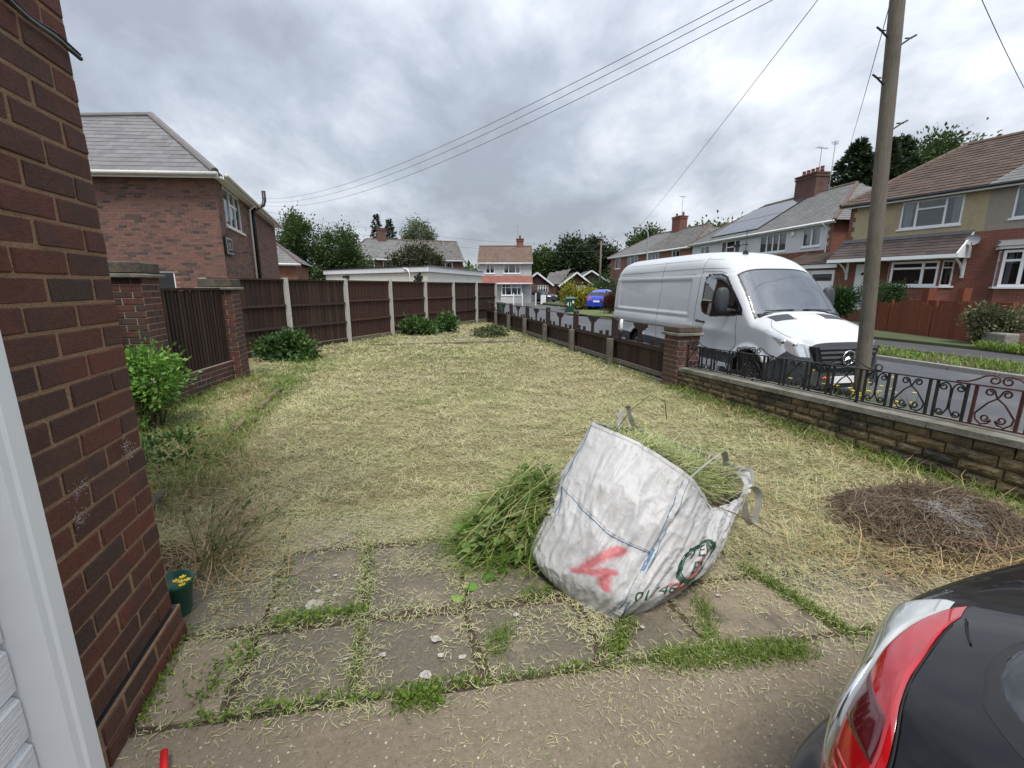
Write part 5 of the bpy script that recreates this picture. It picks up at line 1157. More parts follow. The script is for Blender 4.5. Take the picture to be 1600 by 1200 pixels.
# ---- white van
VA = .199; vb = Vector((-math.sin(VA), math.cos(VA))); vr = Vector((math.cos(VA), math.sin(VA)))      # towards its tail; from its kerb side inwards
van = thing('panel_van', 'white long-wheelbase panel van with grey bumper parked beyond the iron railing', 'van', (4.9, 10.4, RZ))
vo = Vector((4.45, 7.03)) + vr * 1.0
VX = XF((vo.x, vo.y, RZ), vb, -vr)        # y > 0 is the side we see
zt = interp([0, .08, .2, .5, .85, 1.0, 1.1, 1.4, 1.72, 1.86, 2.05, 2.4, 2.9, 3.6, 6.3, 6.62, 6.8, 6.9, 6.95], [.98, 1.06, 1.12, 1.24, 1.36, 1.41, 1.5, 1.86, 2.2, 2.32, 2.43, 2.54, 2.6, 2.625, 2.61, 2.57, 2.48, 2.36, 2.22])
Wv = interp([0, .04, .1, .2, .35, .6, 1.0, 1.6, 6.2, 6.75, 6.95], [.6, .68, .76, .85, .93, .985, .995, .995, .995, .985, .955])
zb = interp([0, .3, .6, 6.6, 6.95], [.24, .24, .22, .3, .4]); rc = interp([0, .2, .9, 1.15, 1.6, 2.2, 3, 6.95], [.1, .16, .26, .34, .42, .48, .46, .44]); ne = interp([0, .5, .95, 1.2, 1.8, 2.4, 6.95], [3.0, 3.0, 2.6, 3.2, 3.5, 3.4, 3.3])
def vdet(x, z):
    inside = sstep(x, 2.98, 3.06) * (1 - sstep(x, 6.55, 6.65)) * sstep(z, 1.27, 1.33) * (1 - sstep(z, 1.98, 2.04))
    waist = .022 * np.exp(-((z - 1.02) / .1) ** 2) * sstep(x, 1.2, 2.0) - .012 * np.exp(-((z - 1.2) / .04) ** 2) * sstep(x, 2.9, 3.1)
    arch = .03 * np.exp(-(np.abs(np.hypot(x - 1.0, z - .345) - .47) / .05) ** 2) + .02 * np.exp(-(np.abs(np.hypot(x - 5.325, z - .345) - .47) / .05) ** 2)
    crease = .01 * (1 - sstep(z, .6, .75)) 
    up = -.012 * sstep(z, 2.09, 2.12)
    return -.02 * inside + waist + arch * (z > .3) + crease + up
def vshift(x, y, z): return .13 * sstep(z, .62, 1.08) * np.clip(1 - x / .9, 0, 1) + .05 * (1 - np.clip(np.abs(y) / .9, 0, 1)) * 0
VL = Loft(zt, Wv, zb, rc, ne, (1.15, .075), vdet, vshift)
A = np.concatenate([np.linspace(0, .1, 14)[:-1], np.linspace(.1, 2.2, 150)[:-1], np.linspace(2.2, 6.4, 190)[:-1], np.linspace(6.4, 6.95, 40)])
def poly_in(x, z, P_):
    r = np.zeros(x.shape, bool); n = len(P_)
    for i in range(n):
        (x0, y0), (x1, y1) = P_[i], P_[(i + 1) % n]
        r ^= ((y0 > z) != (y1 > z)) & (x < (x1 - x0) * (z - y0) / ((y1 - y0) + 1e-12) + x0)
    return r
WIN = [(1.33, 1.38), (1.5, 1.36), (2.2, 1.31), (2.47, 1.38), (2.53, 1.5), (2.5, 2.02), (2.43, 2.09), (2.04, 2.09), (1.9, 2.03), (1.66, 1.78), (1.36, 1.46)]
WINO = [(1.27, 1.36), (1.5, 1.33), (2.2, 1.275), (2.5, 1.35), (2.57, 1.5), (2.54, 2.04), (2.45, 2.125), (2.02, 2.125), (1.86, 2.06), (1.62, 1.81), (1.3, 1.48)]
def vlabel(x, y, z):
    L_ = np.full(x.shape, 'body', dtype='U16'); ay = np.abs(y)
    w1, w2 = np.hypot(x - 1.0, z - .345), np.hypot(x - 5.325, z - .345)
    L_[(ay > .8) & (z > .43) & (z < .64) & (x > 1.3)] = 'side_strip'
    xx = x - vshift(x, y, z); topb = .6 + .30 * (1 - sstep(xx, .08, .6))
    L_[(z < topb) & (xx < 1.25)] = 'front_bumper'
    hl = (xx > .02) & (xx < .64) & (z > .755 + .36 * sstep(xx, .05, .66)) & (z < 1.0 + .17 * (xx - .02) / .6) & (ay > .5)
    L_[hl] = 'headlight'
    L_[(ay > .55) & poly_in(xx, z, WINO) ] = 'window_seal'
    L_[(ay > .55) & poly_in(xx, z, WIN)] = 'side_window'
    ws = (xx > 1.03) & (xx < 1.71) & (ay < .86 - .10 * (z - 1.45))
    L_[(xx > 1.03) & (xx < 1.74) & (ay < .895 - .10 * (z - 1.45))] = 'screen_seal'
    L_[ws] = 'windscreen'
    L_[(xx > .72) & (xx < .97) & (ay > .3) & (ay < .72) & (z > 1.2)] = 'scuttle_vent'
    L_[(w1 < .43) | (w2 < .43)] = ''
    L_[(xx > 6.86) & (z < .62)] = 'rear_bumper'
    return L_
vm_ = {'body': ('paint_white', True), 'side_strip': ('trim_grey', False), 'front_bumper': ('trim_grey', False), 'headlight': ('lamp_silver', False), 'window_seal': ('black_plastic', False), 'side_window': ('auto_glass', False), 'screen_seal': ('black_plastic', False), 'windscreen': ('auto_glass', True), 'scuttle_vent': ('trim_grey', False), 'rear_bumper': ('trim_grey', True)}
vehicle_parts(van, VL, A, 90, 60, vlabel, VX, vm_, cap0=('nose_panel', 'trim_grey'), cap1=('rear_doors', 'paint_white'))
# shut lines and body creases follow the skin
def seam(pts, sg=1, r=.0045, mat='trim_grey', nm='shut_line', LF=VL, X_=VX, off_=.001, sh=vshift):
    m = MB(); out_ = []
    for i in range(len(pts) - 1):
        for t in np.linspace(0, 1, 12)[:-1] if i < len(pts) - 2 else np.linspace(0, 1, 12):
            a = pts[i][0] + (pts[i + 1][0] - pts[i][0]) * t; z = pts[i][1] + (pts[i + 1][1] - pts[i][1]) * t; y = LF.side(a, z); out_.append(X_.p(a + float(sh(np.array([a]), np.array([y]), np.array([z]))[0]), sg * (y + off_), z))
    m.tube(out_, r, 5); return m.build(nm, mat, par_, smooth=True)
par_ = van
for sg in (1, -1):
    seam([(2.72, .66), (2.74, 1.3), (2.7, 2.1), (2.66, 2.18)], sg); seam([(1.36, .8), (1.4, 1.1), (1.42, 1.38)], sg); seam([(1.36, .8), (1.45, .7), (1.55, .66)], sg)
    seam([(2.66, 2.18), (2.1, 2.17), (1.93, 2.12)], sg, .003); seam([(4.3, .66), (4.32, 1.3), (4.28, 2.1), (4.27, 2.45)], sg, .0035); seam([(2.69, 2.18), (2.68, 2.47)], sg, .0035)
    seam([(1.95, 2.22), (2.7, 2.245), (6.6, 2.22)], sg, .0035); seam([(2.9, 2.13), (6.7, 2.1)], sg, .003); seam([(2.25, 2.4), (2.6, 2.42), (6.5, 2.42)], sg, .003)
    seam([(.95, 1.36), (.6, 1.2), (.2, 1.05)], sg, .004)
    y = VL.side(2.45, 1.18); m = MB(); m.tube([VX.p(2.36, sg * (y + .0), 1.16), VX.p(2.38, sg * (y + .045), 1.165), VX.p(2.6, sg * (y + .045), 1.175), VX.p(2.62, sg * y, 1.18)], .022, 8); m.build('door_handle', 'black_plastic', van, smooth=True)
    # mirror: arm and two-part housing
    y = VL.side(1.62, 1.45); m = MB(); m.tube([VX.p(1.62, sg * (y - .03), 1.42), VX.p(1.62, sg * (y + .2), 1.44)], .045, 8); ar = m.build('mirror_arm', 'trim_grey', van, smooth=True)
    m = MB(); prof = []
    c = VX.p(1.62, sg * (y + .2), 1.62)
    for i in range(13):
        th = math.pi * i / 12; h = .24 * -math.cos(th); r_ = math.sin(th) ** .5
        for j in range(16):
            ph = 2 * math.pi * j / 16; px = .085 * r_ * abs(math.cos(ph)) ** .7 * (1 if math.cos(ph) > 0 else -1); py = .125 * r_ * abs(math.sin(ph)) ** .7 * (1 if math.sin(ph) > 0 else -1); q = VX.x * px + VX.y * py; m.v.append((c.x + q.x, c.y + q.y, c.z + h))
    m.f = [(i * 16 + j, i * 16 + (j + 1) % 16, (i + 1) * 16 + (j + 1) % 16, (i + 1) * 16 + j) for i in range(12) for j in range(16)]; m.r = [0] * len(m.f); m.build('mirror', 'trim_grey', van, smooth=True)
    for x_ in (1.0, 5.325): wheel(van, VX, x_, sg * .96, .345, .22, sg=sg)
    for x_ in (1.0, 5.325):      # dark wheel housing
        m = MB(); n = 24
        for i in range(n): 
            a0, a1 = math.pi * i / n - .15, math.pi * (i + 1) / n - .1; p = lambda a, yy: VX.p(x_ + .44 * math.cos(a), sg * yy, .345 + .44 * math.sin(a))
            m.quad(p(a0, .99), p(a1, .99), p(a1, .6), p(a0, .6))
        m.quad(*[VX.p(x_ + .44 * math.cos(2 * math.pi * i / 20), sg * .6, .345 + .44 * math.sin(2 * math.pi * i / 20)) for i in range(20)]); m.build('wheel_housing', 'tyre', van, fix=False)
    # headlamp units behind the lens line
    for (a, z, r_) in ((.12, .93, .055), (.24, .97, .045)):
        y = VL.side(a, z); m = MB(); c = VX.p(a + .1, sg * (y + .004), z); m.lathe((0, 0, 0), [(0, .012), (r_ * .6, .01), (r_, .0), (r_ * 1.1, -.01)], 14); nv = (VX.x * -.75 + VX.y * sg * .66).to_3d().normalized(); qq = nv.to_track_quat('Z', 'Y'); m.v = [tuple(c + qq @ Vector(v)) for v in m.v]; m.build('headlamp_bowl', 'chrome', van, smooth=True)
    m = MB(); m.tube([VX.p(1.05 + i * .0, sg * (.1 + .12 * i * 1.0), 1.455 - .004 * i) + Vector((0, 0, .012)) for i in range(6)], .009, 5); m.build('wiper', 'black_plastic', van)
# grille with slats, ring and three-pointed star
g = MB()
pts = [(-.62, .93), (.62, .93), (.55, .6), (.42, .5), (-.42, .5), (-.55, .6)]; fr_ = [VX.p(-.02, y, z) for y, z in pts]; g.prism(fr_, VX.x.to_3d() * .12); gr = g.build('grille', 'black_plastic', van)
for i, z in enumerate((.58, .66, .74, .82, .89)):
    m = MB(); w = .40 + .4 * (z - .5); m.hexa([VX.p(-.05, -w, z), VX.p(-.05, w, z), VX.p(0.0, w, z), VX.p(0.0, -w, z)], [VX.p(-.035, -w, z + .035), VX.p(-.035, w, z + .035), VX.p(0, w, z + .035), VX.p(0, -w, z + .035)]); m.build('grille_slat', 'trim_grey', gr)
cz_ = .75; m = MB(); m.tube([VX.p(-.065, .112 * math.cos(t), cz_ + .112 * math.sin(t)) for t in [2 * math.pi * i / 32 for i in range(33)]], .011, 8); bd = m.build('badge', 'chrome', gr, smooth=True)
for i in range(3):
    a = math.pi / 2 + i * 2 * math.pi / 3; tip = VX.p(-.065, .106 * math.cos(a), cz_ + .106 * math.sin(a)); l_, r_ = [VX.p(-.065, .02 * math.cos(a + s_ * 1.05), cz_ + .02 * math.sin(a + s_ * 1.05)) for s_ in (1, -1)]; c = VX.p(-.085, 0, cz_); m = MB(); m.add([tip, l_, c, r_], [(0, 1, 2), (0, 2, 3)]); m.build('badge_star', 'chrome', gr, fix=False)
m = MB(); m.hexa([VX.p(-.02, -.7, .3), VX.p(-.02, .7, .3), VX.p(.1, .7, .3), VX.p(.1, -.7, .3)], [VX.p(-.03, -.68, .5), VX.p(-.03, .68, .5), VX.p(.1, .7, .5), VX.p(.1, -.7, .5)]); m.build('lower_bumper', 'trim_grey', van)
m = MB(); m.hexa([VX.p(-.055, -.26, .33), VX.p(-.055, .26, .33), VX.p(-.03, .26, .33), VX.p(-.03, -.26, .33)], [VX.p(-.055, -.26, .44), VX.p(-.055, .26, .44), VX.p(-.03, .26, .44), VX.p(-.03, -.26, .44)]); m.build('number_plate', 'plate_white', van)
m = MB(); m.hexa([VX.p(6.8, -.99, .3), VX.p(6.8, .99, .3), VX.p(7.05, .95, .3), VX.p(7.05, -.95, .3)], [VX.p(6.8, -.99, .52), VX.p(6.8, .99, .52), VX.p(7.05, .95, .52), VX.p(7.05, -.95, .52)]); m.build('rear_step', 'trim_grey', van)
m = MB(); b_ = VX.p(2.3, .25, 2.5); m.hexa([b_ + Vector(v) for v in ((-.06, -.03, 0), (.06, -.03, 0), (.06, .03, 0), (-.06, .03, 0))], [b_ + Vector(v) for v in ((-.03, -.015, .09), (.03, -.015, .09), (.03, .015, .09), (-.03, .015, .09))]); m.tube([b_ + Vector((0, 0, .05)), b_ + Vector((-.0, .02, .5))], .006, 5); m.build('roof_aerial', 'black_plastic', van)
# cabin
for sg in (1, -1):
    m = MB(); m.chamfer(VX.p(2.35, sg * .48, 1.35), (.16, .5, .75), .06, VA + math.pi / 2, .0); m.chamfer(VX.p(2.12, sg * .48, .98), (.5, .5, .18), .05, VA + math.pi / 2, 0); m.chamfer(VX.p(2.38, sg * .48, 1.82), (.12, .26, .22), .05, VA + math.pi / 2, 0); m.build('seat', 'black_plastic', van)
m = MB(); m.hexa([VX.p(.95, -.85, 1.0), VX.p(.95, .85, 1.0), VX.p(1.55, .85, 1.0), VX.p(1.55, -.85, 1.0)], [VX.p(1.02, -.84, 1.4), VX.p(1.02, .84, 1.4), VX.p(1.5, .84, 1.36), VX.p(1.5, -.84, 1.36)]); m.build('dashboard', 'trim_grey', van)
m = MB(); m.hexa([VX.p(2.75, -.9, .4), VX.p(2.75, .9, .4), VX.p(2.78, .9, .4), VX.p(2.78, -.9, .4)], [VX.p(2.75, -.82, 2.4), VX.p(2.75, .82, 2.4), VX.p(2.78, .82, 2.4), VX.p(2.78, -.82, 2.4)]); m.build('bulkhead', 'satellite', van)
m = MB(); m.tube([VX.p(1.78 + .06 * math.sin(t), .48 + .2 * math.cos(t), 1.38 + .18 * math.sin(t)) for t in [2 * math.pi * i / 20 for i in range(21)]], .014, 6); m.build('steering_wheel', 'black_plastic', van)
for i, (x_, y_, s_, c_) in enumerate(((1.18, .5, .16, 'curtain'), (1.2, .28, .2, 'plate_white'), (1.25, .12, .1, 'curtain'), (1.22, -.5, .16, 'upvc'))):
    m = MB(); m.chamfer(VX.p(x_, y_, 1.42), (s_, s_ * .8, .03), .01, random.uniform(0, 2), .006); q = m.build('paper', c_); tag(q, ('crumpled pale receipt nearest the kerb on the van dashboard', 'large white paper sheet on the van dashboard', 'small pale slip beside the large sheet on the dashboard', 'white folder on the far side of the van dashboard')[i], 'paper', 'papers on the van dashboard')

# ---- black hatchback whose rear corner fills the bottom right
CH_ = Vector((.9627, .2706)); CLf = Vector((-.2706, .9627)); CL_ = 3.95
co = Vector((.74, .06)) + CH_ * CL_
car = thing('black_hatchback', 'black hatchback car with red and clear tail lamp, rear corner close by', 'car', (2.8, .55, 0)); CX = XF((co.x, co.y, .008), -CH_, CLf, .93)
zt = interp([0, .1, .35, .8, 1.1, 1.3, 1.7, 2.0, 2.5, 3.0, 3.3, 3.45, 3.6, 3.72, 3.8, 3.87, 3.92, 3.95], [.6, .7, .8, .9, .95, 1.04, 1.32, 1.40, 1.43, 1.38, 1.26, 1.16, 1.04, .95, .87, .77, .67, .58])
Wc = interp([0, .06, .15, .35, .7, 1.2, 3.0, 3.35, 3.6, 3.75, 3.85, 3.92, 3.95], [.45, .55, .65, .76, .83, .85, .85, .835, .79, .74, .67, .57, .48])
zb = interp([0, .3, 3.6, 3.95], [.22, .2, .24, .34]); rc = interp([0, .5, 1.1, 1.6, 3.2, 3.6, 3.8, 3.95], [.12, .2, .28, .5, .5, .42, .26, .1]); ne = interp([0, 1, 1.6, 3.2, 3.7, 3.95], [2.6, 2.6, 2.6, 2.5, 2.5, 2.4])
def cdet(x, z): return -.2 * sstep(z, .80, .95) + .02 * np.exp(-((z - .78) / .08) ** 2) * (1 - sstep(x, 3.5, 3.8)) + .012 * np.exp(-((z - .45) / .1) ** 2) + .04 * (1 - sstep(z, .5, .56)) * sstep(x, 3.3, 3.6)
def cshift(x, y, z): return .045 * (1 - sstep(z, .5, .56)) * sstep(x, 3.5, 3.9)
CLo = Loft(zt, Wc, zb, rc, ne, (.95, .3), cdet, cshift)
A = np.concatenate([np.linspace(0, 3.2, 130)[:-1], np.linspace(3.2, 3.95, 200)])
def clabel(x, y, z):
    L_ = np.full(x.shape, 'body', dtype='U16'); ay = np.abs(y); xx = x - cshift(x, y, z)
    L_[(xx < 1.95) & (xx > 1.25) & (ay < .62)] = 'windscreen'
    L_[(ay > .5) & (z > .97) & (z < 1.28) & (xx < 3.12) & (xx > 1.55 + (z - .95) * 1.1) & (np.abs(xx - 2.4) > .03)] = 'side_window'
    L_[(np.hypot(x - .78, z - .3) < .34) | (np.hypot(x - 3.1, z - .3) < .34)] = ''
    return L_
vehicle_parts(car, CLo, A, 110, 90, clabel, CX, {'body': ('car_black', True), 'windscreen': ('dark_auto_glass', True), 'side_window': ('dark_auto_glass', False)}, cap0=('front_panel', 'car_black'), cap1=('rear_panel', 'car_black'))
PL = {}
def plan(z):
    """outline of the car's tail at height z, measured round from the middle of the tailgate"""
    k_ = round(z, 4)
    if k_ not in PL:
        a = np.linspace(2.6, 3.95, 700); ok = zt(a) >= z; a = a[:int(np.argmin(ok)) if not ok.all() else len(a)]
        zt_, w_, zb_, rc_, ne_ = zt(a), Wc(a), zb(a), rc(a), ne(a); zs_ = np.maximum(zt_ - rc_, zb_ + .02); rc_ = zt_ - zs_
        y = w_ * np.where(z > zs_, np.maximum(0, 1 - np.clip((z - zs_) / rc_, 0, 1) ** ne_) ** (1 / ne_), 1) * (1 - .3 * max(0, z - .95) ** 1.3) + cdet(a, np.full_like(a, z))
        pts = np.stack([a + cshift(a, 0, np.full_like(a, z)), np.maximum(y, 0)], 1)
        if pts[-1, 1] > 0: pts = np.vstack([pts, [pts[-1, 0], 0.0]])
        pts = pts[::-1]; PL[k_] = (np.concatenate([[0], np.cumsum(np.hypot(*np.diff(pts, axis=0).T))]), pts)
    return PL[k_]
def Sq(q, z):
    Q, p = plan(z); sg = 1 if q >= 0 else -1; return Vector((float(np.interp(abs(q), Q, p[:, 0])), sg * float(np.interp(abs(q), Q, p[:, 1])), z))
def patch(name, mat, q0, q1, z0, z1, nu=24, nv=40, lift=.007, sg=1, par=None, edge=.12):
    """skin panel laid on the tail between two edges that vary with height, domed a little"""
    V_ = []
    for j in range(nv + 1):
        z = z0 + (z1 - z0) * j / nv
        for i in range(nu + 1):
            u = i / nu; q = q0(z) + (q1(z) - q0(z)) * u; e = .006; c = Sq(q, z); tq = Sq(q + e, z) - Sq(q - e, z); tz = Sq(q, z + e) - Sq(q, z - e); n = tq.cross(tz)
            n = n.normalized() if n.length > 1e-9 else Vector((1, 0, 0))
            if n.x * .5 + n.y * (.5 if q > 0 else -.5) + n.z * .3 < 0: n = -n
            d = min(u, 1 - u, j / nv, 1 - j / nv) / edge; h = lift * math.sqrt(max(0, 1 - (1 - min(1, d)) ** 2)) + .0012
            c = c + n * h; V_.append(CX.p(c.x, sg * c.y, c.z))
    m = MB(); m.add(V_, [(j * (nu + 1) + i, j * (nu + 1) + i + 1, (j + 1) * (nu + 1) + i + 1, (j + 1) * (nu + 1) + i) for j in range(nv) for i in range(nu)]); return m.build(name, mat, par or car, smooth=True)
ql = interp([.46, .6, .73, .77, .81, .83, .85, .868], [.56, .57, .59, .61, .65, .70, .78, .87]); qm = interp([.46, .56, .68, .72, .77, .80, .84, .868], [.70, .705, .708, .725, .762, .805, .87, .925]); qo = interp([.46, .6, .7, .8, .85, .868], [.98, 1.0, 1.02, 1.01, .97, .93])
cq = lambda f, o=0.0: (lambda z: float(f(z)) + o)
for sg in (1, -1):
    tl = patch('tail_lamp', 'lamp_red', cq(ql), cq(qm, .002), .565, .866, sg=sg, nv=60)
    patch('lamp_band', 'lamp_dark_red', cq(ql, .01), cq(qm, -.004), .71, .785, sg=sg, lift=.0095, par=tl, edge=.2)
    patch('lamp_clear', 'lamp_clear', cq(qm, .002), cq(qo), .59, .856, sg=sg, lift=.010, par=tl, nv=50)
    patch('lamp_reflector', 'chrome', cq(qm, .012), cq(qm, .04), .62, .8, sg=sg, lift=.0125, par=tl, nv=40, edge=.3)
    patch('lamp_foot', 'lamp_red', cq(qm, .004), cq(qo, -.08), .565, .59, sg=sg, lift=.009, par=tl)
    for k_ in range(5):
        zz_ = .585 + .02 * k_; patch('lens_rib', 'lamp_red', cq(ql, .02), cq(qm, -.02), zz_, zz_ + .008, sg=sg, lift=.0105, par=tl, nv=4, nu=12, edge=.4)
    for x_ in (.78, 3.1): wheel(car, CX, x_, sg * .82, .3, .19, 'wheel_silver', 7, sg=sg)
    m = MB(); y = CLo.side(1.6, .93); m.lathe((0, 0, 0), [(.001, -.09), (.07, -.07), (.09, 0), (.07, .07), (.001, .09)], 12); c = CX.p(1.6, sg * (y + .12), .97); m.v = [tuple(c + Vector(v)) for v in m.v]; m.build('mirror', 'car_black', car, smooth=True)
    patch('quarter_window', 'dark_auto_glass', lambda z: 1.06 + (z - .93) * .6, lambda z: 1.32, .93, 1.08, sg=sg, lift=.004)
geq = interp([.85, .866, .875, .885, .9, .93, 1.3], [.40, .52, .60, .655, .69, .70, .58])
def ge(o): return lambda z: float(geq(z + o * .6)) + o
patch('window_seal', 'black_plastic', lambda z: -ge(.012)(z), ge(.012), .864, 1.28, nu=60, nv=40, lift=.004, edge=.02)
patch('rear_window', 'dark_auto_glass', lambda z: -ge(0)(z), ge(0), .872, 1.25, nu=60, nv=40, lift=.0075, edge=.03)
m = MB(); ln = [Sq(.665 - .0 * i, .889 + .004 * i) for i in range(3)]
for sg in (1, -1):
    m = MB(); m.tube([CX.p(v.x + .002, sg * v.y, v.z + .003) for v in [Sq(.84 - .1 * t, .87 + .002 * t) for t in (0, .25, .5, .75, 1)]], .0022, 5); m.build('shut_line', 'tyre', car)
    m = MB(); m.tube([CX.p(v.x + .003, sg * v.y, v.z) for v in [Sq(float(ql(z)) - .008, z) for z in np.linspace(.565, .862, 20)]], .0022, 5); m.build('shut_line', 'tyre', car)
m = MB(); m.hexa([CX.p(3.985, -.26, .42), CX.p(3.985, .26, .42), CX.p(4.005, .26, .42), CX.p(4.005, -.26, .42)], [CX.p(3.985, -.26, .53), CX.p(3.985, .26, .53), CX.p(4.005, .26, .53), CX.p(4.005, -.26, .53)]); m.build('number_plate', 'plate_yellow', car)

# ---- smaller parked cars
def small_car(name, label, o, ang, L_, Wd, Ht, paint, dark=True):
    d = Vector((math.cos(ang), math.sin(ang))); T = thing(name, label, 'car', (o[0], o[1], o[2])); X_ = XF(o, d, (-d.y, d.x)); s_ = L_ / 4.5
    zt = interp([0, .1 * s_, .4 * s_, 1.2 * s_, 1.5 * s_, 2.1 * s_, 2.6 * s_, 3.4 * s_, 3.9 * s_, 4.25 * s_, 4.42 * s_, 4.5 * s_], [.7, .82, .92, 1.02, 1.12, Ht * .96, Ht, Ht * .98, Ht * .88, 1.1, .98, .75])
    W_ = interp([0, .2 * s_, .6 * s_, 3.9 * s_, 4.3 * s_, 4.5 * s_], [Wd * .7, Wd * .9, Wd, Wd, Wd * .92, Wd * .75]); zb_ = interp([0, 4.5 * s_], [.25, .3]); rc_ = interp([0, 1.2 * s_, 2.1 * s_, 4 * s_, 4.5 * s_], [.15, .25, .5, .45, .2]); ne_ = interp([0, 4.5 * s_], [2.6, 2.6])
    Lo = Loft(zt, W_, zb_, rc_, ne_, (.95, .25)); A_ = np.linspace(0, 4.5 * s_, 110)
    def lb(x, y, z):
        R_ = np.full(x.shape, 'body', dtype='U16'); ay = np.abs(y); R_[(ay > .5) & (z > 1.02) & (z < Ht - .16) & (x > 1.75 * s_) & (x < 4.0 * s_)] = 'side_window'
        R_[(x > 3.95 * s_) & (z > 1.1) & (ay < Wd * .72)] = 'rear_window'; R_[(x > 1.45 * s_) & (x < 2.1 * s_) & (ay < Wd * .75)] = 'windscreen'
        R_[(x > 4.2 * s_) & (z > .8) & (z < .98) & (ay > Wd * .45)] = 'tail_lamp'; R_[(x < .35 * s_) & (z > .66) & (z < .8) & (ay > Wd * .45)] = 'headlight'; R_[(z < .42)] = 'sill'
        R_[(np.hypot(x - .85 * s_, z - .36) < .4) | (np.hypot(x - 3.6 * s_, z - .36) < .4)] = ''
        return R_
    vehicle_parts(T, Lo, A_, 40, 30, lb, X_, {'body': (paint, True), 'side_window': ('dark_auto_glass', False), 'rear_window': ('dark_auto_glass', True), 'windscreen': ('dark_auto_glass', True), 'tail_lamp': ('lamp_red', False), 'headlight': ('lamp_silver', False), 'sill': ('trim_grey', True)}, cap0=('nose', 'trim_grey'), cap1=('tail', paint))
    for sg in (1, -1):
        for x_ in (.85 * s_, 3.6 * s_): wheel(T, X_, x_, sg * (Wd - .03), .36, .2, 'wheel_silver', 5, sg=sg)
    e = 4.5 * s_; m = MB(); m.hexa([X_.p(e + .02, -.26, .62), X_.p(e + .02, .26, .62), X_.p(e, .26, .62), X_.p(e, -.26, .62)], [X_.p(e + .02, -.26, .74), X_.p(e + .02, .26, .74), X_.p(e, .26, .74), X_.p(e, -.26, .74)]); m.build('number_plate', 'plate_white', T)
    return T
sc_ = small_car('blue_car', 'bright blue SUV seen from behind on the drive beyond the wheelie bin', (8.6, 39.2, RZ + .08), -2.05, 4.5, .95, 1.6, 'paint_blue')
small_car('dark_car', 'dark grey car parked beside the bungalow at the end of the close', (5.2, 57.0, RZ), 2.2, 4.2, .86, 1.45, 'paint_dark')

# ================================================================== poles, wires, lamp, bin
tp = thing('telegraph_pole', 'tall weathered wooden telegraph pole with step irons beside the white van', 'pole', (4.9, 6.1, -.2))
def polep(z): return Vector((4.86 - .073 * (z - .3), 6.1, z))
m = MB(); m.tube([polep(-.4 + 8.6 * i / 24) for i in range(25)], [.088 - .016 * i / 24 for i in range(25)], 20); m.build('shaft', 'pole_wood', tp, smooth=True)
for (z, sg) in ((4.5, -1), (4.0, -1), (4.42, 1), (3.5, 1), (4.9, 1), (5.0, -1), (5.2, 1), (5.3, -1), (6, 1), (6.1, -1)):
    c = polep(z); m = MB(); u = Vector((sg, -.12, 0)); m.tube([c + u * .08 - Vector((0, 0, .05)), c + u * .18 + Vector((0, 0, .02)), c + u * .24 + Vector((0, 0, .05))], .011, 6); m.tube([c + u * .12 + Vector((0, 0, .02)), c + u * .2 + Vector((0, 0, .02))], .008, 6); m.build('step_iron', 'iron_black', tp)
def wire(label, a, b, sag, r=.008, mat='wire', n=40):
    a, b = Vector(a), Vector(b); m = MB(); m.tube([a.lerp(b, i / n) - Vector((0, 0, sag * 4 * (i / n) * (1 - i / n))) for i in range(n + 1)], r, 5); o = m.build('overhead_wire', mat, smooth=True); return tag(o, label, 'wire', 'overhead wires')
for i, (dx, dz, lb) in enumerate(((0, 0, 'upper black overhead wire sweeping from top right to the left houses'), (.12, -.22, 'middle black overhead wire just under the topmost one'), (.3, -.5, 'lower black overhead wire of the three sweeping to the left houses'))):
    wire(lb, (6.58 + dx, 8.0, 7.41 + dz * .3), (-23.8, 45.0, 9.7 + dz * 1.2), 1.3 + .12 * i, .0075)
wire('thin wire rising from the far street to the near telegraph pole', (4.6, 6.1, 6.2), (14.4, 62.0, 7.0), .45, .0065)
wire('thin wire across the top right corner of the sky', polep(6.4), (12.8, 12.0, 5.6), .12, .006)
wire('thin wire dropping from the pole towards the dark conifer', polep(5.2), (18.5, 27.0, 8.2), .2, .006)
wire('thin distant wire running level over the far roofs', (-23.8, 45.0, 8.6), (14.4, 62.0, 7.0), 1.0, .012, 'wire_pale')
wire('thin distant wire running level just below its neighbour', (-23.8, 45.0, 8.1), (14.4, 62.0, 6.3), 1.3, .012, 'wire_pale')
# far telegraph pole
fp = thing('telegraph_pole', 'thin distant telegraph pole standing in front of the dark trees', 'pole', (11.3, 59, -.3)); m = MB(); m.tube([(11.3, 59, -.3), (11.25, 59, 7.2)], [.16, .1], 10); m.build('shaft', 'pole_wood', fp, smooth=True); m = MB(); m.tube([(10.8, 59, 6.9), (11.8, 59, 6.9)], .05, 6); m.build('crossarm', 'pole_wood', fp)
# street lamp behind the van
sl_ = thing('street_lamp', 'grey steel street lamp with bent arm rising behind the white van', 'street lamp', (8.75, 30, -.2)); m = MB(); m.tube([(8.75, 30, -.2), (8.75, 30, 1.2), (8.74, 30, 1.25), (8.72, 30, 4.6), (8.66, 30, 4.95), (8.5, 30, 5.12), (8.2, 30, 5.2)], [.09, .09, .055, .05, .045, .04, .04], 12); m.build('column', 'steel_grey', sl_, smooth=True); m = MB(); m.chamfer((7.98, 30, 5.24), (.55, .2, .12), .04, 0, 0); m.build('lantern', 'steel_grey', sl_); m = MB(); m.chamfer((7.98, 30, 5.175), (.45, .14, .03), .01, 0, 0); m.build('lens', 'upvc', sl_)
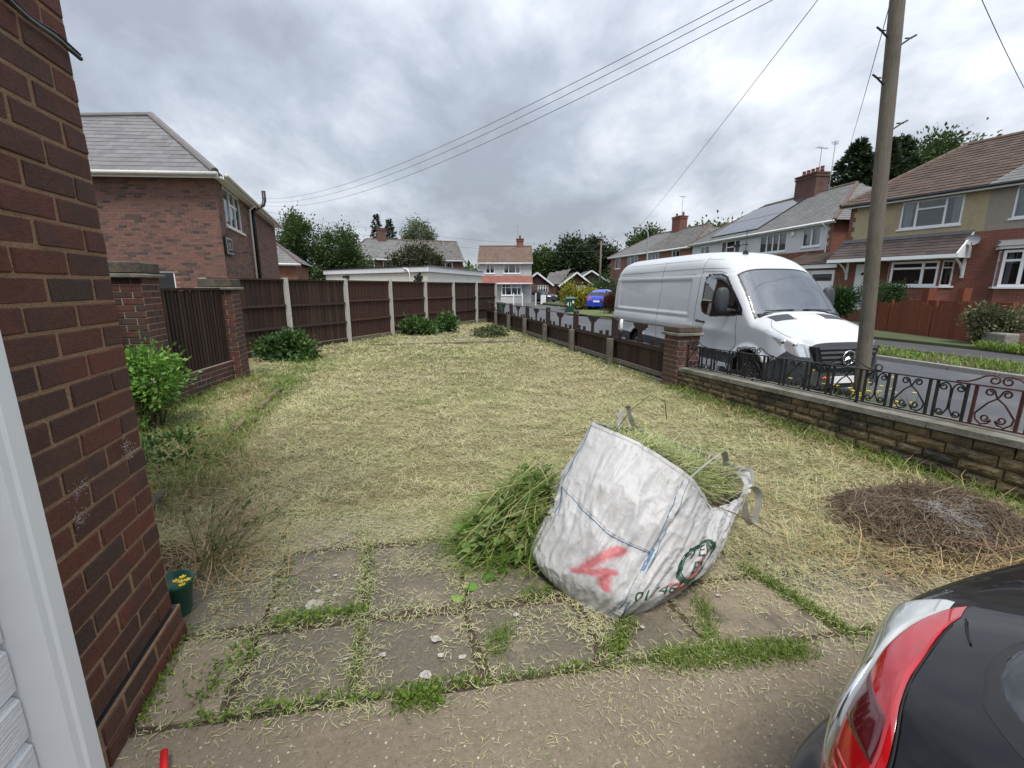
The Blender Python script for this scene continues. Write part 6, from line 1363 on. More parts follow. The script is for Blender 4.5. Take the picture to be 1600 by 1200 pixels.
# wheelie bin
wb = thing('wheelie_bin', 'green wheelie bin with white house number standing on the far kerb', 'wheelie bin', (4.15, 32.5, -.3)); bx, by, bz = 4.15, 32.5, -.22
m = MB(); m.hexa([(bx - .25, by - .25, bz), (bx + .25, by - .25, bz), (bx + .25, by + .3, bz), (bx - .25, by + .3, bz)], [(bx - .33, by - .33, bz + .95), (bx + .33, by - .33, bz + .95), (bx + .33, by + .42, bz + .95), (bx - .33, by + .42, bz + .95)]); m.build('body', 'bin_green', wb)
m = MB(); m.hexa([(bx - .36, by - .37, bz + .952), (bx + .36, by - .37, bz + .952), (bx + .36, by + .45, bz + .952), (bx - .36, by + .45, bz + .952)], [(bx - .3, by - .3, bz + 1.06), (bx + .3, by - .3, bz + 1.06), (bx + .3, by + .42, bz + 1.08), (bx - .3, by + .42, bz + 1.08)]); m.build('lid', 'bin_green', wb)
for sg in (-1, 1): m = MB(); m.lathe((bx + sg * .3, by + .3, bz - .0), [(0, -.03), (.11, -.03), (.11, .03), (0, .03)], 14, 'x'); m.build('wheel', 'tyre', wb)
def text_mesh(txt, size, fn, mat, name, par, ext=.0):
    """flat lettering: glyph outlines filled and carried onto a surface by fn(x, y)"""
    cu = bpy.data.curves.new('lettering', 'FONT'); cu.body = txt; cu.size = size; cu.resolution_u = 3; cu.align_x = 'CENTER'; ob = bpy.data.objects.new('lettering', cu); COL.objects.link(ob)
    dg = bpy.context.evaluated_depsgraph_get(); me = bpy.data.meshes.new_from_object(ob.evaluated_get(dg)); bpy.data.objects.remove(ob); bpy.data.curves.remove(cu)
    import bmesh
    bm = bmesh.new(); bm.from_mesh(me); bmesh.ops.triangulate(bm, faces=bm.faces)
    for _ in range(4):
        lg = [e for e in bm.edges if e.calc_length() > size * .09]
        if lg: bmesh.ops.subdivide_edges(bm, edges=lg, cuts=1); bmesh.ops.triangulate(bm, faces=bm.faces)
    bm.to_mesh(me); bm.free(); og = ORG[par]
    for v in me.vertices: v.co = Vector(fn(v.co.x, v.co.y)) - og
    me.materials.clear(); me.materials.append(MATS[mat]); me.name = name; o = bpy.data.objects.new(name, me); COL.objects.link(o); o.parent = par; ORG[o] = og; return o
text_mesh('41', .42, lambda x, y: (bx - .1 + x, by - .275 - .085 * ((y + .42) / .95) - .004, bz + .42 + y), 'plate_white', 'house_number', wb)
m = MB(); m.quad((bx + .12, by - .318, bz + .62), (bx + .24, by - .318, bz + .62), (bx + .24, by - .329, bz + .8), (bx + .12, by - .329, bz + .8)); m.build('sticker', 'plate_white', wb, fix=False)

# slatted railing and white posts in front of the pale house, small green box by the fence end
rr = thing('slatted_railing', 'grey slatted railing panel in the front garden of the pale house', 'railing', (1.2, 44, -.25))
for i in range(22):
    m = MB(); x = .2 + i * .095; m.box((x, 44 - .25 * (i > 8) * (i - 8) * .1, .28), (.05, .04, 1.0), 0); m.build('slat', 'steel_frame', rr)
for x in (.15, 1.0, 2.3): m = MB(); m.box((x, 44 - .02, .35), (.09, .09, 1.2), 0); m.build('post', 'upvc', rr)
wp = thing('white_railing', 'short white railing beside the drive of the far bungalow', 'railing', (3.2, 47, -.25))
for i in range(6): m = MB(); m.box((3.0 + i * .14, 47 + i * .7, .25), (.08, .5, .95 - .03 * i), 0); m.build('panel', 'upvc', wp)
gb = thing('storage_box', 'dark green box with pale lid behind the far end of the street fence', 'box', (-.85, 24, -.2)); m = MB(); m.chamfer((-.85, 24, .25), (.75, .5, .95), .03, 0, 0); m.build('body', 'bin_green', gb); m = MB(); m.chamfer((-.85, 24, .755), (.8, .55, .06), .02, 0, 0); m.build('lid', 'satellite', gb)

# ================================================================== vegetation
def leaf_quads(P_, D_, N_, ln, wd, fold=0.0):
    """leaf-shaped quads: base, two shoulders, tip. P (n,3) base, D (n,3) unit growth direction, N (n,3) face normal"""
    D_ = D_ / (np.linalg.norm(D_, axis=1, keepdims=True) + 1e-9); Sd = np.cross(D_, N_); Sd /= (np.linalg.norm(Sd, axis=1, keepdims=True) + 1e-9); U = np.cross(Sd, D_)
    ln, wd = np.asarray(ln)[:, None], np.asarray(wd)[:, None]
    v = np.stack([P_, P_ + D_ * ln * .45 + Sd * wd / 2 - U * fold * wd, P_ + D_ * ln, P_ + D_ * ln * .45 - Sd * wd / 2 - U * fold * wd], 1)
    n = len(P_); f = np.arange(n * 4).reshape(n, 4); return v.reshape(-1, 3), f
def rdir(n, up=0.0, rng=RNG):
    d = rng.normal(size=(n, 3)); d[:, 2] += up; return d / np.linalg.norm(d, axis=1, keepdims=True)
def np_obj(name, v, f, rnd, mat, parent=None, smooth=False):
    og = ORG[parent] if parent is not None else Vector((0, 0, 0)); me = mesh_np(name, np.asarray(v) - np.array(og), f, rnd, smooth); o = bpy.data.objects.new(name, me); COL.objects.link(o); me.materials.append(MATS[mat]); o.parent = parent; ORG[o] = og; return o
def crown_mesh(blobs, n, size, droop=.0, clump=.34, nclump=26, shell=.55, rng=RNG, aspect=.6):
    """leaf sprays gathered in clumps over several overlapping lobes, with gaps between the clumps"""
    V_ = []; F_ = []; r_ = []; tot = sum(b[3] * b[4] * b[5] for b in blobs); base = 0
    for b in blobs:
        c, rad = np.array(b[:3]), np.array(b[3:6]); k = max(60, int(n * b[3] * b[4] * b[5] / tot)); nc = max(6, int(nclump * (b[3] * b[4] * b[5] / tot) ** .6 * 1.6))
        cd = rdir(nc, .15, rng); cr_ = shell + (1 - shell) * rng.random(nc) ** .6; cc = cd * cr_[:, None]; tone = rng.random(nc)
        w = rng.integers(0, nc, k); off = rng.normal(size=(k, 3)) * clump * (.5 + .7 * rng.random((nc, 1))[w]); q = cc[w] * .9 + off * .8; P_ = c + q * rad
        out_ = q + rng.normal(size=(k, 3)) * .5; out_[:, 2] -= droop; nn = rdir(k, .6, rng); ls = size * (.6 + .8 * rng.random(k)); v, f = leaf_quads(P_, out_, nn, ls, ls * aspect, .1)
        V_.append(v); F_.append(f + base); base += len(v); r_.append(np.clip(tone[w] * .55 + rng.random(k) * .45, 0, .999))
    return np.concatenate(V_), np.concatenate(F_), np.concatenate(r_)
def limb(mb, a, b, r0, r1, bend=.1, n=6):
    a, b = Vector(a), Vector(b); L_ = (b - a).length; o = Vector((random.uniform(-1, 1), random.uniform(-1, 1), random.uniform(-.3, .6))) * bend * L_
    mb.tube([a.lerp(b, i / n) + o * 4 * (i / n) * (1 - i / n) * .5 for i in range(n + 1)], [r0 + (r1 - r0) * i / n for i in range(n + 1)], 7)
def tree(name, label, base, blobs, n, size, leaf, tr=.25, bark='bark', group=None, droop=0., clump=.34, nclump=26, shell=.55, aspect=.6, kind='tree'):
    T = thing(name, label, kind, base, group); m = MB(); b = Vector(base); top = Vector(blobs[0][:3]); fork = b.lerp(top, .55)
    limb(m, b - Vector((0, 0, .1)), fork, tr, tr * .7, .04); 
    for q in blobs:
        c = Vector(q[:3]); limb(m, fork, c, tr * .55, tr * .2)
        for i in range(5):
            d = Vector(rdir(1, .3)[0]); limb(m, b.lerp(c, .7) if i < 2 else c - Vector((0, 0, q[5] * .3)), c + Vector((d.x * q[3], d.y * q[4], d.z * q[5])) * .85, tr * .22, tr * .05)
    m.build('trunk', bark, T, smooth=True); v, f, r = crown_mesh(blobs, n, size, droop, clump, nclump, shell, aspect=aspect); np_obj('crown', v, f, r, leaf, T); return T
def conifer(name, label, base, h, r, n, size, leaf, tips=((0, 0),), group=None, z0=.1):
    T = thing(name, label, 'tree', base, group); V_ = []; F_ = []; r_ = []; bs = 0; m = MB()
    for (dx, dy) in tips:
        b = np.array(base) + np.array([dx, dy, 0]); hh = h * random.uniform(.9, 1.0); m.tube([tuple(b), tuple(b + np.array([0, 0, hh * .5])), tuple(b + np.array([0, 0, hh * .97]))], [r * .1, r * .07, .02], 8); nb = 150
        for i in range(nb):
            t = (i / nb) ** .85; z = z0 * h + (hh - z0 * h) * t; L_ = r * (1 - t) ** .75 * random.uniform(.65, 1.12) + .12; a = i * 2.4 + random.uniform(-.4, .4); d = np.array([math.cos(a), math.sin(a), -.12 + .25 * t]); k = max(12, int(n / nb / len(tips) * (.35 + 1.3 * (1 - t))))
            if i % 3 == 0: m.tube([tuple(b + np.array([0, 0, z])), tuple(b + np.array([0, 0, z]) + d * L_ * .8)], [.05, .012], 4)
            s_ = RNG.random(k) ** .7; q = b + np.array([0, 0, z]) + d * (s_ * L_)[:, None] + RNG.normal(size=(k, 3)) * np.array([.16, .16, .11]) * (L_ * .42) * (1.2 - s_[:, None] * .6); q[:, 2] -= .16 * L_ * s_ ** 2
            dd = d + RNG.normal(size=(k, 3)) * .45; dd[:, 2] += .1; ls = size * (.6 + .8 * RNG.random(k)); v, f = leaf_quads(q, dd, rdir(k, .7), ls, ls * .42, .15); V_.append(v); F_.append(f + bs); bs += len(v); r_.append(np.clip(RNG.random(k) * .5 + random.random() * .45, 0, .999))
    m.build('trunk', 'bark', T, smooth=True); np_obj('crown', np.concatenate(V_), np.concatenate(F_), np.concatenate(r_), leaf, T); return T
FT = 'trees behind the houses'
tree('broadleaf_tree', 'tall airy green tree just right of the neighbour house', (-20.3, 45, 0), [(-20.3, 45, 5.6, 2.0, 2, 2.4), (-21.7, 45, 4.0, 1.4, 1.6, 2.0), (-19.4, 45, 3.6, 1.5, 1.6, 2.0), (-20.6, 45, 7.0, 1.1, 1.1, 1.1)], 17000, .21, 'leaf_mid', group=FT, clump=.3)
tree('broadleaf_tree', 'rounded darker green tree between the airy tree and the grey-roofed semi', (-17.2, 47.5, 0), [(-17.6, 47.5, 5.2, 1.9, 2, 2.0), (-16.3, 47.5, 3.6, 1.6, 1.6, 2.0), (-18.6, 47.5, 3.5, 1.3, 1.5, 1.8)], 15000, .21, 'leaf_mid', group=FT)
tree('broadleaf_tree', 'low dark tree beside the left end of the grey-roofed semi', (-21, 62, 0), [(-21, 62, 4.2, 2.2, 2, 2.2), (-18.7, 62, 3.6, 1.5, 1.5, 1.8)], 4500, .34, 'leaf_dark', group=FT)
conifer('conifer_tree', 'twin-topped dark conifer behind the grey-roofed semi', (-22.4, 78, 0), 13.2, 2.6, 12000, .38, 'leaf_dark', ((0, 0), (2.0, .5)), FT)
tree('birch_tree', 'pale weeping birch behind the semi with the chimney', (-14.4, 72, 0), [(-14.4, 72, 8.6, 2.3, 2.2, 2.9), (-12.9, 72, 7.6, 1.5, 1.5, 2.3), (-16, 72, 7.4, 1.3, 1.5, 2.2)], 9000, .34, 'leaf_birch', tr=.2, bark='bark_pale', group=FT, droop=1.3, clump=.3, aspect=.35)
tree('copper_tree', 'dull brown-leaved tree in front of the grey-roofed semi', (-10.2, 50, 0), [(-10.2, 50, 4.3, 2.0, 1.8, 1.35), (-8.4, 50, 3.8, 1.0, 1.2, 1.0), (-12.1, 50, 3.9, 1.1, 1.2, .9)], 7000, .26, 'leaf_copper', group=FT, clump=.42, shell=.4)
tree('broadleaf_tree', 'bright green tree right of the pale rendered house', (6.4, 92, 0), [(6.2, 92, 6.0, 3.3, 3, 2.9), (3.9, 92, 4.8, 2.2, 2, 2.4), (8.9, 92, 5.4, 2.2, 2, 2.4)], 8000, .5, 'leaf_mid', group=FT)
tree('broadleaf_tree', 'dark tree behind the bungalow gables', (11.4, 90, 0), [(11.4, 90, 7.2, 2.6, 2.5, 3.0), (13.6, 90, 6.0, 2.4, 2.5, 2.8), (9.4, 90, 5.4, 2, 2, 2.4)], 8000, .5, 'leaf_dark', group=FT)
tree('broadleaf_tree', 'largest dark tree behind the distant telegraph pole', (16.8, 94, 0), [(16.4, 94, 7.6, 3.1, 3, 3.3), (19.4, 94, 6.2, 2.4, 2.5, 3), (14.2, 94, 6.4, 1.8, 2, 2.6)], 9000, .5, 'leaf_dark', group=FT)
tree('birch_tree', 'slim wispy tree rising above the bungalows', (13.5, 96, 0), [(13.5, 96, 9.2, 1.3, 1.3, 2.0), (12.9, 96, 7.4, 1.3, 1.2, 1.6)], 2600, .42, 'leaf_birch', tr=.15, group=FT, droop=.6)
tree('broadleaf_tree', 'green tree peeping over the roof left of the street lamp', (24.5, 84, 0), [(24.5, 84, 8.4, 3.2, 3, 2.6), (27.5, 84, 7.6, 2.4, 2.4, 2.4)], 6000, .5, 'leaf_mid', group=FT)
tree('broadleaf_tree', 'tree top showing behind the brick semi chimney', (27.5, 62, 0), [(27.5, 62, 7.2, 3.2, 3, 2.4), (24.2, 62, 6.6, 2.4, 2.4, 2.2)], 6000, .42, 'leaf_mid', group=FT)
conifer('conifer_tree', 'large dark conifer towering behind the houses beside the near pole', (27.8, 36.2, 0), 13.0, 4.2, 60000, .33, 'leaf_dark', ((0, 0), (2.0, 1.2), (-1.6, .6)), FT, z0=.2)
tree('broadleaf_tree', 'mid-green tree to the right of the large conifer', (37.5, 44, 0), [(37.2, 44, 12.0, 3.4, 3, 2.4), (40.6, 44, 11.6, 2.6, 2.6, 2.0), (34.4, 44, 11.0, 2.6, 2.6, 2.0)], 17000, .3, 'leaf_mid', group=FT)
# far belt closing the horizon
v, f, r = crown_mesh([(x, 150 + 20 * math.sin(x), 3.4 + 1.4 * math.sin(x * .37), 9, 6, 3.6 + math.sin(x * 1.7)) for x in range(-150, 190, 11)], 16000, 1.5, nclump=300); o = np_obj('treeline', v, f, r, 'leaf_mid'); tag(o, 'distant dark line of trees closing the horizon behind the houses', 'trees', kind='stuff')
# ---- hedges and shrubs
def shrub(name, label, base, blobs, n, size, leaf, stems=9, cat='shrub', **k):
    T = thing(name, label, cat, base); m = MB(); b = Vector(base)
    for i in range(stems):
        q = random.choice(blobs); d = Vector(rdir(1, .6)[0]); limb(m, b + Vector((random.uniform(-.08, .08), random.uniform(-.08, .08), 0)), Vector(q[:3]) + Vector((d.x * q[3], d.y * q[4], d.z * q[5])) * .7, .012, .004, .12)
    m.build('stems', 'bark', T, smooth=True); v, f, r = crown_mesh(blobs, n, size, **k); np_obj('foliage', v, f, r, leaf, T); return T
shrub('yellow_hedge', 'bright yellow-green hedge beside the wheelie bin', (5.5, 38, -.2), [(4.9, 37.6, .75, .75, .7, 1.15), (5.8, 38.4, .45, .9, .8, .85), (6.9, 39.2, .4, .9, .8, .8), (7.9, 40, .4, .8, .8, .75)], 7000, .16, 'leaf_yellow', cat='hedge', shell=.35, clump=.42)
shrub('green_hedge', 'clipped dark green hedge above the blue car', (9.2, 45, -.2), [(8.4, 45, 1.0, 1.0, .8, 1.3), (9.8, 45, 1.0, 1.1, .8, 1.35), (11, 45, 1.0, .9, .8, 1.2)], 6000, .17, 'leaf_hedge', cat='hedge', shell=.35, clump=.45)
shrub('red_shrub', 'small dark red shrub by the rear of the van', (6.6, 30.5, -.2), [(6.6, 30.5, .45, .5, .5, .55)], 1600, .12, 'leaf_red', shell=.3)
shrub('box_hedge', 'clipped green box hedge behind the near telegraph pole', (15.0, 18.6, .2), [(14.5, 18.7, 1.1, .5, .5, .62), (15.0, 18.5, 1.1, .5, .5, .64), (15.5, 18.3, 1.1, .5, .5, .62)], 6000, .07, 'leaf_hedge', cat='hedge', shell=.5, clump=.3)
ph = thing('spiky_shrub', 'dark spiky evergreen shrub in front of the white garage doors', 'shrub', (13.7, 19.2, .2)); k = 700; c = np.array([13.75, 19.2, .95]); d = rdir(k, .35); v, f = leaf_quads(c + d * .1, d, rdir(k, .5), .4 + .4 * RNG.random(k), np.full(k, .035), .1); np_obj('spikes', v, f, RNG.random(k), 'leaf_hedge', ph)
v, f, r = crown_mesh([(13.75, 19.2, .85, .5, .5, .5)], 2500, .16, aspect=.3); np_obj('leaves', v, f, r, 'leaf_hedge', ph); m = MB(); m.tube([(13.75, 19.2, -.1), (13.75, 19.2, .8)], .1, 8); m.build('stem', 'bark', ph)
shrub('grey_shrub', 'loose grey-green shrub behind the end of the arched fence', (14.3, 13.2, -.1), [(13.95, 13.3, .62, .42, .4, .42), (14.55, 13.1, .5, .45, .4, .46), (14.4, 13.3, .2, .42, .4, .4)], 4500, .11, 'leaf_grey', shell=.4, clump=.4, aspect=.4)
shrub('rose_bush', 'bright green rose bush with one white bloom in front of the tall pier', (-3.9, 4.65, 0), [(-3.86, 4.7, .68, .26, .25, .22), (-3.98, 4.75, .5, .24, .24, .22), (-3.66, 4.6, .52, .22, .22, .17), (-3.95, 4.55, .26, .13, .15, .18)], 3400, .05, 'leaf_rose', stems=14, shell=.45, clump=.35)
m = MB()
for i in range(10): d = Vector(rdir(1, 0)[0]); m.add([Vector((-3.62, 4.42, .62)) + d * .005, Vector((-3.62, 4.42, .62)) + d * .026 + Vector((.008, 0, .006)), Vector((-3.62, 4.42, .62)) + d * .03], [(0, 1, 2)])
o = m.build('rose_bloom', 'white_petal', fix=False); tag(o, 'single small white rose bloom on the bright green bush', 'flower')
shrub('garden_shrub', 'leafy dark green shrub at the left end of the panel fence', (-4.75, 9.35, 0), [(-4.85, 9.4, .24, .45, .36, .26), (-4.45, 9.3, .2, .38, .32, .22), (-4.65, 9.4, .42, .28, .28, .2), (-5.2, 9.6, .25, .28, .3, .2)], 3600, .085, 'leaf_shrub', stems=14)
shrub('garden_shrub', 'green shrub growing against the middle of the panel fence', (-3.0, 14.5, .05), [(-3.15, 14.5, .28, .38, .33, .28), (-2.75, 14.5, .24, .33, .3, .25)], 2600, .09, 'leaf_shrub')
shrub('garden_shrub', 'smaller green shrub just right of the other shrub by the panel fence', (-2.2, 15.1, .05), [(-2.2, 15.1, .32, .3, .28, .3)], 1400, .09, 'leaf_shrub')
shrub('weed_heap', 'low heap of pulled weeds lying on the concrete base', (-.65, 14.0, .09), [(-.7, 13.9, .14, .5, .4, .14), (-.5, 14.0, .22, .3, .3, .14)], 1600, .09, 'leaf_grey', stems=20, cat='weeds')
# ---- wild flowers behind the railing
wf = thing('wildflower_clump', 'clump of wild flowers with yellow daisies behind the iron railing', 'flowers', (4.0, 5.3, -.2)); V_ = []; m = MB(); pet = MB()
k = 900; P_ = np.stack([RNG.normal(4.05, .38, k), RNG.normal(5.15, .42, k), np.full(k, -.2)], 1); d = rdir(k, 2.2); v, f = leaf_quads(P_, d, rdir(k), .25 + .4 * RNG.random(k), np.full(k, .014), 0); np_obj('grass', v, f, RNG.random(k), 'grass_green', wf)
for i in range(48):
    b = Vector((random.gauss(4.05, .36), random.gauss(5.1, .4), -.2)); t = b + Vector((random.gauss(0, .06), random.gauss(0, .06), random.uniform(.38, .7))); m.tube([b, b.lerp(t, .5) + Vector((.02, 0, 0)), t], .003, 4)
    for j in range(8): a = j * math.pi / 4; pet.quad(t, t + Vector((.018 * math.cos(a - .3), .018 * math.sin(a - .3), .004)), t + Vector((.026 * math.cos(a), .026 * math.sin(a), .006)), t + Vector((.018 * math.cos(a + .3), .018 * math.sin(a + .3), .004)))
m.build('stems', 'stem_green', wf); o = pet.build('petals', 'yellow_petal', wf, fix=False); o['kind'] = 'stuff'
pp = thing('poppy', 'single orange-red poppy above the railing in front of the van', 'flower', (3.72, 5.2, -.2)); m = MB(); m.tube([(3.72, 5.2, -.2), (3.74, 5.2, .2), (3.72, 5.2, .47)], .003, 4); m.build('stem', 'stem_green', pp); m = MB()
for j in range(5): a = j * 1.2566; c = Vector((3.72, 5.2, .47)); m.quad(c, c + Vector((.035 * math.cos(a - .5), .035 * math.sin(a - .5), .02)), c + Vector((.045 * math.cos(a), .045 * math.sin(a), .035)), c + Vector((.035 * math.cos(a + .5), .035 * math.sin(a + .5), .02)))
m.build('petals', 'orange_petal', pp, fix=False)

# ------------------------------------------------------------------ mown grass and clippings
def fnoise(x, y, s, seed=0):
    """cheap smooth value noise on arrays"""
    x, y = x * s + seed * 17.3, y * s + seed * 9.1; xi, yi = np.floor(x).astype(int), np.floor(y).astype(int); fx, fy = x - xi, y - yi; fx, fy = fx * fx * (3 - 2 * fx), fy * fy * (3 - 2 * fy)
    h = lambda a, b: ((np.sin(a * 127.1 + b * 311.7 + seed * 74.7) * 43758.5453) % 1.0)
    return (h(xi, yi) * (1 - fx) + h(xi + 1, yi) * fx) * (1 - fy) + (h(xi, yi + 1) * (1 - fx) + h(xi + 1, yi + 1) * fx) * fy
def blades(x, y, z, ln, wd, tilt, rng=RNG, curl=.35, az=None):
    """thin bent blades: six points, two quads each. tilt 0 = lying flat, 1 = upright"""
    n = len(x); az = rng.random(n) * 2 * np.pi if az is None else az; d = np.stack([np.cos(az), np.sin(az)], 1); s_ = np.stack([-np.sin(az), np.cos(az)], 1); h = np.sin(tilt * np.pi / 2); g = np.cos(tilt * np.pi / 2); cu = (rng.random(n) - .5) * curl * 2
    P0 = np.stack([x, y, z], 1); mid = P0.copy(); mid[:, :2] += d * (ln * .55 * g)[:, None]; mid[:, 2] += ln * .6 * h; tip = P0.copy(); tip[:, :2] += d * (ln * (.95 * g + .15 * h))[:, None] + s_ * (cu * ln)[:, None]; tip[:, 2] += ln * .9 * h - ln * .05
    W_ = np.zeros((n, 3)); W_[:, :2] = s_ * (wd / 2)[:, None]; W_[:, 2] = wd * .25 * (rng.random(n) - .5)
    v = np.stack([P0 - W_, P0 + W_, mid - W_, mid + W_, tip - W_ * .3, tip + W_ * .3], 1).reshape(-1, 3); b = np.arange(n)[:, None] * 6; f = np.concatenate([b + np.array([[0, 1, 3, 2]]), b + np.array([[2, 3, 5, 4]])], 1).reshape(-1, 4); return v, f
def lawn_pts(n, y0=2.3, y1=19.0, p=1.35):
    u = RNG.random(n); a = 1 - p; y = (y0 ** a + u * (y1 ** a - y0 ** a)) ** (1 / a); xl = np.minimum(-1.55 - .27 * (y - 1.72) - 2.3 * np.clip((y - 2.3) / .8, 0, 1), -1.5); xl = np.maximum(xl, -4.05 - .25 * (y - 5)); xr = 2.04 - .281 * (y - 8.909) - .12
    x = xl + RNG.random(n) * (xr - xl); ok = (y < 10.9 + (x + 5.304) * 2.3069 + .9) & (y > 2.36 + .44 * (1 - np.clip((x - .1) / .9, 0, 1)) * (x > -1.9) + .32 * (fnoise(x, y, 3.3, 61) - .5) + .2 * (fnoise(x, y, 9.0, 62) - .5)); return x[ok], y[ok]
HZ = {}
def lz(x, y):
    """height of the lawn sheet at many points (nearest of its grid)"""
    v = np.clip((np.clip(y, 2.4501, 23.5) - 2.45) / 21.05, 0, 1) ** (1 / 1.35); j = np.clip(np.round(v * (NY - 1)).astype(int), 0, NY - 1); xr = 2.04 - .281 * (y - 8.909) + .02; i = np.clip(np.round((x + 9) / (xr + 9) * (NX - 1)).astype(int), 0, NX - 1); return np.maximum(LAWN_Z[j, i], .012)
LAWN_Z = np.array([q[2] for q in vv]).reshape(NY, NX)
def joinb(parts):
    V_ = []; F_ = []; r_ = []; b = 0
    for v, f, r in parts: V_.append(v); F_.append(f + b); r_.append(np.repeat(r, 2)); b += len(v)
    return np.concatenate(V_), np.concatenate(F_), np.concatenate(r_)
x, y = lawn_pts(340000, p=1.55); dist = np.hypot(x, y); den = fnoise(x, y, 1.1, 1) * .5 + fnoise(x, y, 3.7, 2) * .5; ok = RNG.random(len(x)) < np.clip(.12 + 1.25 * den, .1, 1); x, y, dist = x[ok], y[ok], dist[ok]; n = len(x); sc_ = np.clip(dist / 4.5, .8, 3.2)
streak = .9 + .8 * fnoise(x, y, .8, 5); az = RNG.normal(0, 1.0, n) + streak * 3
ln = (.022 + .05 * RNG.random(n)) * (.8 + .25 * sc_); wd = (.0017 + .0019 * RNG.random(n)) * sc_; tl = np.abs(RNG.normal(.06, .16, n)).clip(0, .8)
tone = np.clip(.62 * fnoise(x, y, .7, 8) + .3 * fnoise(x, y, 2.9, 4) - .1 + .3 * RNG.random(n), 0, .999)
v, f = blades(x, y, lz(x, y) + .004 + .016 * RNG.random(n), ln, wd, tl, az=az); main_ = (v, f, tone)
cx_, cy_ = lawn_pts(2600, p=1.3); kk = 26; nc = len(cx_); sg_ = np.repeat(.02 + .05 * RNG.random(nc), kk) * np.clip(np.repeat(np.hypot(cx_, cy_), kk) / 5, .8, 2.2); x = np.repeat(cx_, kk) + RNG.normal(0, 1, nc * kk) * sg_ * 1.5; y = np.repeat(cy_, kk) + RNG.normal(0, 1, nc * kk) * sg_; n = len(x); sc_ = np.clip(np.hypot(x, y) / 4.5, .8, 3.2)
v, f = blades(x, y, lz(x, y) + .012 + .03 * RNG.random(n), (.03 + .07 * RNG.random(n)) * (.8 + .25 * sc_), (.0022 + .002 * RNG.random(n)) * sc_, np.abs(RNG.normal(.12, .2, n)).clip(0, .8)); v, f, r = joinb([main_, (v, f, np.clip(np.repeat(RNG.random(nc), kk) * .7 + .3 * RNG.random(n), 0, .999))]); o = np_obj('clippings', v, f, r, 'straw'); tag(o, 'pale straw-coloured grass clippings strewn over the mown lawn', 'grass clippings', kind='stuff')
x, y = lawn_pts(90000, p=1.5); g = fnoise(x, y, .55, 11) * .6 + fnoise(x, y, 2.1, 12) * .4; edge = np.clip((2.04 - .281 * (y - 8.909) - x) / .5, 0, 1); ok = RNG.random(len(x)) < np.clip((g - .4) * 2.6, 0.08, .95) + .7 * np.exp(-(((x + .6) / .7) ** 2 + ((y - 3.9) / .7) ** 2)) + (1 - edge) * .5 + .3 * np.clip((3.6 - y), 0, .3) * 0; x, y = x[ok], y[ok]; n = len(x); sc_ = np.clip(np.hypot(x, y) / 5, .8, 2.6)
v, f = blades(x, y, lz(x, y), (.02 + .035 * RNG.random(n)) * (.8 + .3 * sc_), (.0022 + .002 * RNG.random(n)) * sc_, .3 + .6 * RNG.random(n)); v, f, r = joinb([(v, f, RNG.random(n))]); o = np_obj('short_grass', v, f, r, 'grass_green'); tag(o, 'short green stubble of mown grass showing between the clippings', 'grass', kind='stuff')
x, y = lawn_pts(30000, p=1.4); g = fnoise(x, y, .9, 21); nearr = np.exp(-((y - 3.0) / .55) ** 2) + np.exp(-(((x - 2.3) / .8) ** 2 + ((y - 3.0) / .8) ** 2)); ok = RNG.random(len(x)) < np.clip((g - .55) * 2, 0, .8) + .6 * nearr; x, y = x[ok], y[ok]; n = len(x); sc_ = np.clip(np.hypot(x, y) / 5, .8, 2.6)
v, f = blades(x, y, lz(x, y) + .01, (.03 + .06 * RNG.random(n)), (.0025 + .002 * RNG.random(n)) * sc_, np.abs(RNG.normal(.1, .15, n)).clip(0, .7)); v, f, r = joinb([(v, f, RNG.random(n))]); o = np_obj('dead_thatch', v, f, r, 'straw_brown'); tag(o, 'brown dead thatch in patches among the pale clippings', 'thatch', kind='stuff')
# clippings blown over the slabs, thickest along joints and towards the lawn
n = 110000; u = RNG.random(n) * 4.6 - 1.35; w = RNG.random(n) ** .75 * 1.75 - .12; x = JO.x + JU.x * u + JV.x * w; y = JO.y + JU.y * u + JV.y * w
joint = np.exp(-(np.min(np.abs(u[:, None] - np.array(ucut)[None, :]), 1) / .06) ** 2) + np.exp(-(np.min(np.abs(w[:, None] - np.array([0, .435, 1.075, 1.5])[None, :]), 1) / .05) ** 2)
pat = fnoise(x, y, 2.2, 31) * .6 + fnoise(x, y, 6.1, 32) * .4; pr = np.clip((pat - .42) * 2.6, 0.02, 1) * .8 + joint * .4 + np.clip((w - 1.02) / .3, 0, 1) * .8; ok = (RNG.random(n) < pr * .8) & (x > -1.5 - .27 * (y - 1.72) + .06); x, y = x[ok], y[ok]; n = len(x)
v, f = blades(x, y, .013 + .012 * RNG.random(n), .014 + .034 * RNG.random(n), .0014 + .0016 * RNG.random(n), np.abs(RNG.normal(0, .1, n)).clip(0, .5)); v, f, r = joinb([(v, f, RNG.random(n))]); o = np_obj('slab_clippings', v, f, r, 'straw'); tag(o, 'dry grass clippings scattered over the paving slabs', 'grass clippings', kind='stuff')
n = 20000; u = RNG.random(n) * 5.2 - 1.5; w = -RNG.random(n) ** 1.1 * 1.1; x = JO.x + JU.x * u + JV.x * w; y = JO.y + JU.y * u + JV.y * w; pat = fnoise(x, y, 2.6, 41) * .6 + fnoise(x, y, 7, 42) * .4; ok = RNG.random(n) < np.clip((pat - .45) * 2.5, .01, 1) * .7; x, y = x[ok], y[ok]; n = len(x)
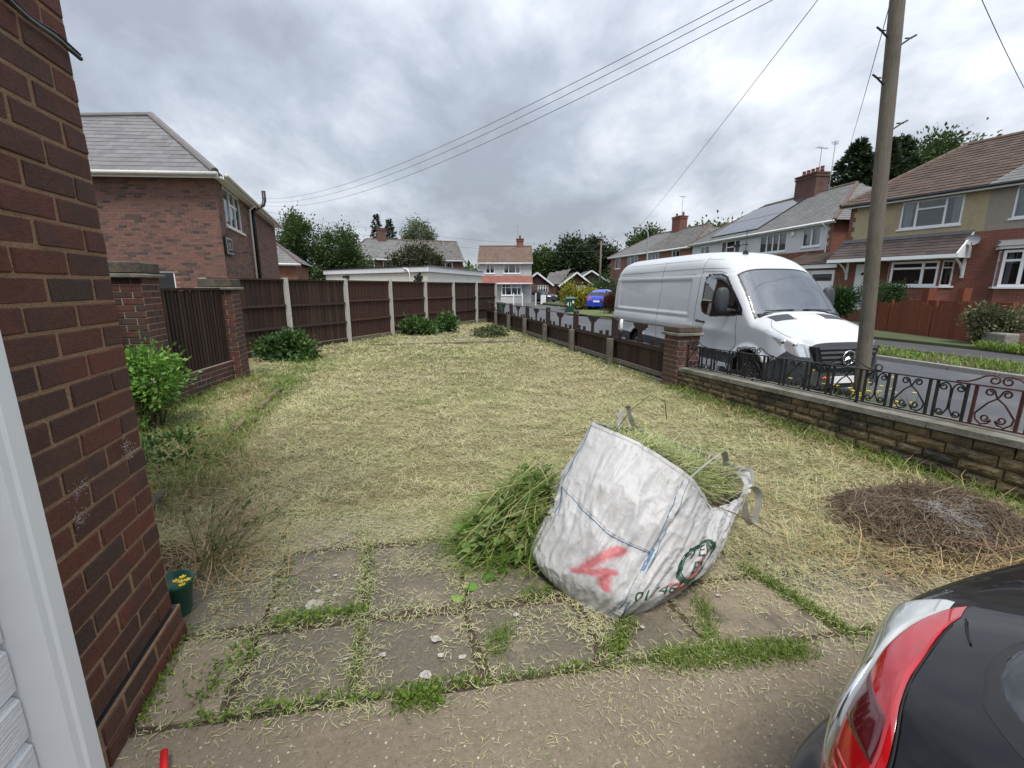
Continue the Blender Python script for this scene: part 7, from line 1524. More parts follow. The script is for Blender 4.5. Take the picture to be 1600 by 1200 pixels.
v, f = blades(x, y, .012 + .008 * RNG.random(n), .01 + .03 * RNG.random(n), .0011 + .0012 * RNG.random(n), np.abs(RNG.normal(0, .1, n)).clip(0, .5)); v, f, r = joinb([(v, f, RNG.random(n))]); o = np_obj('apron_clippings', v, f, r, 'straw'); tag(o, 'thin scatter of dry clippings on the stony concrete apron', 'grass clippings', kind='stuff')
# green grass and moss in the joints
px_, py_ = [], []
def strip_pts(a, b, n, s_=.025):
    n = int(n * (.55 if n < 1200 and max(a[1], b[1]) < 2.7 else 1)); t = RNG.random(n); px_.append(a[0] + (b[0] - a[0]) * t + RNG.normal(0, s_, n)); py_.append(a[1] + (b[1] - a[1]) * t + RNG.normal(0, s_, n))
for (a, b, n, s_) in (((-1.15, 1.33), (-.1, 1.5), 700, .018), ((-.1, 1.5), (.55, 1.59), 420, .014), ((.62, 1.6), (1.28, 1.66), 3000, .035), ((.42, 1.62), (.56, 1.86), 900, .03), ((-1.1, 1.82), (-.7, 1.9), 1100, .022), ((-.72, 1.9), (-.62, 1.45), 500, .02), ((-.93, 2.6), (-.72, 1.95), 700, .03), ((.88, 1.66), (.95, 2.0), 900, .03), ((1.3, 2.24), (1.53, 1.76), 1500, .022), ((-1.3, 2.3), (-1.05, 1.75), 500, .03), ((.05, 2.0), (.25, 2.06), 700, .02), ((-.1, 1.62), (-.02, 1.78), 600, .035), ((1.5, 1.72), (2.3, 1.88), 900, .02), ((-.42, 1.4), (-.28, 1.43), 800, .024), ((1.25, 2.3), (1.9, 2.35), 500, .05), ((-1.36, 1.3), (-1.5, 1.75), 900, .022)): strip_pts(a, b, n, s_)
x, y = np.concatenate(px_), np.concatenate(py_); n = len(x); v, f = blades(x, y, np.full(n, .004), .018 + .038 * RNG.random(n), .0018 + .0018 * RNG.random(n), .25 + .7 * RNG.random(n)); v, f, r = joinb([(v, f, RNG.random(n))]); o = np_obj('joint_grass', v, f, r, 'grass_green'); tag(o, 'green grass growing in the joints between the slabs', 'grass', kind='stuff')
px_, py_ = [], []
for (a, b, n, s_) in (((-1.15, 1.33), (-.1, 1.5), 420, .018), ((-1.36, 1.3), (-1.52, 1.76), 520, .03), ((-1.1, 1.82), (-.7, 1.9), 360, .02), ((-.42, 1.4), (-.28, 1.43), 260, .022), ((.2, 1.55), (.3, 1.57), 60, .012), ((-1.2, 1.4), (-1.15, 1.7), 300, .04), ((.44, 1.62), (.5, 1.72), 120, .02)): strip_pts(a, b, n, s_)
x, y = np.concatenate(px_), np.concatenate(py_); n = len(x); P_ = np.stack([x, y, .01 + .03 * RNG.random(n)], 1); v, f = leaf_quads(P_, rdir(n, .5), rdir(n, 1.2), .012 + .018 * RNG.random(n), .009 + .01 * RNG.random(n), .1); o = np_obj('joint_weeds', v, f, RNG.random(n), 'weed_green'); tag(o, 'small round-leaved green weeds along the slab joints and wall foot', 'weeds', kind='stuff')
# rough grass by the walls and in the left bed, with dry stalks
px_, py_ = [], []
for (a, b, n, s_) in ((st(-7.2, -.2), st(-2.2, -.2), 4200, .1), (st(-1.9, -.2), st(9, -.2), 1500, .08), ((-4.5, 7.6), (-4.0, 5.0), 2200, .16), ((-3.9, 5.0), (-2.4, 2.9), 4200, .35), ((-5.5, 10.6), (-1.0, 20.0), 1800, .15), ((-3.6, 7.2), (-2.5, 2.9), 3600, .1), ((-4.3, 9.6), (-3.6, 6.5), 2600, .3)): strip_pts(a, b, n, s_)
x, y = np.concatenate(px_), np.concatenate(py_); n = len(x); v, f = blades(x, y, np.full(n, .0) + lz(x, y), .06 + .16 * RNG.random(n), .003 + .003 * RNG.random(n), .1 + .6 * RNG.random(n)); v, f, r = joinb([(v, f, RNG.random(n))]); o = np_obj('rough_grass', v, f, r, 'grass_green'); tag(o, 'longer rough grass left along the walls, fence foot and side bed', 'grass', kind='stuff')
px_, py_ = [], []
for (a, b, n, s_) in (((-3.3, 4.6), (-1.9, 2.5), 2300, .26), ((-1.9, 2.6), (-1.5, 2.1), 900, .14), (st(-6.5, -.35), st(-3, -.35), 900, .15), ((1.9, 2.4), (3.4, 2.2), 1600, .18), ((-3.2, 3.2), (-2.4, 2.9), 900, .2), ((-4.3, 7.2), (-3.3, 5.2), 900, .2)): strip_pts(a, b, n, s_)
x, y = np.concatenate(px_), np.concatenate(py_); n = len(x); v, f = blades(x, y, .01 + lz(x, y), .08 + .2 * RNG.random(n), .0025 + .0025 * RNG.random(n), np.abs(RNG.normal(.15, .2, n)).clip(0, .8)); v, f, r = joinb([(v, f, RNG.random(n))]); o = np_obj('dry_stalks', v, f, r, 'straw_brown'); tag(o, 'long dry stalks flattened in the side bed and by the stone wall', 'dry grass', kind='stuff')
shrub('bed_weed', 'low leafy weeds in the side bed below the rose bush', (-3.3, 3.95, 0), [(-3.3, 4.0, .09, .3, .28, .08), (-3.0, 3.6, .07, .28, .25, .07), (-3.45, 3.5, .08, .2, .2, .08)], 800, .05, 'leaf_shrub', cat='weeds')
# grass on the far verge
n = 9000; a_ = RNG.random(n) * 16 - 3.4; b_ = 8.16 + RNG.random(n) * 1.7; x = SO.x + SU.x * a_ + SN.x * b_; y = SO.y + SU.y * a_ + SN.y * b_; ok = RNG.random(n) < fnoise(x, y, 1.1, 51) + .25; x, y = x[ok], y[ok]; n = len(x); v, f = blades(x, y, np.full(n, -.226), .08 + .08 * RNG.random(n), .012 + .01 * RNG.random(n), .3 + .6 * RNG.random(n)); v, f, r = joinb([(v, f, RNG.random(n))]); o = np_obj('verge_grass', v, f, r, 'weed_green'); tag(o, 'strip of bright grass on the verge across the road', 'grass', kind='stuff')
n = 7000; x = RNG.random(n) * 3.6 + 13.2; y = RNG.random(n) * 3.2 + 9.6; v, f = blades(x, y, np.full(n, -.15), .12 + .2 * RNG.random(n), .012 + .01 * RNG.random(n), .4 + .5 * RNG.random(n)); v, f, r = joinb([(v, f, RNG.random(n))]); o = np_obj('tall_grass', v, f, r, 'weed_green'); tag(o, 'tall bright grass at the right end of the arched fence', 'grass', kind='stuff')

# ================================================================== bulk bag with garden cuttings
bag = thing('bulk_bag', 'slumped white woven bulk bag with green print and red spray marks', 'bag', (.6, 2.3, 0))
RG = np.array([
 [(.48, 1.86, .006), (.30, 2.0, .012), (.19, 2.14, .05), (.3, 2.6, .01), (.65, 2.75, .01), (.95, 2.6, .01), (.98, 2.25, .02), (.76, 1.97, .008)],
 [(.535, 1.83, .13), (.30, 1.965, .15), (.125, 2.2, .14), (.2, 2.65, .15), (.65, 2.9, .15), (1.1, 2.75, .12), (1.08, 2.2, .12), (.85, 1.95, .13)],
 [(.67, 1.93, .30), (.42, 2.01, .35), (.25, 2.25, .335), (.32, 2.7, .33), (.7, 2.95, .33), (1.25, 2.8, .25), (1.2, 2.3, .25), (.98, 2.04, .26)],
 [(.78, 2.02, .465), (.52, 2.14, .56), (.315, 2.35, .50), (.44, 2.75, .47), (.78, 2.95, .48), (1.38, 2.82, .32), (1.3, 2.4, .31), (1.04, 2.13, .36)],
 [(.88, 2.1, .625), (.68, 2.28, .725), (.47, 2.45, .79), (.62, 2.72, .68), (.86, 2.86, .6), (1.53, 2.72, .375), (1.37, 2.46, .335), (1.07, 2.2, .385)]])
def cr4(p0, p1, p2, p3, t, k=.34):
    m1, m2 = (p2 - p0) * k, (p3 - p1) * k; return (2 * t**3 - 3 * t**2 + 1) * p1 + (t**3 - 2 * t**2 + t) * m1 + (-2 * t**3 + 3 * t**2) * p2 + (t**3 - t**2) * m2
def bagP(u, v):
    """point on the bag: u runs round from the front seam, v from base to rim"""
    x = (u % 1.0) * 8; i = int(x); t = x - i; y = min(max(v, 0), 1) * 4; j = min(int(y), 3); s_ = y - j; rows = []
    for q in range(j - 1, j + 3):
        q2 = min(max(q, 0), 4); R_ = RG[q2]; rows.append(cr4(R_[(i - 1) % 8], R_[i % 8], R_[(i + 1) % 8], R_[(i + 2) % 8], t))
    return cr4(*rows, s_)
def bagN(u, v):
    e = .004; a = bagP(u + e, v) - bagP(u - e, v); b = bagP(u, min(v + e, 1)) - bagP(u, max(v - e, 0)); n = np.cross(b, a); n /= np.linalg.norm(n) + 1e-9
    c = np.array([.65, 2.4, .35]); return n if np.dot(n, bagP(u, v) - c) > 0 else -n
def wrinkle(u, v):
    a = u * 2 * math.pi; q = Vector((math.cos(a) * 2.2, math.sin(a) * 2.2, v * 2.6)); q2 = Vector((math.cos(a) * 2.2 + v * .7, math.sin(a) * 2.2 + v * .5, v * .7)); w = 0
    for k_, (s_, am) in enumerate(((1.1, .012), (2.6, .013), (3.4, .007), (6.0, .007))):
        n_ = mnoise.noise((q if k_ in (0, 2) else q2) * s_ + Vector((k_ * 5.1, 0, 0))); w += am * ((1 - abs(n_) * 1.6) ** 3 if k_ > 1 else (1 - abs(n_) * 2.4))
    return w * (.35 + .65 * math.sin(math.pi * min(max(v, .04), .97))) 
def bagS(u, v, o=0.0): return Vector(bagP(u, v) + bagN(u, v) * (wrinkle(u, v) + o))
NU, NV = 340, 140; V_ = []; paint = []
def bag_grid():
    U, Vv = np.meshgrid(np.arange(NU) / NU, np.arange(NV + 1) / NV); x = (U % 1.0) * 8; i = x.astype(int); t = (x - i)[..., None]; y = np.clip(Vv, 0, 1) * 4; j = np.minimum(y.astype(int), 3); s_ = (y - j)[..., None]; rows = []
    for q in range(-1, 3):
        q2 = np.clip(j + q, 0, 4); rows.append(cr4(RG[q2, (i - 1) % 8], RG[q2, i % 8], RG[q2, (i + 1) % 8], RG[q2, (i + 2) % 8], t))
    P_ = cr4(*rows, s_); du = np.roll(P_, -1, 1) - np.roll(P_, 1, 1); dv = np.gradient(P_, axis=0); n = np.cross(dv, du); n /= np.linalg.norm(n, axis=2, keepdims=True) + 1e-9
    sg = np.sign(np.sum(n * (P_ - np.array([.65, 2.4, .35])), 2, keepdims=True)); return P_, n * sg
BP, BN = bag_grid()
def seg(px, py, a, b):
    a, b, p = np.array(a), np.array(b), np.array((px, py)); t = max(0, min(1, np.dot(p - a, b - a) / np.dot(b - a, b - a))); return float(np.linalg.norm(p - a - (b - a) * t))
for j in range(NV + 1):
    for i in range(NU):
        u, v = i / NU, j / NV; p = BP[j, i] + BN[j, i] * wrinkle(u, v); V_.append(p); uu = u if u < .5 else u - 1
        d = min(seg(uu, v, (.12, .30), (.062, .47)) / .026, seg(uu, v, (.07, .36), (.05, .27)) / .022, seg(uu, v, (.11, .31), (.055, .36)) / .022, seg(uu, v, (-.105, .22), (-.13, .52)) / .018, seg(uu, v, (-.075, .3), (-.135, .34)) / .02, seg(uu, v, (-.1, .15), (-.12, .24)) / .015)
        paint.append(max(0, 1 - d))
GV = np.array([tuple(p) for p in V_]).reshape(NV + 1, NU, 3); GN = np.cross(np.gradient(GV, axis=0), np.roll(GV, -2, 1) - np.roll(GV, 2, 1)); GN /= np.linalg.norm(GN, axis=2, keepdims=True) + 1e-9; GN *= np.sign(np.sum(GN * BN, 2, keepdims=True))
def bil(G_, u, v):
    x, y = (u % 1.0) * NU, min(max(v, 0), 1) * NV; i, j = int(x) % NU, min(int(y), NV - 1); a_, b2 = x - int(x), y - j; i2 = (i + 1) % NU
    return (G_[j, i] * (1 - a_) + G_[j, i2] * a_) * (1 - b2) + (G_[j + 1, i] * (1 - a_) + G_[j + 1, i2] * a_) * b2
def bagS(u, v, o=0.0): return Vector(bil(GV, u, v) + bil(GN, u, v) * o)
def bagN(u, v): n = bil(GN, u, v); return n / (np.linalg.norm(n) + 1e-9)
me = mesh_np('bag_fabric', np.array([tuple(p) for p in V_]) - np.array(ORG[bag]), [(j * NU + i, j * NU + (i + 1) % NU, (j + 1) * NU + (i + 1) % NU, (j + 1) * NU + i) for j in range(NV) for i in range(NU)], smooth=True)
a = me.attributes.new('paint', 'FLOAT', 'POINT'); a.data.foreach_set('value', np.array(paint, np.float32))
mt = M('woven_white', (.43, .43, .435), rough=.5, var=.07, scale=9, bump=.3, bscale=26, stain=((.3, .295, .275), .54, .78), stainscale=5, spec=.4); t = mt.node_tree; k = t.nodes; l = t.links; b_ = k['Principled BSDF']; src = b_.inputs['Base Color'].links[0].from_socket
at = k.new('ShaderNodeAttribute'); at.attribute_name = 'paint'; nz = k.new('ShaderNodeTexNoise'); nz.inputs['Scale'].default_value = 22; nz.inputs['Detail'].default_value = 5; ge_ = [n_ for n_ in k if n_.type == 'NEW_GEOMETRY'][0]; l.new(ge_.outputs['Position'], nz.inputs['Vector'])
ad = k.new('ShaderNodeMath'); ad.operation = 'MULTIPLY_ADD'; ad.inputs[1].default_value = .9; ad.inputs[2].default_value = -.45; l.new(nz.outputs[0], ad.inputs[0]); a2 = k.new('ShaderNodeMath'); l.new(at.outputs['Fac'], a2.inputs[0]); l.new(ad.outputs[0], a2.inputs[1])
mr = k.new('ShaderNodeMapRange'); mr.inputs[1].default_value = .18; mr.inputs[2].default_value = .75; mr.inputs[4].default_value = .72; l.new(a2.outputs[0], mr.inputs[0]); gt = k.new('ShaderNodeMath'); gt.operation = 'MULTIPLY'; st2 = k.new('ShaderNodeMapRange'); st2.inputs[1].default_value = 0.0; st2.inputs[2].default_value = .15; l.new(at.outputs['Fac'], st2.inputs[0]); l.new(mr.outputs[0], gt.inputs[0]); l.new(st2.outputs[0], gt.inputs[1])
mm = k.new('ShaderNodeMix'); mm.data_type = 'RGBA'; mm.inputs[7].default_value = (.45, .03, .045, 1); l.new(gt.outputs[0], mm.inputs[0]); l.new(src, mm.inputs[6]); l.new(mm.outputs[2], b_.inputs['Base Color'])
fab = bpy.data.objects.new('bag_fabric', me); COL.objects.link(fab); me.materials.append(mt); fab.parent = bag; ORG[fab] = ORG[bag]; sm = fab.modifiers.new('thickness', 'SOLIDIFY'); sm.thickness = .003; sm.offset = -1
m = MB(); m.quad(*[bagS(i / 40, 0.0) + Vector((0, 0, .002)) for i in range(40)]); m.build('bag_base', 'woven_white', bag, fix=False)
M('seam_blue', (.09, .17, .29), rough=.6, var=.15, scale=40); M('seam_white', (.43, .43, .43), rough=.6, var=.1, scale=30); M('print_green', (.012, .06, .032), rough=.55, var=.2, scale=60); M('strap_white', (.42, .42, .41), rough=.6, var=.12, scale=40)
def ribbon(path, w, mat, name, o=.0045):
    o += .0012
    """flat tape following the bag through (u, v) points"""
    pts = [];
    for i in range(len(path) - 1):
        for t_ in np.linspace(0, 1, 40)[:-1] if i < len(path) - 2 else np.linspace(0, 1, 40): pts.append((path[i][0] + (path[i + 1][0] - path[i][0]) * t_, path[i][1] + (path[i + 1][1] - path[i][1]) * t_))
    P_ = [bagS(*q, o) for q in pts]; m = MB(); vs = []
    for i, p in enumerate(P_):
        d = (P_[min(i + 1, len(P_) - 1)] - P_[max(i - 1, 0)]).normalized(); n = Vector(bagN(*pts[i])); s_ = d.cross(n).normalized() * w / 2; vs += [p - s_, p + s_, p - s_ - n * .002, p + s_ - n * .002]
    fs = []
    for i in range(len(P_) - 1): c = i * 4; fs += [(c, c + 1, c + 5, c + 4), (c + 1, c + 3, c + 7, c + 5), (c + 2, c, c + 4, c + 6)]
    m.add(vs, fs); return m.build(name, mat, bag, fix=False)
ribbon([(0.0, .02), (0.0, .5)], .03, 'seam_white', 'seam_tape'); ribbon([(.006, .02), (.006, .5)], .006, 'seam_blue', 'stitching', .0045); ribbon([(-.008, .02), (-.008, .5)], .007, 'seam_blue', 'stitching', .0045); ribbon([(0.0, .4), (0.0, .53)], .014, 'seam_blue', 'stitching', .0065)
ribbon([(-.002, .5), (-.002, .99)], .028, 'seam_white', 'seam_tape'); ribbon([(.006, .5), (.006, .98)], .004, 'seam_blue', 'stitching', .0045); ribbon([(-.01, .5), (-.01, .98)], .003, 'seam_blue', 'stitching', .0045)
ribbon([(.004, .5), (.1, .53), (.17, .59), (.235, .68)], .0035, 'seam_blue', 'stitching'); ribbon([(.004, .515), (.1, .545), (.17, .605), (.235, .7)], .004, 'seam_white', 'stitching')
ribbon([(.25, .5), (.25, .99)], .026, 'seam_white', 'seam_tape'); ribbon([(.243, .5), (.243, .98)], .005, 'seam_blue', 'stitching', .0045); ribbon([(.75, .1), (.75, .98)], .026, 'seam_white', 'seam_tape'); ribbon([(.744, .1), (.744, .98)], .005, 'seam_blue', 'stitching', .0045)
for (a_, b2) in ((0, .25), (.25, .5), (.5, .75), (.75, 1.0)): ribbon([(a_, .985), ((a_ + b2) / 2, .985), (b2, .985)], .02, 'seam_white', 'rim_hem')
# print: oval emblem with letters, and the telephone number
def face(u0, v0, ang=0.0, sx=.25 / .62, sy=1 / .86):
    ca, sa = math.cos(ang), math.sin(ang); return lambda x, y: bagS(u0 - (x * ca - y * sa) * sx, v0 + (x * sa + y * ca) * sy, .0068)
fe = face(-.108, .44, .12)
def ringmesh(fn, rx, ry, w, mat, name, n=110):
    m = MB(); vs = []
    for i in range(n): a_ = 2 * math.pi * i / n; c_, s_ = math.cos(a_), math.sin(a_); vs += [fn(rx * c_, ry * s_), fn((rx - w) * c_, (ry - w) * s_)]
    m.add(vs, [(2 * i, 2 * ((i + 1) % n), 2 * ((i + 1) % n) + 1, 2 * i + 1) for i in range(n)]); return m.build(name, mat, bag, fix=False)
ringmesh(fe, .105, .125, .015, 'print_green', 'emblem_ring'); ringmesh(fe, .088, .106, .004, 'print_green', 'emblem_ring')
text_mesh('TEM', .115, lambda x, y: fe(x * .78, y * 1.05 + .012), 'print_green', 'emblem_letters', bag); text_mesh('EM', .085, lambda x, y: fe(x * .8 + .01, y * 1.0 - .072), 'print_green', 'emblem_letters', bag)
text_mesh('0174678', .075, (lambda g: lambda x, y: g(x * 1.0, y))(face(-.066, .25, .03)), 'print_green', 'phone_number', bag)
# lifting loops
def loop(pts, name='lifting_loop', w=.035):
    pts = [Vector(p) for p in pts]; m = MB(); q = []
    for i in range(len(pts) - 1):
        for t_ in (0, .25, .5, .75):
            p0, p1, p2, p3 = pts[max(i - 1, 0)], pts[i], pts[i + 1], pts[min(i + 2, len(pts) - 1)]; q.append(Vector(cr4(np.array(p0), np.array(p1), np.array(p2), np.array(p3), t_, .5)))
    q.append(pts[-1]); vs = []; ref = Vector((.6, -.7, .35)).normalized()
    for i, p in enumerate(q):
        d = (q[min(i + 1, len(q) - 1)] - q[max(i - 1, 0)]).normalized(); s_ = d.cross(ref); s_ = s_.normalized() if s_.length > .1 else Vector((0, 0, 1)); n = s_.cross(d) * .0015; s_ = s_ * w / 2; ref2 = s_.cross(d)
        r_ = (ref * .7 + Vector((0, 0, .3))).normalized(); vs += [p - r_ * w / 2 + n, p + r_ * w / 2 + n, p + r_ * w / 2 - n, p - r_ * w / 2 - n]
    fs = []
    for i in range(len(q) - 1): c = i * 4; fs += [(c + a_, c + (a_ + 1) % 4, c + 4 + (a_ + 1) % 4, c + 4 + a_) for a_ in range(4)]
    m.add(vs, fs); return m.build(name, 'strap_white', bag)
loop([(.66, 2.7, .66), (.69, 2.74, .70), (.70, 2.78, .77), (.75, 2.8, .79), (.77, 2.8, .71), (.82, 2.8, .62)], w=.034); loop([(.9, 2.12, .6), (.98, 2.18, .63), (1.08, 2.24, .67), (1.15, 2.3, .67), (1.19, 2.34, .6)], w=.034); loop([(1.2, 2.36, .34), (1.33, 2.42, .38), (1.42, 2.46, .39), (1.47, 2.46, .34), (1.46, 2.45, .24), (1.44, 2.44, .16), (1.40, 2.44, .2), (1.38, 2.45, .3)], w=.036)
loop([(1.45, 2.72, .36), (1.5, 2.7, .42), (1.52, 2.66, .4), (1.5, 2.6, .33)], w=.022)
# what fills it
n = 6500; a_ = RNG.random(n) * 2 * np.pi; q = np.sqrt(RNG.random(n)); uu = a_ / (2 * np.pi); rim = np.array([bagP(z_, .94) for z_ in np.linspace(0, 1, 65)]); ri = rim[(uu * 64).astype(int)]; ctr = rim.mean(0); P_ = ctr + (ri - ctr) * (q * .76)[:, None]; P_[:, 2] += .06 * (1 - q) - .015 + RNG.normal(0, .012, n)
v, f = blades(P_[:, 0], P_[:, 1], P_[:, 2], .06 + .12 * RNG.random(n), .002 + .003 * RNG.random(n), np.abs(RNG.normal(.12, .22, n)).clip(0, .8)); v, f, r = joinb([(v, f, RNG.random(n))]); k_ = len(f) // 2; k_ -= k_ % 2
o = np_obj('bagged_grass', v, f[:k_], r[:k_], 'straw'); tag(o, 'straw-coloured grass filling the white bulk bag', 'cuttings', kind='stuff'); o = np_obj('bagged_weeds', v, f[k_:], r[k_:], 'grass_green'); tag(o, 'green weeds and grass poking out of the white bulk bag', 'cuttings', kind='stuff')
m = MB(); m.quad(*[Vector(ctr + (p - ctr) * .95 - np.array([0, 0, .03])) for p in rim[:-1]]); o = m.build('bagged_fill', 'soil', fix=False); tag(o, 'dark matted fill beneath the grass in the white bag', 'cuttings', kind='stuff')
# a few stems arching out
for i, (pts, lb) in enumerate((([(.62, 2.6, .68), (.72, 2.62, .82), (.84, 2.66, .90), (.95, 2.7, .86), (.97, 2.7, .74)], 'bent weed stem arching over the back of the white bag'), ([(1.0, 2.25, .42), (1.2, 2.2, .36), (1.38, 2.16, .26)], 'thin brown stem hanging over the right rim of the bag'))):
    m = MB(); m.tube(pts, .003, 5); o = m.build('stem', 'twig', smooth=True); tag(o, lb, 'stem')

# ------------------------------------------------------------------ heap of green cuttings against the bag
ct = thing('cuttings_heap', 'heap of fresh green cuttings and long stems against the left of the bag', 'cuttings', (0, 2.45, 0)); m = MB(); V_ = []; F_ = []; r_ = []; bs = 0
for i in range(330):
    t0 = random.random(); a = Vector((random.uniform(-.34, .2), random.uniform(2.2, 2.62), 0)); h = random.random(); e = Vector((.16 + random.uniform(-.12, .2), 2.5 + random.uniform(-.18, .25), .12 + .42 * h)); a.z = random.uniform(.02, .12 + .22 * h) if a.x > -.2 else random.uniform(.01, .1)
    if i % 3 == 0: a, e = Vector((random.uniform(-.3, .1), random.uniform(2.22, 2.5), random.uniform(.02, .16))), Vector((random.uniform(-.02, .28), random.uniform(2.28, 2.5), random.uniform(.14, .42)))
    mid = a.lerp(e, .5) + Vector((random.uniform(-.05, .05), random.uniform(-.05, .05), random.uniform(.0, .07))); m.cur = random.random() + .001; m.tube([a, a.lerp(mid, .5) + Vector((0, 0, .01)), mid, mid.lerp(e, .5) + Vector((0, 0, .012)), e], [.0034, .0032, .0028, .0024, .0018], 4, cap=False)
    k = 10; s_ = RNG.random(k); P_ = np.array([a.lerp(mid, s * 2) if s < .5 else mid.lerp(e, s * 2 - 1) for s in s_]); ax = np.array((a - e).normalized()); d = ax + RNG.normal(size=(k, 3)) * .7; big = random.random() < .22; ls = (.035 + .04 * RNG.random(k)) * (1.35 if big else .8); v, f = leaf_quads(P_, d, rdir(k, .6), ls, ls * (.62 if big else .28), .12); V_.append(v); F_.append(f + bs); bs += len(v); r_.append(np.clip(random.random() * .6 + .4 * RNG.random(k), 0, .999))
m.build('stems', 'stem_green', ct, smooth=False, fix=False)['kind'] = 'stuff'; np_obj('leaves', np.concatenate(V_), np.concatenate(F_), np.concatenate(r_), 'leaf_cut', ct)['kind'] = 'stuff'
n = 2600; x = RNG.normal(.05, .17, n); y = RNG.normal(2.52, .15, n); z = .02 + np.clip(.46 * np.exp(-(((x - .22) / .3) ** 2 + ((y - 2.5) / .28) ** 2)), 0, 1) * RNG.random(n) ** .4; v, f = blades(x, y, z, .1 + .2 * RNG.random(n), .002 + .003 * RNG.random(n), RNG.normal(.1, .2, n).clip(-.1, .7), az=RNG.normal(3.6, .7, n)); v, f, r = joinb([(v, f, RNG.random(n))]); np_obj('long_grass', v, f, r, 'grass_green', ct)['kind'] = 'stuff'
for i, (pts, rr, mt_, lb) in enumerate((([(-.43, 2.47, .012), (-.3, 2.5, .03), (-.15, 2.5, .06), (.02, 2.5, .1)], .009, 'twig', 'brown woody root poking left from the cuttings heap'), ([(-.27, 2.16, .012), (-.16, 2.22, .05), (-.02, 2.3, .14), (.1, 2.36, .22)], .0045, 'stem_green', 'pale green stalk slanting down onto the slabs from the heap'), ([(-.34, 2.62, .25), (-.2, 2.58, .29), (.05, 2.5, .36)], .0045, 'stem_green', 'pale stalk lying level across the top of the heap'))):
    m = MB(); m.tube(pts, [rr * .6, rr, rr, rr * .9][:len(pts)], 6); o = m.build('stalk', mt_, smooth=True); tag(o, lb, 'stalk')
for i, (x_, y_, a_, s_, lb) in enumerate(((-.22, 2.05, .4, .045, 'fallen round green leaf nearest the heap on the slab'), (-.27, 1.97, 2.2, .04, 'fallen green leaf lying a little left on the slab'), (-.12, 2.13, 1.2, .05, 'curled green leaf beside the base of the heap'), (-.05, 2.2, 4.0, .05, 'broad green leaf under the edge of the heap'))):
    m = MB(); c = Vector((x_, y_, .02)); n_ = 12
    pts = [c + Vector((s_ * (1 - .25 * abs(math.sin(t_ / 2))) * math.cos(t_ + a_), s_ * .72 * math.sin(t_ + a_), .008 * math.sin(2 * t_) + .004)) for t_ in [2 * math.pi * j / n_ for j in range(n_)]]; m.add([c + Vector((0, 0, .003))] + pts, [(0, 1 + j, 1 + (j + 1) % n_) for j in range(n_)]); o = m.build('fallen_leaf', 'leaf_rose', fix=False); tag(o, lb, 'leaf', 'fallen leaves on the slabs')

# ------------------------------------------------------------------ heap of dry brown twigs by the stone wall
tw = thing('twig_heap', 'wide heap of tangled dry brown twigs in front of the stone wall', 'twigs', (2.8, 2.68, 0)); m = MB(); cx, cy = 2.68, 2.68
def hp_h(x, y):
    r2 = 1 + .22 * mnoise.noise(Vector((x * 2.1, y * 2.1, 4))) + .1 * mnoise.noise(Vector((x * 6, y * 6, 9)))
    return (.23 + .12 * mnoise.noise(Vector((x * 4.1, y * 4.1, 1)))) * max(0, r2 - ((x - cx) / .6) ** 2 - ((y - cy) / .42) ** 2) ** .7
for i in range(3600):
    a_ = random.uniform(0, 6.283); q = random.random() ** .55; x = cx + .6 * q * math.cos(a_) + .1 * math.sin(a_); y = cy + .46 * q * math.sin(a_) + .06 * math.cos(a_); z = .012 + hp_h(x, y) * random.uniform(.55, 1.08); L_ = random.uniform(.08, .34); az = random.gauss(.15, .9) + (math.pi if random.random() < .5 else 0); d = Vector((math.cos(az), math.sin(az), 0)); s_ = Vector((-d.y, d.x, 0)); k1 = random.gauss(0, .3); pts = []
    for t_ in (0, .33, .66, 1):
        p = Vector((x, y, 0)) + d * (L_ * (t_ - .5)) + s_ * (k1 * L_ * (t_ - .5) ** 2 * 2); hz = .012 + hp_h(p.x, p.y) ; p.z = min(z, hz + .03) * .6 + hz * .4 + random.uniform(-.006, .014) + (random.uniform(.01, .09) if t_ in (0, 1) and random.random() < .2 else 0); pts.append(p)
    r_ = random.choice((.0009, .0011, .0014, .0018, .0028)); m.cur = random.random() + .001; m.tube(pts, [r_, r_ * .95, r_ * .8, r_ * .5], 3, cap=False)
o = m.build('twigs', 'twig', tw, fix=False); o['kind'] = 'stuff'
m = MB(); N_ = 30; vs = []
for j in range(8):
    for i in range(N_): a_ = 2 * math.pi * i / N_; q = 1 - j / 8; x, y = cx + .55 * q * math.cos(a_), cy + .42 * q * math.sin(a_); vs.append((x, y, max(0, hp_h(x, y) * .72 - .005) + .006))
m.add(vs, [(j * N_ + i, j * N_ + (i + 1) % N_, (j + 1) * N_ + (i + 1) % N_, (j + 1) * N_ + i) for j in range(7) for i in range(N_)] + [tuple(7 * N_ + i for i in range(N_))]); m.build('matted_core', 'soil', tw, smooth=True)
m = MB()
for i in range(420):
    x, y = random.gauss(2.68, .1), random.gauss(2.48, .06); z = hp_h(x, y) + .02; az = random.uniform(0, 6.28); d = Vector((math.cos(az), math.sin(az), random.uniform(-.2, .2))) * random.uniform(.02, .06); m.tube([Vector((x, y, z)), Vector((x, y, z)) + d * .5 + Vector((0, 0, .006)), Vector((x, y, z)) + d], .0011, 3, cap=False)
m.build('grey_fluff', 'pale_ash', tw, fix=False)['kind'] = 'stuff'
m = MB(); m.tube([(2.08, 2.72, .05), (2.3, 2.5, .1), (2.55, 2.32, .12), (2.8, 2.26, .11), (3.05, 2.32, .13), (3.2, 2.5, .17)], .004, 5); o = m.build('bramble', 'tile_red', smooth=True); tag(o, 'long reddish bramble stem curving along the front of the twig heap', 'stem')

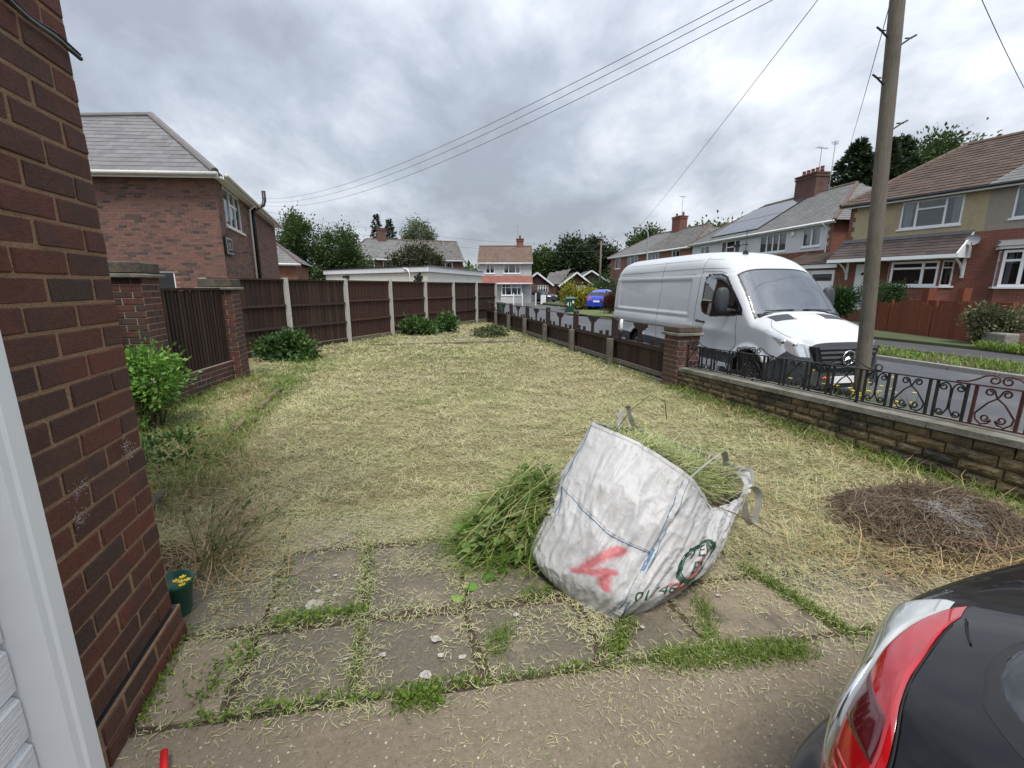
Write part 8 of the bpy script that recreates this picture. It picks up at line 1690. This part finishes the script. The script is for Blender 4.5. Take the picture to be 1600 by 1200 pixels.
# ------------------------------------------------------------------ pot, twiggy plant and red handle by the house corner
pot = thing('flower_pot', 'green plastic flower pot with yellow flowers beside the house corner', 'flower pot', (-1.59, 1.86, 0)); c = Vector((-1.59, 1.86, 0))
m = MB(); m.lathe(c, [(0, .012), (.05, .012), (.054, .03), (.072, .18), (.078, .184), (.08, .206), (.074, .206), (.07, .18), (.0, .175)], 26); m.build('pot', 'pot_green', pot, smooth=True)
for i, (dx, dy, z) in enumerate(((.06, -.03, .215), (.075, -.01, .21), (.045, -.04, .225), (.07, -.04, .205), (.055, -.01, .225))):
    q = c + Vector((dx, dy, z)); m = MB(); m.tube([c + Vector((dx * .5, dy * .5, .17)), q], .002, 4); 
    for j in range(6): a_ = j * 1.047; m.quad(q, q + Vector((.011 * math.cos(a_ - .4), .011 * math.sin(a_ - .4), .005)), q + Vector((.016 * math.cos(a_), .016 * math.sin(a_), .007)), q + Vector((.011 * math.cos(a_ + .4), .011 * math.sin(a_ + .4), .005)))
    m.build('flower', 'yellow_petal', pot, fix=False)
M('stem_dry', (.14, .13, .07), rough=.9, var=.2, ramp=[(.12, .12, .06), (.2, .19, .1), (.08, .085, .045)])
tp2 = thing('twiggy_plant', 'leggy grey-green twiggy plant sprawling behind the flower pot', 'plant', (-1.62, 2.2, 0)); m = MB(); V_ = []; F_ = []; r_ = []; bs = 0
for i in range(38):
    az = random.gauss(.35, .7); el = random.uniform(.25, 1.25); L_ = random.uniform(.3, .62); d = Vector((math.cos(az) * math.cos(el), math.sin(az) * math.cos(el), math.sin(el))); b = Vector((-1.66 + random.gauss(0, .05), 2.2 + random.gauss(0, .08), .03)); e = b + d * L_; mid = b.lerp(e, .5) + Vector((0, 0, .05)); m.cur = random.random() + .001; m.tube([b, mid, e], [.0022, .0017, .001], 4)
    k = 10; s_ = RNG.random(k); P_ = np.array([b.lerp(mid, s * 2) if s < .5 else mid.lerp(e, s * 2 - 1) for s in s_]); ls = .018 + .03 * RNG.random(k); v, f = leaf_quads(P_, np.array(d) + RNG.normal(size=(k, 3)) * .45, rdir(k, .6), ls, ls * .2, .1); V_.append(v); F_.append(f + bs); bs += len(v); r_.append(RNG.random(k))
m.build('stems', 'stem_dry', tp2, fix=False); np_obj('leaves', np.concatenate(V_), np.concatenate(F_), np.concatenate(r_), 'leaf_shrub', tp2)
m = MB(); m.tube([(-1.15, 1.19, .05), (-1.1, 1.12, .04), (-1.0, .98, .03), (-.9, .82, .02)], [.011, .0125, .0125, .0125], 10); o = m.build('tool_handle', 'red_paint', smooth=True); tag(o, 'bright red tool handle lying on the ground by the garage door', 'handle')
n = 26; v = RNG.random(n) * 2.4; u = RNG.random(n) * 4 - 1; m = MB()
